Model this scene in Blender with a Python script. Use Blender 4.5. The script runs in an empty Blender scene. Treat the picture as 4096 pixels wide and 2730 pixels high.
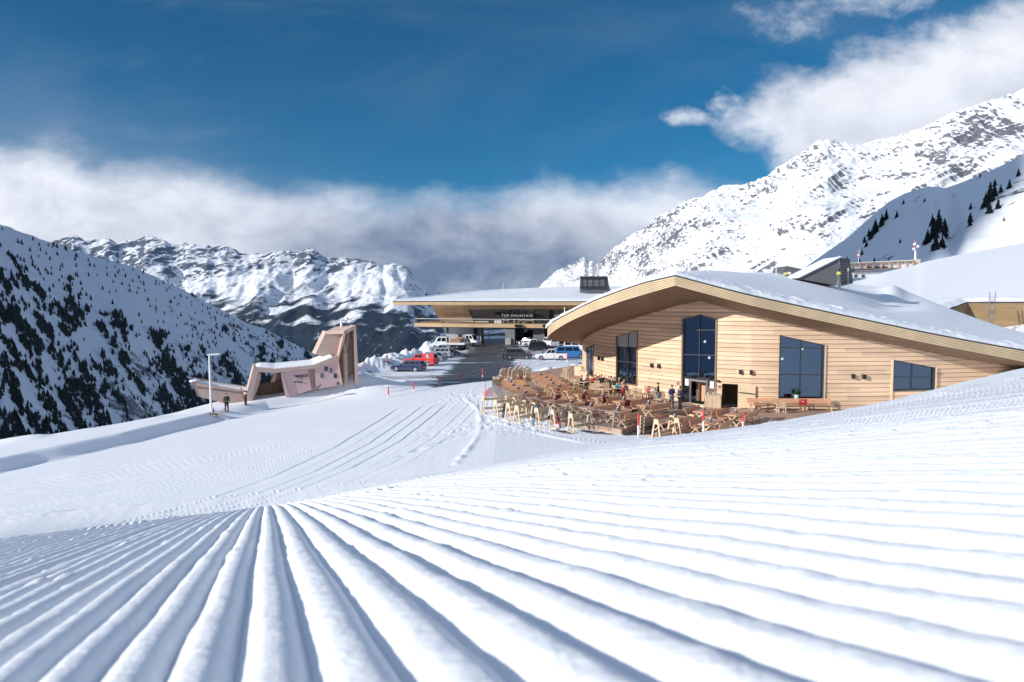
import bpy, math, random
import numpy as np
from mathutils import Vector, Matrix
random.seed(7); R = math.radians
sc = bpy.context.scene; COL = sc.collection
# ---------------------------------------------------------------- camera
FPX = 682.67; PITCH = math.atan(38.5/FPX)
cd = bpy.data.cameras.new('camera'); cam = bpy.data.objects.new('camera', cd); COL.objects.link(cam)
cd.sensor_width = 36; cd.lens = 24; cd.clip_start = 0.02; cd.clip_end = 60000
cam.location = (0, 0, 0); cam.rotation_euler = (math.pi/2-PITCH, 0, 0)
cd.dof.use_dof = True; cd.dof.focus_distance = 22; cd.dof.aperture_fstop = 5.6
sc.camera = cam
# ---------------------------------------------------------------- light
SUN_A, SUN_E = R(62), R(19.6)          # angle from -Y towards -X, elevation
sdir = Vector((-math.sin(SUN_A)*math.cos(SUN_E), -math.cos(SUN_A)*math.cos(SUN_E), math.sin(SUN_E)))
sl = bpy.data.lights.new('sun', 'SUN'); sl.energy = 4.9; sl.angle = R(0.5); sl.color = (1, .955, .89)
so = bpy.data.objects.new('sun', sl); COL.objects.link(so); so.rotation_euler = sdir.to_track_quat('Z', 'Y').to_euler()
sc.view_settings.view_transform = 'Standard'; sc.view_settings.look = 'None'; sc.view_settings.gamma = 1
sc.view_settings.exposure = 0.20
W = bpy.data.worlds.new('World'); sc.world = W; W.use_nodes = True
def world():
    nt = W.node_tree; N = nt.nodes; L = nt.links; N.clear()
    def nd(t, **k):
        n = N.new(t)
        for a, b in k.items(): setattr(n, a, b)
        return n
    def m(op, a, b=None, c=None, clamp=False):
        n = nd('ShaderNodeMath', operation=op, use_clamp=clamp)
        for i, v in enumerate((a, b, c)):
            if v is None: continue
            if isinstance(v, (int, float)): n.inputs[i].default_value = v
            else: L.new(v, n.inputs[i])
        return n.outputs[0]
    def sstep(v, a, b):
        n = nd('ShaderNodeMapRange', interpolation_type='SMOOTHSTEP')
        L.new(v, n.inputs[0]); n.inputs[1].default_value = a; n.inputs[2].default_value = b
        return n.outputs[0]
    def curve(v, pts, lo, hi):      # piecewise curve: v in [lo,hi] -> value/1
        n = nd('ShaderNodeFloatCurve'); mp = nd('ShaderNodeMapRange'); L.new(v, mp.inputs[0])
        mp.inputs[1].default_value = lo; mp.inputs[2].default_value = hi
        L.new(mp.outputs[0], n.inputs[1]); c = n.mapping.curves[0]
        P = [((x-lo)/(hi-lo), y) for x, y in pts]
        c.points[0].location = P[0]; c.points[1].location = P[-1]
        for p in P[1:-1]: c.points.new(*p)
        n.mapping.update(); return n.outputs[0]
    def mix(f, a, b):
        n = nd('ShaderNodeMix', data_type='RGBA')
        for i, v in ((0, f), (6, a), (7, b)):
            if isinstance(v, (int, float)): n.inputs[i].default_value = v
            elif isinstance(v, tuple): n.inputs[i].default_value = (*v, 1)
            else: L.new(v, n.inputs[i])
        return n.outputs[2]
    tc = nd('ShaderNodeTexCoord'); sp = nd('ShaderNodeSeparateXYZ'); L.new(tc.outputs['Generated'], sp.inputs[0])
    yy = m('MAXIMUM', sp.outputs[1], 0.12)
    u = m('DIVIDE', sp.outputs[0], yy); v = m('DIVIDE', sp.outputs[2], yy)
    cb = nd('ShaderNodeCombineXYZ'); L.new(u, cb.inputs[0]); L.new(v, cb.inputs[1])
    def noise(scale, detail, rough, sx=1, sy=1, off=0, dist=0):
        mp = nd('ShaderNodeMapping'); mp.inputs['Scale'].default_value = (sx, sy, 1); mp.inputs['Location'].default_value = (off, off*.7, off)
        L.new(cb.outputs[0], mp.inputs[0]); n = nd('ShaderNodeTexNoise'); L.new(mp.outputs[0], n.inputs['Vector'])
        n.inputs['Scale'].default_value = scale; n.inputs['Detail'].default_value = detail; n.inputs['Roughness'].default_value = rough
        n.inputs['Distortion'].default_value = dist
        return n.outputs['Fac']
    def U(p): return (p-512)/FPX
    def V(p): return (302.5-p)/FPX
    sky = nd('ShaderNodeTexSky', sky_type='NISHITA', sun_disc=False, altitude=2100, air_density=1.0, dust_density=0.35, ozone_density=2.2)
    sky.sun_elevation = SUN_E; sky.sun_rotation = math.pi+SUN_A
    tint = nd('ShaderNodeMix', data_type='RGBA', blend_type='MULTIPLY'); tint.inputs[0].default_value = 1
    L.new(sky.outputs[0], tint.inputs[6]); tint.inputs[7].default_value = (*SKYTINT, 1)
    # cloud bank low in the valley and to the left
    n1 = noise(2.6, 7, .55, 1, 1.7, 3); n2 = noise(7, 6, .6, 1, 1.6, 11); n3 = noise(1.7, 4, .5, 1, 2.2, 5)
    top1 = curve(u, [(U(-300), .27), (U(0), .215), (U(60), .222), (U(110), .196), (U(235), .178), (U(330), .158), (U(420), .150), (U(520), .168), (U(720), .172), (U(900), .16), (U(1400), .1)], U(-300), U(1400))
    n4 = noise(19, 7, .65, 1, 1.4, 31)
    e1 = m('ADD', m('SUBTRACT', top1, v), m('ADD', m('MULTIPLY', m('SUBTRACT', n2, .5), .09), m('MULTIPLY', m('SUBTRACT', n4, .5), .018)))
    m1 = sstep(e1, -.022, .04)
    # thin veil above the left bank
    veil = m('MULTIPLY', sstep(m('ADD', m('SUBTRACT', m('ADD', top1, .13), v), m('MULTIPLY', m('SUBTRACT', n1, .5), .3)), -.05, .17), m('MULTIPLY', sstep(u, U(470), U(-60)), .42))
    # big cloud right
    top2 = curve(u, [(U(640), .0), (U(700), .26), (U(760), .315), (U(810), .335), (U(850), .36), (U(900), .385), (U(960), .42), (U(1030), .455), (U(1500), .62)], U(640), U(1500))
    lf2 = m('SUBTRACT', u, curve(v, [(0, .5), (.18, .385), (.24, .325), (.28, .30), (.34, .31), (.6, .33)], 0, .6))
    e2 = m('MINIMUM', m('SUBTRACT', top2, v), m('MULTIPLY', lf2, .8))
    e2 = m('ADD', e2, m('ADD', m('MULTIPLY', m('SUBTRACT', n2, .5), .15), m('MULTIPLY', m('SUBTRACT', n4, .5), .045))); m2 = sstep(e2, -.022, .05)
    # loose scraps
    def blob(px, py, rx, ry, amp, lo=.0, hi=.5):
        a = m('POWER', m('DIVIDE', m('SUBTRACT', u, U(px)), rx/FPX), 2); b = m('POWER', m('DIVIDE', m('SUBTRACT', v, V(py)), ry/FPX), 2)
        q = m('SUBTRACT', 1, m('ADD', a, b)); q = m('ADD', q, m('ADD', m('MULTIPLY', m('SUBTRACT', n2, .5), 6.0), m('MULTIPLY', m('SUBTRACT', n4, .52), 5.0)))
        return m('MULTIPLY', sstep(q, lo-.4, hi+2.0), amp)
    sc_ = m('MAXIMUM', blob(683, 120, 26, 9, .8), blob(775, 26, 46, 22, .5))
    sc_ = m('MAXIMUM', sc_, blob(875, 8, 55, 15, .6)); sc_ = m('MAXIMUM', sc_, blob(728, 106, 26, 16, .85))
    # colours of the clouds (what the cloud itself scatters)
    dark = m('MULTIPLY', sstep(m('ADD', m('POWER', m('DIVIDE', m('SUBTRACT', u, U(470)), .30), 2), m('POWER', m('DIVIDE', m('SUBTRACT', v, V(262)), .085), 2)), 1.6, 0.0), m('ADD', .45, m('MULTIPLY', n1, .9)))
    low = sstep(v, .13, .0)
    shade = m('ADD', m('MULTIPLY', dark, .72), m('MULTIPLY', m('SUBTRACT', n3, .47), .7))
    billow = noise(11, 8, .62, 1, 1.5, 21, .3)
    shade = m('ADD', shade, m('MULTIPLY', m('SUBTRACT', billow, .46), 1.1))
    shade = m('ADD', shade, m('MULTIPLY', sstep(m('SUBTRACT', top1, v), .02, .16), .06))
    shade = m('ADD', shade, m('MULTIPLY', low, .12), clamp=True)
    c1 = mix(shade, CLOUD_LIT, CLOUD_DARK)
    s2 = m('ADD', m('MULTIPLY', sstep(n1, .38, .7), .45), m('MULTIPLY', m('SUBTRACT', billow, .45), 1.3), clamp=True)
    c2 = mix(s2, CLOUD_LIT, CLOUD_MID)
    wsp = noise(1.9, 8, .62, 1, 2.6, 41, .8)
    wis = m('MULTIPLY', sstep(wsp, .44, .72), m('ADD', m('MULTIPLY', sstep(u, U(560), U(0)), .42), .10))
    s = mix(veil, tint.outputs[2], VEIL); s = mix(wis, s, VEIL)
    s = mix(m('MULTIPLY', m1, .96), s, c1); s = mix(m('MULTIPLY', m2, .95), s, c2); s = mix(sc_, s, CLOUD_LIT)
    # unseen bright fill added overhead and behind the photographer to lift the ambient light
    oh = m('MAXIMUM', sstep(sp.outputs[2], .55, .85), sstep(sp.outputs[1], .45, -.1))
    s = mix(m('MULTIPLY', oh, .85), s, OVERHEAD_FILL)
    # below the horizon: snowfields return light
    s = mix(sstep(sp.outputs[2], -.02, -.12), s, (4.0, 4.4, 5.0))
    bg = nd('ShaderNodeBackground'); L.new(s, bg.inputs[0]); bg.inputs[1].default_value = 0.1
    out = nd('ShaderNodeOutputWorld'); L.new(bg.outputs[0], out.inputs[0])
SKYTINT = (.022, .52, .70); CLOUD_LIT = (9.0, 9.2, 9.7); CLOUD_MID = (4.6, 4.9, 5.5); CLOUD_DARK = (1.5, 1.9, 2.8); VEIL = (3.0, 3.7, 4.9); OVERHEAD_FILL = (2.7, 3.5, 4.9)
world()
# ---------------------------------------------------------------- helpers
def ray(px, py):
    a = (px-512)/FPX; b = (341-py)/FPX
    return np.array((a, math.cos(PITCH)+b*math.sin(PITCH), -math.sin(PITCH)+b*math.cos(PITCH)))
def at(px, py, Y):
    d = ray(px, py); return Vector(d*(Y/d[1]))
def atz(px, py, z):
    d = ray(px, py); return Vector(d*(z/d[2]))
def lerp(a, b, t): return a+(b-a)*t
def ss(x, a, b):
    t = np.clip((x-a)/(b-a), 0, 1); return t*t*(3-2*t)
def hash2(ix, iy, seed=0):
    h = (ix.astype(np.int64)*374761393 + iy.astype(np.int64)*668265263 + seed*1442695041) & 0xffffffff
    h = ((h ^ (h >> 13))*1274126177) & 0xffffffff
    return ((h ^ (h >> 16)) & 0xffffff)/float(0xffffff)
def noise2(x, y, seed=0):
    x = np.asarray(x, float); y = np.asarray(y, float)
    ix = np.floor(x); iy = np.floor(y); fx = x-ix; fy = y-iy
    fx = fx*fx*fx*(fx*(fx*6-15)+10); fy = fy*fy*fy*(fy*(fy*6-15)+10)
    a = hash2(ix, iy, seed); b = hash2(ix+1, iy, seed); c = hash2(ix, iy+1, seed); d = hash2(ix+1, iy+1, seed)
    return (a*(1-fx)+b*fx)*(1-fy)+(c*(1-fx)+d*fx)*fy-.5
def fbm(x, y, o=5, seed=0, g=.5):
    s = 0; a = 1
    for i in range(o):
        s = s+a*noise2(x, y, seed+i*17); x = x*2.03+13.7; y = y*2.03-7.1; a *= g
    return s
def ridged(x, y, o=5, seed=0, g=.5):
    s = 0; a = 1
    for i in range(o):
        s = s+a*(.5-np.abs(noise2(x, y, seed+i*31))*2); x = x*2.07+5.3; y = y*2.07+9.1; a *= g
    return s
def tag(o, label=None, cat=None, group=None, kind=None):
    if label: o['label'] = label
    if cat: o['category'] = cat
    if group: o['group'] = group
    if kind: o['kind'] = kind
    return o
def grid_mesh(name, P, mat, smooth=True, parent=None):
    """P: (rows, cols, 3) array"""
    r, c = P.shape[:2]; me = bpy.data.meshes.new(name)
    me.vertices.add(r*c); me.vertices.foreach_set('co', P.reshape(-1).astype(np.float32))
    i = np.arange(r*c).reshape(r, c)
    q = np.stack([i[:-1, :-1], i[:-1, 1:], i[1:, 1:], i[1:, :-1]], -1).reshape(-1, 4)
    me.loops.add(q.size); me.loops.foreach_set('vertex_index', q.reshape(-1).astype(np.int32))
    me.polygons.add(len(q)); me.polygons.foreach_set('loop_start', (np.arange(len(q))*4).astype(np.int32))
    me.polygons.foreach_set('loop_total', np.full(len(q), 4, np.int32))
    me.update(calc_edges=True); me.validate()
    if smooth: me.polygons.foreach_set('use_smooth', np.ones(len(q), bool))
    o = bpy.data.objects.new(name, me); COL.objects.link(o)
    if mat: me.materials.append(mat)
    if parent: o.parent = parent
    return o
# ---------------------------------------------------------------- materials
MATS = {}
class NT:
    def __init__(s, name):
        s.mat = bpy.data.materials.new(name); s.mat.use_nodes = True; s.t = s.mat.node_tree; s.N = s.t.nodes; s.L = s.t.links
        s.b = s.N['Principled BSDF']; MATS[name] = s.mat
    def nd(s, t, **k):
        n = s.N.new(t)
        for a, b in k.items(): setattr(n, a, b)
        return n
    def put(s, sock, v):
        if isinstance(v, (int, float)): sock.default_value = v
        elif isinstance(v, tuple): sock.default_value = (*v, 1) if len(v) == 3 and sock.type == 'RGBA' else v
        else: s.L.new(v, sock)
    def m(s, op, a, b=None, clamp=False):
        n = s.nd('ShaderNodeMath', operation=op, use_clamp=clamp); s.put(n.inputs[0], a)
        if b is not None: s.put(n.inputs[1], b)
        return n.outputs[0]
    def mix(s, f, a, b, mode='MIX'):
        n = s.nd('ShaderNodeMix', data_type='RGBA', blend_type=mode)
        s.put(n.inputs[0], f); s.put(n.inputs[6], a); s.put(n.inputs[7], b); return n.outputs[2]
    def pos(s, obj=False):
        if obj: return s.nd('ShaderNodeTexCoord').outputs['Object']
        return s.nd('ShaderNodeNewGeometry').outputs['Position']
    def xyz(s, v):
        n = s.nd('ShaderNodeSeparateXYZ'); s.L.new(v, n.inputs[0]); return n.outputs
    def comb(s, x, y, z):
        n = s.nd('ShaderNodeCombineXYZ')
        for i, v in enumerate((x, y, z)): s.put(n.inputs[i], v)
        return n.outputs[0]
    def mapp(s, v, scale=(1, 1, 1), rot=(0, 0, 0), loc=(0, 0, 0)):
        n = s.nd('ShaderNodeMapping'); s.L.new(v, n.inputs[0]); n.inputs['Scale'].default_value = scale
        n.inputs['Rotation'].default_value = rot; n.inputs['Location'].default_value = loc; return n.outputs[0]
    def noise(s, v, scale, detail=4, rough=.5, dist=0):
        n = s.nd('ShaderNodeTexNoise'); s.L.new(v, n.inputs['Vector']); n.inputs['Scale'].default_value = scale
        n.inputs['Detail'].default_value = detail; n.inputs['Roughness'].default_value = rough; n.inputs['Distortion'].default_value = dist
        return n.outputs['Fac']
    def ss(s, v, a, b, lo=0, hi=1):
        n = s.nd('ShaderNodeMapRange', interpolation_type='SMOOTHSTEP'); s.put(n.inputs[0], v)
        for i, q in enumerate((a, b, lo, hi)): s.put(n.inputs[i+1], q)
        return n.outputs[0]
    def bump(s, h, strength=.3, dist=.02):
        n = s.nd('ShaderNodeBump'); s.L.new(h, n.inputs['Height']); n.inputs['Strength'].default_value = strength; n.inputs['Distance'].default_value = dist
        s.L.new(n.outputs[0], s.b.inputs['Normal']); return n
    def col(s, v): s.put(s.b.inputs['Base Color'], v)
    def set(s, **k):
        for a, v in k.items(): s.put(s.b.inputs[a.replace('_', ' ')], v)
        return s.mat
SNOW = (.86, .885, .93)
def flat(name, c, rough=.6, metal=0, var=.12, scale=6, **k):
    t = NT(name); n = t.noise(t.pos(True), scale, 3, .6)
    d = tuple(x*(1-var) for x in c); u = tuple(min(1, x*(1+var)) for x in c)
    t.col(t.mix(n, d, u)); t.set(Roughness=rough, Metallic=metal)
    for a, v in k.items(): t.put(t.b.inputs[a.replace('_', ' ')], v)
    return t.mat
def mk_snow():
    t = NT('snow'); p = t.pos(); n = t.noise(p, .35, 3); c = t.mix(n, (.84, .865, .91), (.88, .9, .94)); t.col(c)
    t.set(Roughness=.65); t.put(t.b.inputs['Specular IOR Level'], .25)
    h = t.m('ADD', t.noise(p, 60, 4, .65), t.m('MULTIPLY', t.noise(p, 9, 5, .65), .9)); t.bump(h, .38, .010)
    t = NT('snow_groomed'); p = t.pos(); n = t.noise(p, .35, 3); t.col(t.mix(n, (.80, .83, .885), (.86, .885, .93))); t.set(Roughness=.65); t.put(t.b.inputs['Specular IOR Level'], .25)
    a_ = t.noise(t.mapp(p, (5, .22, 1), (0, 0, .12)), 1.0, 4, .7); b_ = t.noise(t.mapp(p, (1.2, 5.5, 1), (0, 0, .35)), .8, 3, .6); mk = t.ss(t.noise(p, .045, 2), .42, .56)
    hh = t.m('ADD', t.m('MULTIPLY', a_, mk), t.m('MULTIPLY', b_, t.m('SUBTRACT', 1, mk))); t.bump(t.m('ADD', hh, t.m('MULTIPLY', t.noise(p, 5, 6, .7), .35)), .45, .035)
    t = NT('snow_roof'); p = t.pos(); t.col((.85, .875, .92)); t.set(Roughness=.65)
    t.bump(t.m('ADD', t.noise(p, 2.2, 6, .62), t.noise(t.mapp(p, (.35, 1, 1)), .8, 3)), .35, .12)
    t = NT('snow_lumpy'); p = t.pos(); t.col((.82, .845, .89)); t.set(Roughness=.7)
    t.bump(t.noise(p, 3.0, 7, .7), .7, .25)
mk_snow()
# ---------------------------------------------------------------- terrain heights
def poly_interp(x, pts):
    return np.interp(x, [p[0] for p in pts], [p[1] for p in pts])
H0 = .168; PITCHC = .063
SIL = [(-1.6, .47), (-.75, .342), (-.355, .300), (-.10, .248), (.129, .205), (.184, .196), (.287, .187), (.359, .178), (.532, .146), (.75, .093), (1.6, -.035)]
LL = [(-1.6, 5.0), (-.75, 4.6), (-.355, 4.0), (0, 5.0), (.36, 7.5), (.53, 11), (.75, 17), (1.6, 30)]
def smooth_tab(tab):
    xs = np.linspace(-2, 2, 801); v = poly_interp(xs, tab); k = np.hanning(61); k /= k.sum()
    v = np.convolve(np.pad(v, 30, 'edge'), k, 'valid'); return xs, v
_sx, _sv = smooth_tab(SIL); _lx, _lv = smooth_tab(LL)
def near_z(x, y):
    yy = np.maximum(y, .02); a = np.clip(x/yy, -1.9, 1.9)
    s = np.interp(a, _sx, _sv); si = .200-.157*a; l = 2*H0/np.maximum(s-si, .008)
    far = -H0-si*yy-H0/l**2*yy*yy
    nearp = -H0+.157*x-.200*y
    w = ss(y, .02, .22)
    return nearp*(1-w)+far*w
def plateau(x, y):
    f = 1-.8*ss(y, 62, 88)
    z = -8.5-.72*ss(y, 58, 88)-.095*np.maximum(0, -x-1)*f
    z = z+.25*ss(y, 130, 150)-.3*np.maximum(0, y-186)
    return z
def seg_dist(x, y, pts):
    """distance, signed (left of the run = +) to a polyline, and parameter along"""
    best = np.full(np.shape(x), 1e9); sg = np.zeros(np.shape(x)); tt = np.zeros(np.shape(x)); acc = 0
    for (x0, y0), (x1, y1) in zip(pts[:-1], pts[1:]):
        dx, dy = x1-x0, y1-y0; l2 = dx*dx+dy*dy; t = np.clip(((x-x0)*dx+(y-y0)*dy)/l2, 0, 1)
        d = np.hypot(x-x0-t*dx, y-y0-t*dy); m_ = d < best
        best = np.where(m_, d, best); sg = np.where(m_, np.sign(dx*(y-y0)-dy*(x-x0)), sg); tt = np.where(m_, acc+t*math.sqrt(l2), tt); acc += math.sqrt(l2)
    return best, sg, tt
def rp(px, py):     # ray meets the plateau (no bank)
    d = ray(px, py); Y = 60.
    for _ in range(60):
        z = float(plateau(d[0]/d[1]*Y, Y)); Y = lerp(Y, z/(d[2]/d[1]), .5)
    return (d[0]/d[1]*Y, Y)
BANK = [rp(*q) for q in ((-160, 500), (0, 473), (70, 457), (130, 443.5), (218, 421), (270, 409), (330, 398.5), (374, 392.5), (410, 388), (440, 383))]
EDGE = [(-62, 44), (-47, 54), (-40, 57.5), (-36, 61), (-32.5, 65.5), (-29.5, 71), (-27, 78), (-24, 86), (-22.5, 93), (-21, 103), (-20, 112), (-17, 122), (-12, 140), (-14, 158), (-20, 175), (-20, 230)]
PILES = [(at(px, py, Y), r, h) for px, py, Y, r, h in ()]
PILE = [(-23.0, 91, 2.6, 1.9), (-20.5, 97, 2.2, 1.3), (-19, 102, 2.5, 1.6), (-17.8, 108, 2.4, 1.7), (-16.5, 115, 2.6, 1.8), (-14.2, 124, 3.0, 2.6), (-25.5, 84, 1.6, 1.5), (4.5, 165, 3.2, 2.6), (8.0, 87, 4.2, 1.1), (12, 90, 3.5, .9), (2.5, 84, 3.0, .5)]
DECK1 = [(8.2, 88), (1.6, 78), (-.9, 70), (-1.7, 62), (-.9, 56.5), (.8, 51.8), (3.3, 47.2), (5.3, 45.0), (7.0, 43.2), (12.9, 50.4), (14.6, 53.3), (13.6, 58), (10.6, 63), (8.6, 72), (8.2, 80)]
def ground_z(x, y, detail=False):
    x = np.asarray(x, float); y = np.asarray(y, float)
    pz = plateau(x, y)
    d, s, t = seg_dist(x, y, BANK); w = np.where(s > 0, d, -d)
    wob = .5*noise2(x*.35, y*.35, 3)
    z_k = 1.25*np.exp(-(((x+16.5)/4.5)**2+((y-75)/3.0)**2)); pz = pz+z_k
    up = ss(w+wob, .1, 1.5)*(1-.75*ss(x, -19, -13))*.95*(1-ss(x, -13, -6))*(1-ss(y, 82, 90))
    pz = pz+up
    road = np.exp(-((w-(-.6))/1.4)**2)*.0
    d2, s2, t2 = seg_dist(x, y, EDGE); out = np.where(s2 > 0, d2, 0)
    inn = np.where(s2 <= 0, d2, 0)
    pz = pz+.38*np.exp(-((inn-1.2)/.9)**2)*(.55+noise2(x*.5, y*.5, 5))*ss(out, .8, 0)
    pz = pz-np.where(s2 > 0, .62*np.maximum(0, d2-.3), 0)
    for cx, cy, r, h in PILE:
        q = np.hypot((x-cx)+.9*noise2(x*.7, y*.7, 19), (y-cy)*.8+.9*noise2(x*.7, y*.7, 29))/(r*1.35); pz = pz+h*.8*np.exp(-(q**3)*1.2)*(.9+.7*noise2(x*.9, y*.9, 9)+.3*noise2(x*2.3, y*2.3, 10)+.12*noise2(x*5, y*5, 12))
    nz = near_z(x, y)
    k = 1.1; z = .5*(nz+pz+np.sqrt((nz-pz)**2+k*k))-.12; wn = ss(y, 3, 13); z = nz*(1-wn)+z*wn
    if detail:
        z = z+.035*fbm(x*.25, y*.25, 2, 21)*ss(y, 14, 30)+tracks_field(x, y)*ss(nz-pz, .6, -.6)
        # groomer passes on the piste
        for pts, wd, h in TRACKS:
            xs = [p[0] for p in pts]; ys = [p[1] for p in pts]; mk = (x > min(xs)-1) & (x < max(xs)+1) & (y > min(ys)-1) & (y < max(ys)+1)
            if not mk.any(): continue
            dd, _, tt = seg_dist(x[mk], y[mk], pts); z[mk] += h*np.exp(-(dd/wd)**2)*(.7+1.2*noise2(tt*1.3, tt*0, 4))
        # trampled snow by the racks and the track crossing
        tr = np.exp(-(((x-3)/6.5)**2+((y-47.5)/3.2)**2))+.8*np.exp(-(((x+4.2)/3.2)**2+((y-66)/6)**2))
        z = z+tr*(.16*fbm(x*3.2, y*3.2, 3, 61))
        bl = ss(x, 12, 2)*ss(y, 26, 33); z = z+bl*.006*fbm(x*3.2, y*3.0, 3, 71)
    return z
def curvepts(ps, n=14):
    P = [Vector((*p, 0)) for p in ps]; P = [P[0]*2-P[1]]+P+[P[-1]*2-P[-2]]; out = []
    for i in range(1, len(P)-2):
        for j in range(n):
            t = j/n; a, b, c, d = P[i-1], P[i], P[i+1], P[i+2]
            v = .5*((2*b)+(c-a)*t+(2*a-5*b+4*c-d)*t*t+(3*b-a-3*c+d)*t**3); out.append((v.x, v.y))
    out.append((P[-2].x, P[-2].y)); return out
TRACKS = []
for i in range(13):
    o = i*.5
    TRACKS.append((curvepts([(-3.2+o*.9, 63-o*1.2), (-2.6+o*.75, 54-o*.9), (0+o*.6, 46.0-o*.75), (5+o*.2, 41.5-o*.55), (12, 39.0-o*.6)], 6), .06, .035))
def comb_(c, sp, w): f = c/sp; f = (f-np.round(f))*sp; return np.exp(-(f/w)**2)
def tracks_field(x, y):
    sh = np.interp(y, [30, 32.5, 38, 45, 52, 60, 64], [-6.5, -5, -2.6, -1.0, -.2, .5, .6]); c = x-sh+.06*noise2(y*.4, x*0, 2)
    mM = ss(c, -11.2, -10.9)*ss(-c, 2.1, 2.4)*ss(y, 62, 59)
    h = mM*(.032*comb_(c, 1.08, .07)*(.5+1.2*hash2(np.round(c/1.08), np.round(c/1.08)*0, 5))+.006*comb_(c, .36, .07)-.014*comb_(c-.3, 2.16, .16))
    g = np.interp(x, [-60, -44, -35, -26, -20, -16, -12, -8, 0], [40.5, 44.5, 46.3, 49, 51.8, 54.5, 59, 66, 90]); d = g-y+.10*noise2(x*.3, y*.3, 6)
    k = d*(1+.0*x); mL = ss(d, .2, .8)*ss(-d, -19, -17)*(1-mM)*ss(x, -5, -9)
    r = hash2(np.round(k/.8), np.round(k/.8)*0, 8); h = h+mL*(.035*comb_(k, .8, .10)*(r > .62)+.022*fbm(d*1.3, x*.07, 3, 12)+.07*comb_(k-.2, 4.3, .30)*(.6+noise2(x*.8, k*.2, 3)))
    return h
TRACKS.append((curvepts([(-3, 36), (-2.2, 45), (-2.8, 55), (-4.5, 64)], 8), .22, .09))
TRACKS.append((curvepts([(-6.6, 40), (-2, 47), (.3, 53)], 6), .25, -.07))
def G(x, y): return float(ground_z(np.array([x]), np.array([y]))[0])
def gp(px, py, Y0=40, Y1=170):      # first ground point along a pixel ray
    d = ray(px, py); Y = np.arange(Y0, Y1, .05); z = ground_z(d[0]/d[1]*Y, Y); h = z-d[2]/d[1]*Y
    i = int(np.argmax(h > 0)) if (h > 0).any() else len(Y)-1
    return Vector((d[0]/d[1]*Y[i], Y[i], float(z[i])))
def build_ground():
    c = 1250; rat = 1.0076; a = np.linspace(-1.28, 1.28, c)
    Y = .17*rat**np.arange(0, int(math.log(34/.17)/math.log(rat))+1)
    def rows(Y, a):
        A, YY = np.meshgrid(a, Y); X = A*YY; return X, YY
    # --- near field with the corduroy as real ridges
    X, YY = rows(Y, a); z = ground_z(X, YY, True)
    dx, dy = RIDGE_DIR; off = X*dy-YY*dx; along = X*dx+YY*dy
    offw = off+.006*noise2(along*1.3, off*.7, 5)+.0035*noise2(along*6, off*9, 6)+RCURV*along*along
    ph = offw/PITCHC; idx = np.round(ph); fr = ph-idx
    rnd = hash2(idx, idx*0, 3); 
    w = np.abs(fr)*2            # 0 on top, 1 in the groove
    prof = 1-np.abs(w)**2.5
    amp = .0225*(.82+.4*rnd)*(1+.22*noise2(along*2.2, idx*3.3, 8))
    fade = 1-ss(YY, 5.5, 12+6*ss(X/YY, 0, .6))
    seam = np.exp(-(((off+.55)/.05)**2))+np.exp(-(((off-2.9)/.10)**2))
    z = z+(prof-.5)*amp*fade*(1-.6*np.clip(seam, 0, 1))
    z = z+.0017*fbm(X*30, YY*30, 3, 41)*ss(YY, 12, 2)+.0035*fbm(X*5.5, YY*5.5, 3, 45)*ss(YY, 15, 7)
    crumb = np.maximum(0, fbm(X*11, YY*11, 2, 51)-.42); z = z+crumb*.026*ss(YY, .6, 1.6)*(1-ss(YY, 6, 12))
    lump = np.maximum(0, noise2(X*2.4, YY*2.4, 77)+.5*noise2(X*5, YY*5, 78)-.46)*ss(YY, 3.0, 5.0); z = z+lump*.11
    streak = ss(off, 1.2, 3.5)*fbm(along*.8, off*5, 3, 90); z = z+.016*streak*ss(YY, 13, 7)+ss(YY, 7, 14)*(.020*fbm(along*.18, off*1.5, 3, 91)+.008*fbm(along*.9, off*1.3, 2, 92)*ss(YY, 28, 16))+.05*np.maximum(0, noise2(X*.9, YY*.9, 93)+.5*noise2(X*2, YY*2, 94)-.38)*ss(YY, 9, 14)
    grid_a = np.stack([X, YY, z], -1)
    o = grid_mesh('snow_slope', grid_a, MATS['snow']); tag(o, kind='structure')
    Y2 = np.concatenate([Y[-1:], 34*1.0045**np.arange(1, int(math.log(90/34)/math.log(1.0045))), 90*1.012**np.arange(1, 90)])
    a2 = np.concatenate([np.linspace(-1.28, -.82, 90)[:-1], np.linspace(-.82, .30, 1350), np.linspace(.305, 1.28, 160)])
    X, YY = rows(Y2, a2); z = ground_z(X, YY, True); z[0] -= .0
    o = grid_mesh('snow_ground', np.stack([X, YY, z], -1), MATS['snow_groomed']); tag(o, kind='structure')
    # behind and beside the camera
    xs = np.linspace(-90, 90, 90); ys = np.concatenate([np.linspace(-140, -2, 60), np.linspace(-1.5, .18, 12)])
    X, YY = np.meshgrid(xs, ys); z = -H0+.157*X-.200*YY-.03+.8*fbm(X*.05, YY*.05, 3, 6)*ss(-YY, 5, 30)
    o = grid_mesh('snow_hill', np.stack([X, YY, z], -1), MATS['snow']); tag(o, kind='structure')
    xs = np.sign(np.linspace(-1, 1, 301))*np.abs(np.linspace(-1, 1, 301))**2.2*130; ys = np.concatenate([np.linspace(-3, 3, 60)[:-1], 3*1.04**np.arange(96)]); X, YY = np.meshgrid(xs, ys); z = ground_z(X, np.maximum(YY, .05))-.012-.6*ss(1.06-np.abs(X)/np.maximum(YY, .05), .0, .3)*ss(YY, -.3, .2)
    o = grid_mesh('snow_field', np.stack([X, YY, z], -1), MATS['snow_groomed']); tag(o, kind='structure')
RIDGE_DIR = (-.342, .940); RCURV = 0
build_ground()
HAZE = 2.1e-5
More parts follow.
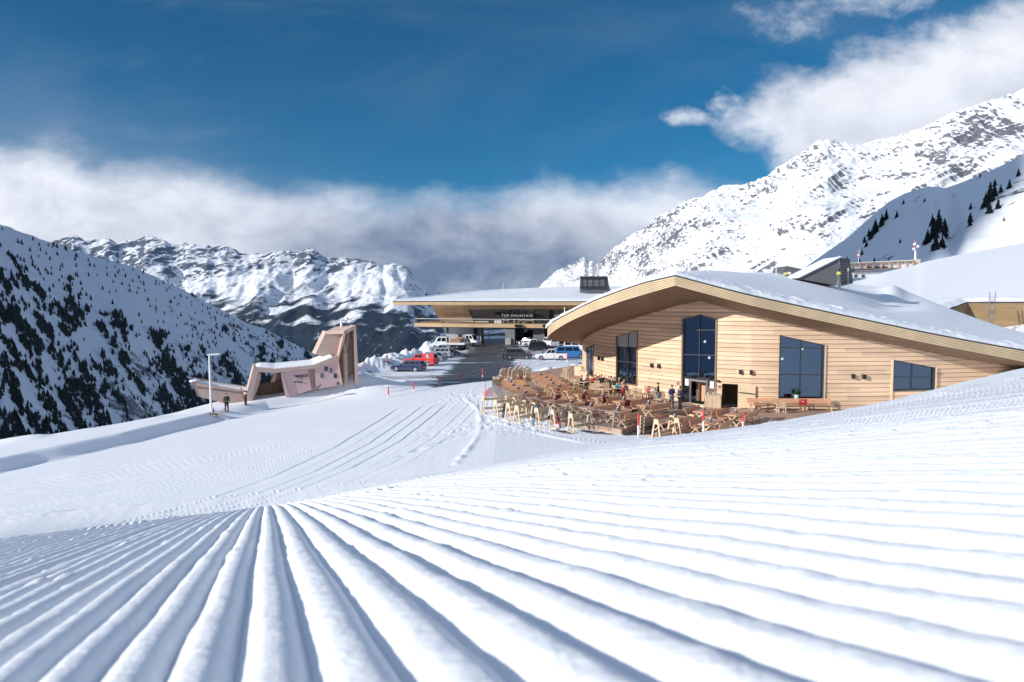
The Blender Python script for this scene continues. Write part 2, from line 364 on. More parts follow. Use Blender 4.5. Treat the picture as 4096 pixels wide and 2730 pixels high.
# ---------------------------------------------------------------- mountains
def mat_mountain(name, scale, rock, thr, strata=0, mask_lo=.0, forest=None, bumpd=10, bumps=.6, stretch=.18, snowc=(.84, .865, .91), mask_scale=.25, soft=.05, zrock=None, wts=(.62, .38)):
    """snow with rock showing through in streaks; forest=(z_top, softness) darkens below the tree line with woodland"""
    t = NT(name); p = t.pos(); q = t.mapp(p, (1, 1, 1), (0, strata, 0))
    fine = t.noise(t.mapp(q, (stretch, .6, 1)), scale, 8, .68, .3)
    big = t.noise(t.mapp(q, (.45, .6, 1)), scale*mask_scale, 4, .55)
    f = t.m('ADD', t.m('MULTIPLY', fine, wts[0]), t.m('MULTIPLY', big, wts[1]))
    nz = t.xyz(t.nd('ShaderNodeNewGeometry').outputs['Normal'])[2]
    f = t.m('ADD', f, t.ss(nz, .92, .45, 0, .09))
    if zrock: f = t.m('ADD', f, t.ss(t.xyz(p)[2], zrock[0], zrock[1], -zrock[2], zrock[2]*.6))
    k = t.ss(f, thr, thr+soft)
    rc = t.mix(t.noise(p, scale*3, 3), tuple(x*.6 for x in rock), tuple(min(1, x*1.5) for x in rock))
    c = t.mix(k, snowc, rc)
    if forest:
        zt, sf, fc, dens = forest
        z = t.xyz(p)[2]; w = t.m('ADD', z, t.m('MULTIPLY', t.m('SUBTRACT', big, .5), sf*14))
        fm = t.ss(w, zt+sf, zt-sf)
        tr = t.ss(t.m('ADD', t.m('MULTIPLY', t.noise(t.mapp(p, (1, 1, .4)), scale*1.3, 6, .75), .7), t.m('MULTIPLY', t.noise(p, scale*.22, 3), .3)), .5-dens, .5-dens+.07)
        c = t.mix(t.m('MULTIPLY', fm, tr), c, fc)
    t.col(c); t.set(Roughness=.8); t.put(t.b.inputs['Specular IOR Level'], .1)
    t.bump(t.m('ADD', f, t.m('MULTIPLY', fine, .6)), bumps, bumpd); return t.mat
def mountain(name, sky, base, mat, rows, cols, amp, nscale, seed, prof=1.0, ridge=.5, back=.35, jag=0, pre=None, strata=0, aniso=1.0, dy=.8, crest=0):
    px = np.linspace(min(s[0] for s in sky), max(s[0] for s in sky), cols)
    def tab(t, i): return np.interp(px, [s[0] for s in t], [s[i] for s in t])
    sy, sY, by, bY = tab(sky, 1), tab(sky, 2), tab(base, 1), tab(base, 2)
    a = (px-512)/FPX
    v = np.concatenate([np.linspace(0, 1, rows), 1+np.linspace(0, back, 14)[1:]])
    zs = (302.5-sy)/FPX*sY; zb = (302.5-by)/FPX*bY
    A, Vv = np.meshgrid(a, v); Yg = bY+(sY-bY)*Vv; X = A*Yg
    pv = np.where(Vv <= 1, np.clip(Vv, 0, 1)**prof, 1-(Vv-1)*1.3)
    Z = zb+(zs-zb)*pv
    U_ = (X*math.cos(strata)+Z*math.sin(strata))*nscale*aniso; W_ = (-X*math.sin(strata)+Z*math.cos(strata)+.25*Yg)*nscale
    wx = .5*fbm(U_*.7, W_*.7, 3, seed+50); U_ = U_+wx; W_ = W_+.4*fbm(U_*.8, W_*.9, 3, seed+60)
    n = ridge*ridged(U_, W_, 6, seed, .52)+(1-ridge)*fbm(U_*.8, W_*.8, 5, seed+5)
    if crest: n = .35+(ridged(U_*.55, W_*.35, 3, seed+2)-.35)*.5*(1-ss(Vv, .75, 1)*.5)+(n-.35)*(.42+.58*ss(Vv, .45, .9))*.95
    env = np.where(Vv <= 1, np.clip(np.sin(np.clip(Vv, 0, 1)*math.pi), 0, 1)**.5, 0)*ss(1-Vv, 0, .06)
    Z = Z+amp*(n-.35)*env*.45; Yg = Yg-amp*dy*(n-.35)*env; X = A*Yg
    if jag: Z = Z+jag*(fbm(X*nscale*9, Yg*nscale*2+A*60, 4, seed+3)-.05)*ss(Vv, .6, .97)
    if pre is not None: X, Yg, Z = pre(X, Yg, Z, A, Vv)
    P = np.stack([X, Yg, Z], -1); o = grid_mesh(name, P, mat); tag(o, kind='structure'); return o, P
# far range across the valley
FAR_SKY = [(-260, 235), (-120, 232), (0, 245), (45, 246), (59, 239.6), (68, 239), (75, 236), (83, 239), (91.5, 240.5), (111, 238.7), (122, 244), (132, 240.5), (141, 239), (147.5, 236), (155, 237), (162, 239.6), (172, 244), (184, 246), (188, 243), (198, 245), (209, 244.6), (218, 248), (227, 246), (236, 250), (245, 254), (252, 255), (259.5, 254), (268, 254.5), (277, 251), (285, 250.4), (290, 252), (294, 253), (301, 250), (308, 248), (312, 248.5), (317, 251), (328, 257.6), (338, 258.5), (348, 257.7), (356, 259), (364, 261), (375, 261), (380, 264), (384, 266.7), (388, 264), (393, 262.5), (400, 264), (407.6, 266.7), (413, 273), (416.7, 279.3), (424, 285), (429, 288.4), (436.5, 290), (444, 296), (456, 300), (500, 303), (640, 300), (900, 300)]
far_sky = [(p, q, 9300-3.2*p if p < 420 else 7900+2*(p-420)) for p, q in FAR_SKY]
far_base = [(-260, 400, 5200), (0, 395, 5200), (250, 400, 4600), (420, 392, 4400), (520, 372, 4400), (900, 360, 4600)]
MAT_FAR = mat_mountain('rock_snow_far', .018, (.07, .085, .11), .522, .5, forest=(-60, 110, (.016, .026, .034), .16), bumpd=30, bumps=.8, stretch=.4, soft=.06, mask_scale=.35, zrock=(120, 560, .075))
mountain('far_mountain', far_sky, far_base, MAT_FAR, 260, 760, 400, 1/720., 44, prof=1.15, ridge=.75, jag=34, aniso=1.25, crest=1, dy=.4)
# spur on the left, in the shade, with its woods
LS = [(-420, 150), (-260, 172), (-100, 203), (0, 224), (24, 232), (48, 240.7), (76.5, 251), (111.6, 260.6), (140, 268.6), (159, 278), (183, 289), (207, 302), (226, 311.6), (249, 324), (263, 327.5), (279, 337), (300, 346), (313.5, 354), (330, 362), (350, 371), (380, 384), (420, 398)]
left_sky = [(p, q, 1200+5.0*max(p, -100)) for p, q in LS]
left_base = [(-420, 640, 330), (-100, 520, 430), (0, 482, 500), (120, 465, 760), (240, 445, 1200), (320, 425, 1800), (420, 412, 2600)]
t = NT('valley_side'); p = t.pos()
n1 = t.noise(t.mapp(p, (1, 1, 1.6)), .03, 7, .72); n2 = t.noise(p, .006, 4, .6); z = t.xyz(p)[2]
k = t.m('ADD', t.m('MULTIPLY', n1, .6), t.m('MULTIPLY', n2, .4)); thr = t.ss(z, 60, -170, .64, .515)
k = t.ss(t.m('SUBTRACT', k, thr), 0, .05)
t.col(t.mix(t.m('MULTIPLY', k, .85), (.56, .62, .72), (.035, .04, .048))); t.set(Roughness=.85); t.put(t.b.inputs['Specular IOR Level'], .1); t.bump(n1, .5, 6)  # snow darker than elsewhere: shade of the spur put into its colour
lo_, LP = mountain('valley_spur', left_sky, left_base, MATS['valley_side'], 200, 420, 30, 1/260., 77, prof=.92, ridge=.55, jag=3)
# big mountain right
RS = [(500, 318, 4200), (530, 300, 4200), (538, 289, 4200), (545, 280, 4200), (556, 271, 4200), (565, 268, 4200), (575, 263, 4200), (580, 259, 4200), (584, 256.5, 4200), (588, 261, 4150), (592, 262, 4000), (596, 265, 3600), (599, 262, 3200), (612, 250, 3100), (631, 234, 3000), (640, 230, 2950), (650, 222, 2900), (663, 213, 2850), (676, 207, 2800), (684, 201, 2800), (688, 200, 2800), (700, 199, 2750), (712, 191, 2700), (722, 186, 2700), (737, 186, 2650), (748, 183, 2600), (760, 179, 2600), (775, 169, 2560), (790, 160, 2520), (806, 149, 2500), (816, 142, 2500), (824, 141, 2480), (830, 143, 2480), (838, 146, 2470), (852, 148, 2450), (866, 143, 2450), (886, 139, 2400), (900, 134, 2380), (917, 129, 2350), (938, 119, 2300), (960, 111, 2300), (985, 103, 2300), (1000, 97, 2300), (1024, 90, 2300), (1100, 66, 2300), (1300, 40, 2300)]
RB = [(500, 330, 3300), (560, 318, 2900), (620, 312, 2300), (700, 310, 1800), (800, 307, 1600), (900, 302, 1500), (1024, 292, 1500), (1300, 280, 1500)]
MAT_R = mat_mountain('rock_snow', .085, (.15, .155, .175), .563, -.9, bumpd=7, bumps=.8, stretch=.08, mask_scale=.12, soft=.03, wts=(.64, .36))
mountain('big_mountain', RS, RB, MAT_R, 340, 760, 88, 1/210., 12, prof=1.12, ridge=.6, jag=12, strata=.62, aniso=.38)
mountain('rocky_slope', [(440, 338, 430), (470, 331, 430), (500, 327, 430), (530, 323, 430), (560, 320, 430), (620, 318, 430)], [(440, 352, 290), (500, 349, 290), (560, 346, 290), (620, 344, 290)], mat_mountain('rock_near', .12, (.09, .09, .095), .47, .3, bumpd=2, bumps=.7, stretch=.5), 60, 140, 8, 1/30., 19)
# nearer slope right with scattered conifers
MS = [(760, 300, 640), (785, 283, 600), (806, 266, 560), (824, 253, 540), (843, 240, 520), (864, 221, 500), (885, 203, 490), (900, 195, 480), (917, 189.5, 470), (930, 188, 465), (941, 189.5, 460), (965, 181, 450), (990, 170, 440), (1024, 153.5, 430), (1100, 120, 420), (1300, 60, 400)]
MB_ = [(760, 312, 380), (785, 300, 360), (850, 284, 330), (921, 268, 300), (1024, 252, 290), (1300, 215, 280)]
t = NT('snow_slope_soft'); p = t.pos(); rot = t.mapp(p, (.3, 1, 1), (0, -.6, 0)); n1 = t.noise(rot, .09, 8, .7); n2 = t.noise(p, .02, 3)
k = t.ss(t.m('ADD', t.m('MULTIPLY', n1, .6), t.m('MULTIPLY', n2, .4)), .60, .63)
t.col(t.mix(k, (.84, .865, .91), (.08, .075, .07))); t.set(Roughness=.75); t.bump(n1, .35, 2.5)
def dimple(X, Y, Z, A, V):
    pxs = A*FPX+512; c = 935+20*(1-V)
    return X, Y, Z-9*np.exp(-((pxs-c)/9)**2)*np.sin(np.clip(V, 0, 1)*math.pi)+4*np.exp(-((pxs-c+16)/8)**2)*np.sin(np.clip(V, 0, 1)*math.pi)
ms_, MP = mountain('mountain_slope', MS, MB_, MATS['snow_slope_soft'], 120, 260, 9, 1/120., 41, prof=1.0, ridge=.3, pre=dimple)
# bright snow hill behind the restaurant
HS = [(740, 292, 210), (800, 290, 210), (840, 284, 215), (862, 279.5, 220), (884, 272, 225), (913, 265.5, 232), (921, 262.5, 235), (937, 259, 238), (950, 256.5, 240), (985, 250, 245), (1024, 243, 250), (1100, 230, 250), (1300, 190, 250)]
HB = [(740, 330, 110), (850, 330, 105), (930, 345, 95), (1024, 362, 80), (1100, 375, 75), (1300, 380, 70)]
hs_, HP = mountain('snow_bank_slope', HS, HB, MATS['snow_roof'], 90, 200, .7, 1/45., 51, prof=.8, ridge=.2)
# mountain behind the photographer (outside the picture, seen in the windows) and an added ridge that shades the slopes
t = NT('forest_side'); p = t.pos(); n_ = t.noise(t.mapp(p, (1, 1, .5)), .012, 6, .7); t.col(t.mix(t.ss(n_, .53, .60), (.012, .022, .04), (.5, .55, .62))); t.set(Roughness=.9)
def backdrop(name, cx, cy, lx, ly, h, seed, zb=-60, mat='valley_side'):
    xs = np.linspace(-1, 1, 90); X, Y = np.meshgrid(xs, xs); r = np.clip(1-np.hypot(X, Y), 0, 1)
    Z = zb+h*r**.9*(1+.35*fbm(X*3, Y*3, 5, seed)); P = np.stack([cx+X*lx, cy+Y*ly, Z], -1)
    tag(grid_mesh(name, P, MATS[mat]), kind='structure')
backdrop('mountain_behind', 300, -2300, 5200, 1700, 1150, 5, mat='forest_side')
def added_shade_ridge():  # unseen ridge, added and shaped to throw shade on the right-hand slopes
    C = [(-1450, -575, -100), (-1456, -540, 760), (-1480, -390, 1000), (-1500, 0, 900), (-1560, 500, 900), (-1700, 1000, 900), (-2100, 1500, 1000), (-3000, 2000, 1000)]
    t = np.linspace(0, 1, 120); k = np.linspace(0, 1, len(C)); c = [np.interp(t, k, [q[i] for q in C]) for i in range(3)]
    w = np.linspace(-1, 1, 41); T, Wd = np.meshgrid(t, w); cx = np.interp(T, t, c[0]); cy = np.interp(T, t, c[1]); cz = np.interp(T, t, c[2])
    X = cx+Wd*np.where(Wd < 0, 1500, 520); Z = -350+(cz+350)*(1-np.abs(Wd))+60*fbm(X/200, cy/200, 4, 8)*(1-np.abs(Wd))
    tag(grid_mesh('shade_ridge', np.stack([X, cy, Z], -1), MATS['valley_side']), kind='structure')
added_shade_ridge()
hz = bpy.data.meshes.new('haze'); hx = (-4600, 4600, -4200, 12500, -1600, 1650)
hv = [(hx[i], hx[2+j], hx[4+k]) for k in (0, 1) for j in (0, 1) for i in (0, 1)]
hz.from_pydata(hv, [], [(0, 2, 3, 1), (4, 5, 7, 6), (0, 1, 5, 4), (2, 6, 7, 3), (0, 4, 6, 2), (1, 3, 7, 5)]); hm = bpy.data.materials.new('haze'); hm.use_nodes = True; hm.node_tree.nodes.clear()
vo = hm.node_tree.nodes.new('ShaderNodeVolumePrincipled'); vo.inputs['Density'].default_value = HAZE; vo.inputs['Color'].default_value = (.40, .60, .96, 1); vo.inputs['Anisotropy'].default_value = .2
ou = hm.node_tree.nodes.new('ShaderNodeOutputMaterial'); hm.node_tree.links.new(vo.outputs[0], ou.inputs['Volume']); hz.materials.append(hm)
if HAZE: ho = bpy.data.objects.new('haze', hz); COL.objects.link(ho); tag(ho, 'thin blue haze in the valley air', 'haze', kind='stuff')
# conifers -----------------------------------------------------------------
def mat_foliage(name, a, b):
    t = NT(name); n = t.noise(t.pos(True), .9, 3); oi = t.nd('ShaderNodeObjectInfo').outputs['Random']
    t.col(t.mix(t.m('MULTIPLY', t.m('ADD', n, oi), .5), a, b)); t.set(Roughness=.85); t.put(t.b.inputs['Specular IOR Level'], .15); return t.mat
FOL = mat_foliage('conifer_needles', (.006, .010, .011), (.024, .036, .030)); BARK = flat('bark', (.06, .045, .035))
def raw_mesh(name, V, F, mats, smooth=False, mi=None):
    me = bpy.data.meshes.new(name); me.from_pydata([tuple(v) for v in V], [], F)
    for m_ in mats: me.materials.append(m_)
    if mi: me.polygons.foreach_set('material_index', mi)
    if smooth: me.polygons.foreach_set('use_smooth', [True]*len(F))
    me.update(); return me
def conifer_crown(h, rad, seed, tiers=9, seg=9, ragged=.35, loose=0):
    rn = random.Random(seed); V = []; F = []
    for k in range(tiers):
        f = k/tiers; z0 = h*(.10+.86*f); r = rad*(1-f)**.85*(1+rn.uniform(-.15, .15)); dz = h/tiers*1.35
        for s in range(seg):
            if rn.random() < .12+loose: continue
            a = s/seg*math.tau+rn.uniform(-.3, .3); rr = r*(1+rn.uniform(-ragged, ragged)); w = .5*math.tau/seg*rr*1.35
            tip = Vector((math.cos(a)*rr, math.sin(a)*rr, z0-rr*.22+rn.uniform(-.1, .1)*rad)); t = Vector((-math.sin(a), math.cos(a), 0))
            mid = Vector((math.cos(a)*rr*.55, math.sin(a)*rr*.55, z0+dz*.22)); i = len(V)
            V += [Vector((0, 0, z0+dz*.75)), mid-t*w, tip-t*w*.35, tip+t*w*.35, mid+t*w, mid-Vector((0, 0, dz*.35))]
            F += [(i, i+1, i+5), (i, i+5, i+4), (i+1, i+2, i+5), (i+2, i+3, i+5), (i+3, i+4, i+5), (i, i+1, i+2), (i, i+2, i+3), (i, i+3, i+4)]
    return V, F
def trunk_vf(h, r, seg=6):
    V = []; F = []
    for s in range(seg):
        a = s/seg*math.tau; V += [(math.cos(a)*r, math.sin(a)*r, -.8), (math.cos(a)*r*.15, math.sin(a)*r*.15, h)]
    for s in range(seg): i = 2*s; j = 2*((s+1) % seg); F.append((i, j, j+1, i+1))
    return V, F
def tree_thing(loc, h, rad, seed, label, group, crown, trunk, kind='conifer_tree'):
    r = bpy.data.objects.new(kind, None); COL.objects.link(r); r.location = loc; tag(r, label, 'tree', group)
    rz = random.Random(seed).uniform(0, 6.28); r.rotation_euler = (0, 0, rz); r.scale = (rad, rad, h)
    for nm, me in (('crown', crown), ('trunk', trunk)):
        o = bpy.data.objects.new(nm, me); COL.objects.link(o); o.parent = r
    return r
CROWNS = []
for s in range(6):
    V, F = conifer_crown(1, 1, 100+s, tiers=8 if s < 3 else 10, seg=9, ragged=.4, loose=.05*s); CROWNS.append(raw_mesh('crown', V, F, [FOL]))
V, F = trunk_vf(1, .09); TRUNK = raw_mesh('trunk', V, F, [BARK])
BARE = mat_foliage('bare_larch', (.03, .032, .037), (.06, .06, .065))
LARCH = []
for s in range(3):
    V, F = conifer_crown(1, 1, 300+s, tiers=9, seg=7, ragged=.5, loose=.5); LARCH.append(raw_mesh('crown', V, F, [BARE]))
# woods on the spur
def spur_density(P):
    r, c = P.shape[:2]; x, y, z = P[..., 0], P[..., 1], P[..., 2]; px = x/y*FPX+512; py = 302.5-z/y*FPX
    dist = py-np.interp(px, [q[0] for q in LS], [q[1] for q in LS])
    al = px*.53+py*.85; ac = px*.85-py*.53           # streaks that run down to the right
    n = fbm(ac/8., al/34., 4, 7)*1.05+.85*fbm(px/3.2, py/5., 3, 8)
    d = n+np.interp(dist, [0, 25, 55, 90, 140, 200, 260], [-.85, -.55, -.20, -.04, .02, .10, .16])+np.interp(px, [0, 150, 200, 250, 300, 330], [0, .0, .06, .24, .5, .6])
    return d, px, py
D, PX, PY = spur_density(LP)
rn = np.random.RandomState(3); picks = []
tries = 330000
ii = rn.rand(tries)*(199); jj = rn.rand(tries)*(LP.shape[1]-2)
i0 = ii.astype(int); j0 = jj.astype(int); fi = ii-i0; fj = jj-j0
def bil(A): return (A[i0, j0].T*(1-fi)*(1-fj)+A[i0+1, j0].T*fi*(1-fj)+A[i0, j0+1].T*(1-fi)*fj+A[i0+1, j0+1].T*fi*fj).T
pts = bil(LP); dd = bil(D); pxx = bil(PX); pyy = bil(PY)
h = (6.5+5.5*rn.rand(tries))*np.interp(pts[:, 1], [400, 700, 3000], [.62, .78, 1.35]); hp = h/pts[:, 1]*FPX
keep = (rn.rand(tries) < np.clip((dd+.03)*1.5, 0.006, .6)) & (pxx > -140) & (pxx < 345) & (pyy < 480)
keep &= rn.rand(tries) < np.interp(pts[:, 1], [500, 1200, 2500], [.34, .62, 1.])
idx = np.nonzero(keep)[0]
edge_py = np.interp(pxx[idx], [0, 64, 112, 183, 240, 330], [446, 437, 428, 418, 404, 380])
vis = (pyy[idx] < edge_py+4) & (pxx[idx] > 2)
big = idx[vis][np.argsort(-hp[idx[vis]])][:280]; bigset = set(big.tolist())
for n_, i in enumerate(big):
    larch = (n_*7) % 5 == 0 and pyy[i] > 360
    me = LARCH[n_ % 3] if larch else CROWNS[n_ % 6]
    o = bpy.data.objects.new('conifer_tree', me); COL.objects.link(o); o.location = pts[i]; o.location.z -= .4
    o.rotation_euler = (0, 0, n_*1.7); o.scale = (h[i]*.25, h[i]*.25, h[i])
    if larch: tag(o, 'thin greyish larch on the shaded snowy valley side at the left', 'tree', 'bare larches on the valley side')
    else: tag(o, 'small dark conifer on the shaded snowy valley side at the left', 'tree', 'dark conifers on the valley side')
rest = [i for i in idx.tolist() if i not in bigset]
def simple_tree(rn_, seg=5):
    V = []; F = []
    for k, (zb, zt, r) in enumerate(((.04, .55, 1), (.35, .8, .74), (.62, 1.0, .45))):
        i = len(V); V.append((rn_.uniform(-.08, .08), rn_.uniform(-.08, .08), zt))
        for s in range(seg): a = s/seg*math.tau+k; q = r*rn_.uniform(.6, 1.25); V.append((math.cos(a)*q, math.sin(a)*q, zb+rn_.uniform(-.05, .07)))
        F += [(i, i+1+s, i+1+(s+1) % seg) for s in range(seg)]
    return np.array(V), np.array(F)
protos = [simple_tree(random.Random(s)) for s in range(7)]
VV = []; FF = []; off = 0
for i in rest:
    V, F = protos[i % 7]; a = i*.7; c, s = math.cos(a), math.sin(a); w = h[i]*.28; q = V.copy()
    q = np.stack([(V[:, 0]*c-V[:, 1]*s)*w+pts[i, 0], (V[:, 0]*s+V[:, 1]*c)*w+pts[i, 1], V[:, 2]*h[i]+pts[i, 2]-.4], -1)
    VV.append(q); FF.append(F+off); off += len(V)
VV = np.concatenate(VV); FF = np.concatenate(FF); me = bpy.data.meshes.new('woodland'); me.from_pydata(VV.tolist(), [], FF.tolist()); me.materials.append(FOL)
o = bpy.data.objects.new('woodland', me); COL.objects.link(o); tag(o, 'dark woodland scattered down the shaded valley side at the left', 'woodland', kind='stuff')
print('trees', len(big), len(rest))
# conifers on the slope behind the restaurant
def slope_pt(px, py, P):
    x, y, z = P[..., 0], P[..., 1], P[..., 2]; X = x/y*FPX+512; Yp = 302.5-z/y*FPX
    d = np.hypot(X-px, Yp-py); k = np.unravel_index(np.argmin(d), d.shape); return Vector(P[k])
RT = [(936, 232, 27), (930, 238, 24), (942, 237, 22), (925, 244, 18), (933, 250, 20), (940, 248, 16), (929, 226, 14), (985, 203, 24), (990, 198, 16), (981, 208, 18), (994, 210, 13), (986, 214, 15), (996, 194, 11), (1003, 190, 12), (1012, 178, 10), (966, 223, 13), (966, 210, 8), (967, 227, 9), (884, 221, 14), (878, 227, 16), (872, 234, 18), (868, 240, 12), (893, 218, 9), (864, 247, 8), (860, 255, 8), (858, 268, 12), (852, 274, 10), (845, 279, 9), (900, 205, 6), (1017, 250, 5), (897, 243, 6), (888, 264, 7), (872, 262, 6), (920, 203, 5), (975, 178, 5), (990, 187, 9), (846, 262, 7), (840, 272, 11), (834, 280, 12), (828, 283, 10), (862, 243, 9), (866, 237, 10), (955, 260, 5), (1000, 222, 5)]
def wheredesc(px, py): return ''
RL = {0: 'tallest dark pine of the clump above the red and white mast', 7: 'tallest dark pine of the clump high on the right slope', 15: 'lone dark pine between the two clumps on the right slope', 29: 'tiny lone shrub-like pine far right just above the bright snow hill'}
for k, (px, py, hp_) in enumerate(RT):
    b = slope_pt(px, py, MP); hh = .85*hp_*b.y/FPX
    if k in RL: lb = RL[k]; grp = None
    elif k < 7: lb = 'dark pine in the clump above the red and white mast'; grp = 'pines above the mast'
    elif 7 < k < 15: lb = 'dark pine in the clump high on the right slope'; grp = 'pines high on the right slope'
    elif 18 <= k < 28 or 36 <= k <= 41: lb = 'dark pine along the left edge of the snowy slope behind the restaurant'; grp = 'pines along the slope edge'
    else: lb = 'small scattered conifer alone on the snowy slope behind the restaurant'; grp = 'scattered conifers on the slope'
    tree_thing(b, hh, hh*.24, k, lb, grp, CROWNS[k % 6], TRUNK, 'pine_tree')
# ---------------------------------------------------------------- mesh builder
class MB:
    def __init__(s): s.V = []; s.F = []
    def add(s, V, F): o = len(s.V); s.V += [Vector(v) for v in V]; s.F += [tuple(i+o for i in f) for f in F]; return s
    def box(s, c, d, rz=0, M=None):
        c = Vector(c); x, y, z = (q/2 for q in d); cs, sn = math.cos(rz), math.sin(rz); V = []
        for k in (-z, z):
            for i, j in ((-x, -y), (x, -y), (x, y), (-x, y)):
                v = Vector((i*cs-j*sn, i*sn+j*cs, k)) if M is None else M @ Vector((i, j, k)); V.append(c+v)
        return s.add(V, [(3, 2, 1, 0), (4, 5, 6, 7), (0, 1, 5, 4), (1, 2, 6, 5), (2, 3, 7, 6), (3, 0, 4, 7)])
    def beam(s, p, q, w, h, up=(0, 0, 1)):
        p, q = Vector(p), Vector(q); d = (q-p); l = d.length; d.normalize(); up = Vector(up)
        if abs(d.dot(up)) > .98: up = Vector((0, 1, 0))
        y = up.cross(d).normalized(); z = d.cross(y); M = Matrix((d, y, z)).transposed()
        return s.box((p+q)/2, (l, w, h), M=M)
    def tube(s, p, q, r, r2=None, n=8, cap=True):
        p, q = Vector(p), Vector(q); r2 = r if r2 is None else r2; d = (q-p).normalized()
        u = d.orthogonal().normalized(); w = d.cross(u); V = []
        for c, rr in ((p, r), (q, r2)):
            for i in range(n): a = i/n*math.tau; V.append(c+u*math.cos(a)*rr+w*math.sin(a)*rr)
        F = [(i, (i+1) % n, n+(i+1) % n, n+i) for i in range(n)]
        if cap: F += [tuple(range(n-1, -1, -1)), tuple(range(n, 2*n))]
        return s.add(V, F)
    def path(s, P, r, n=6):
        for a, b in zip(P[:-1], P[1:]): s.tube(a, b, r, n=n)
        return s
    def ball(s, c, r, n=8, m=6):
        c = Vector(c); r = r if hasattr(r, '__len__') else (r, r, r); V = [c+Vector((0, 0, -r[2]))]; F = []
        for j in range(1, m):
            t = -math.pi/2+math.pi*j/m
            for i in range(n): a = i/n*math.tau; V.append(c+Vector((math.cos(a)*math.cos(t)*r[0], math.sin(a)*math.cos(t)*r[1], math.sin(t)*r[2])))
        V.append(c+Vector((0, 0, r[2])))
        for i in range(n): F.append((0, 1+(i+1) % n, 1+i)); F.append((len(V)-1, 1+(m-2)*n+i, 1+(m-2)*n+(i+1) % n))
        for j in range(m-2):
            for i in range(n): a = 1+j*n+i; b = 1+j*n+(i+1) % n; F.append((a, b, b+n, a+n))
        return s.add(V, F)
    def prism(s, poly, off):        # 3-D polygon pushed by a vector
        P = [Vector(p) for p in poly]; off = Vector(off); n = len(P)
        return s.add(P+[p+off for p in P], [tuple(range(n)), tuple(range(2*n-1, n-1, -1))]+[(i, n+i, n+(i+1) % n, (i+1) % n) for i in range(n)])
    def quad(s, *p): return s.add(p, [tuple(range(len(p)))])
    def sheet(s, rows, closed=False):
        n = len(rows[0]); o = len(s.V); s.V += [Vector(v) for r in rows for v in r]
        for i in range(len(rows)-1):
            for j in range(n-1): a = o+i*n+j; s.F.append((a, a+1, a+n+1, a+n))
        return s
    def build(s, name, mat, parent=None, loc=None, smooth=False, bevel=0, seg=2, inv=None):
        me = bpy.data.meshes.new(name); V = s.V
        if inv is not None: V = [inv @ v for v in V]
        me.from_pydata([tuple(v) for v in V], [], s.F); me.materials.append(MATS[mat] if isinstance(mat, str) else mat)
        if smooth: me.polygons.foreach_set('use_smooth', [True]*len(s.F))
        me.update(); o = bpy.data.objects.new(name, me); COL.objects.link(o)
        if parent: o.parent = parent
        if loc: o.location = loc
        if bevel:
            b = o.modifiers.new('bevel', 'BEVEL'); b.width = bevel; b.segments = seg; b.limit_method = 'ANGLE'; b.angle_limit = R(35)
        return o
def empty(name, loc=(0, 0, 0), rz=0, label=None, cat=None, group=None):
    o = bpy.data.objects.new(name, None); COL.objects.link(o); o.location = loc; o.rotation_euler = (0, 0, rz); tag(o, label, cat, group); return o
def thing(name, loc, rz, label, cat, group=None): return empty(name, loc, rz, label, cat, group)
def copy_tree(o, parent=None):
    kids = list(KIDS.get(o.name, [])) or list(o.children); c = o.copy(); COL.objects.link(c); c.parent = parent
    for k in kids: copy_tree(k, c)
    return c
KIDS = {}
def conv(ox, oy, s): return lambda x, y: ((ox+x/s)/4, (oy+y/s)/4)
r7 = conv(2100, 1050, 2.6144); r8 = conv(3000, 950, 2.147); r5 = conv(1500, 1100, 2.6144); r6 = conv(700, 1250, 2.9413)
r1 = conv(1900, 1400, 3.92); r2 = conv(2400, 1400, 3.92); r3 = conv(2900, 1400, 3.92); r4 = conv(3450, 1350, 3.642)
def text(name, s, size, mat, parent, M, ext=.02, align='LEFT', bold=0, xs=1):
    c = bpy.data.curves.new(name, 'FONT'); c.body = s; c.size = size; c.extrude = ext; c.align_x = align; c.offset = bold; c.space_character = xs
    tmp = bpy.data.objects.new(name, c); COL.objects.link(tmp); dg = bpy.context.evaluated_depsgraph_get(); me = bpy.data.meshes.new_from_object(tmp.evaluated_get(dg)); bpy.data.objects.remove(tmp)
    me.materials.clear(); me.materials.append(MATS[mat]); me.transform(M); me.transform(Matrix.Translation(-Vector(parent.location)) if parent else Matrix())
    o = bpy.data.objects.new(name, me); COL.objects.link(o); o.parent = parent; return o
# ---------------------------------------------------------------- materials
def wood(name, c, grain=(1, 1, 14), scale=1.2, var=.28, knots=True, rough=.65, obj=False, board=None):
    t = NT(name); p = t.pos(obj); n = t.noise(t.mapp(p, grain), scale, 5, .6); big = t.noise(p, .5, 2)
    f = t.m('ADD', t.m('MULTIPLY', n, .7), t.m('MULTIPLY', big, .3))
    if board:
        q = t.xyz(p)[2]; b = t.m('FLOOR', t.m('DIVIDE', t.m('ADD', q, board[1]), board[0])); xs = t.xyz(p)[0]
        wn = t.nd('ShaderNodeTexWhiteNoise', noise_dimensions='2D'); t.L.new(t.comb(b, t.m('FLOOR', t.m('ADD', t.m('DIVIDE', xs, 3.7), t.m('MULTIPLY', b, .37))), 0), wn.inputs['Vector'])
        f = t.m('ADD', t.m('MULTIPLY', f, .65), t.m('MULTIPLY', wn.outputs[0], .35))
    cc = t.mix(t.ss(f, .3, .7), tuple(x*(1-var) for x in c), tuple(min(1, x*(1+var*.6)) for x in c))
    if knots:
        k = t.noise(t.mapp(p, (1, 1, 1.6)), 3.3, 2, .5); cc = t.mix(t.ss(k, .71, .76), cc, tuple(x*.5 for x in c))
    t.col(cc); t.set(Roughness=rough); t.bump(n, .25, .01); return t.mat
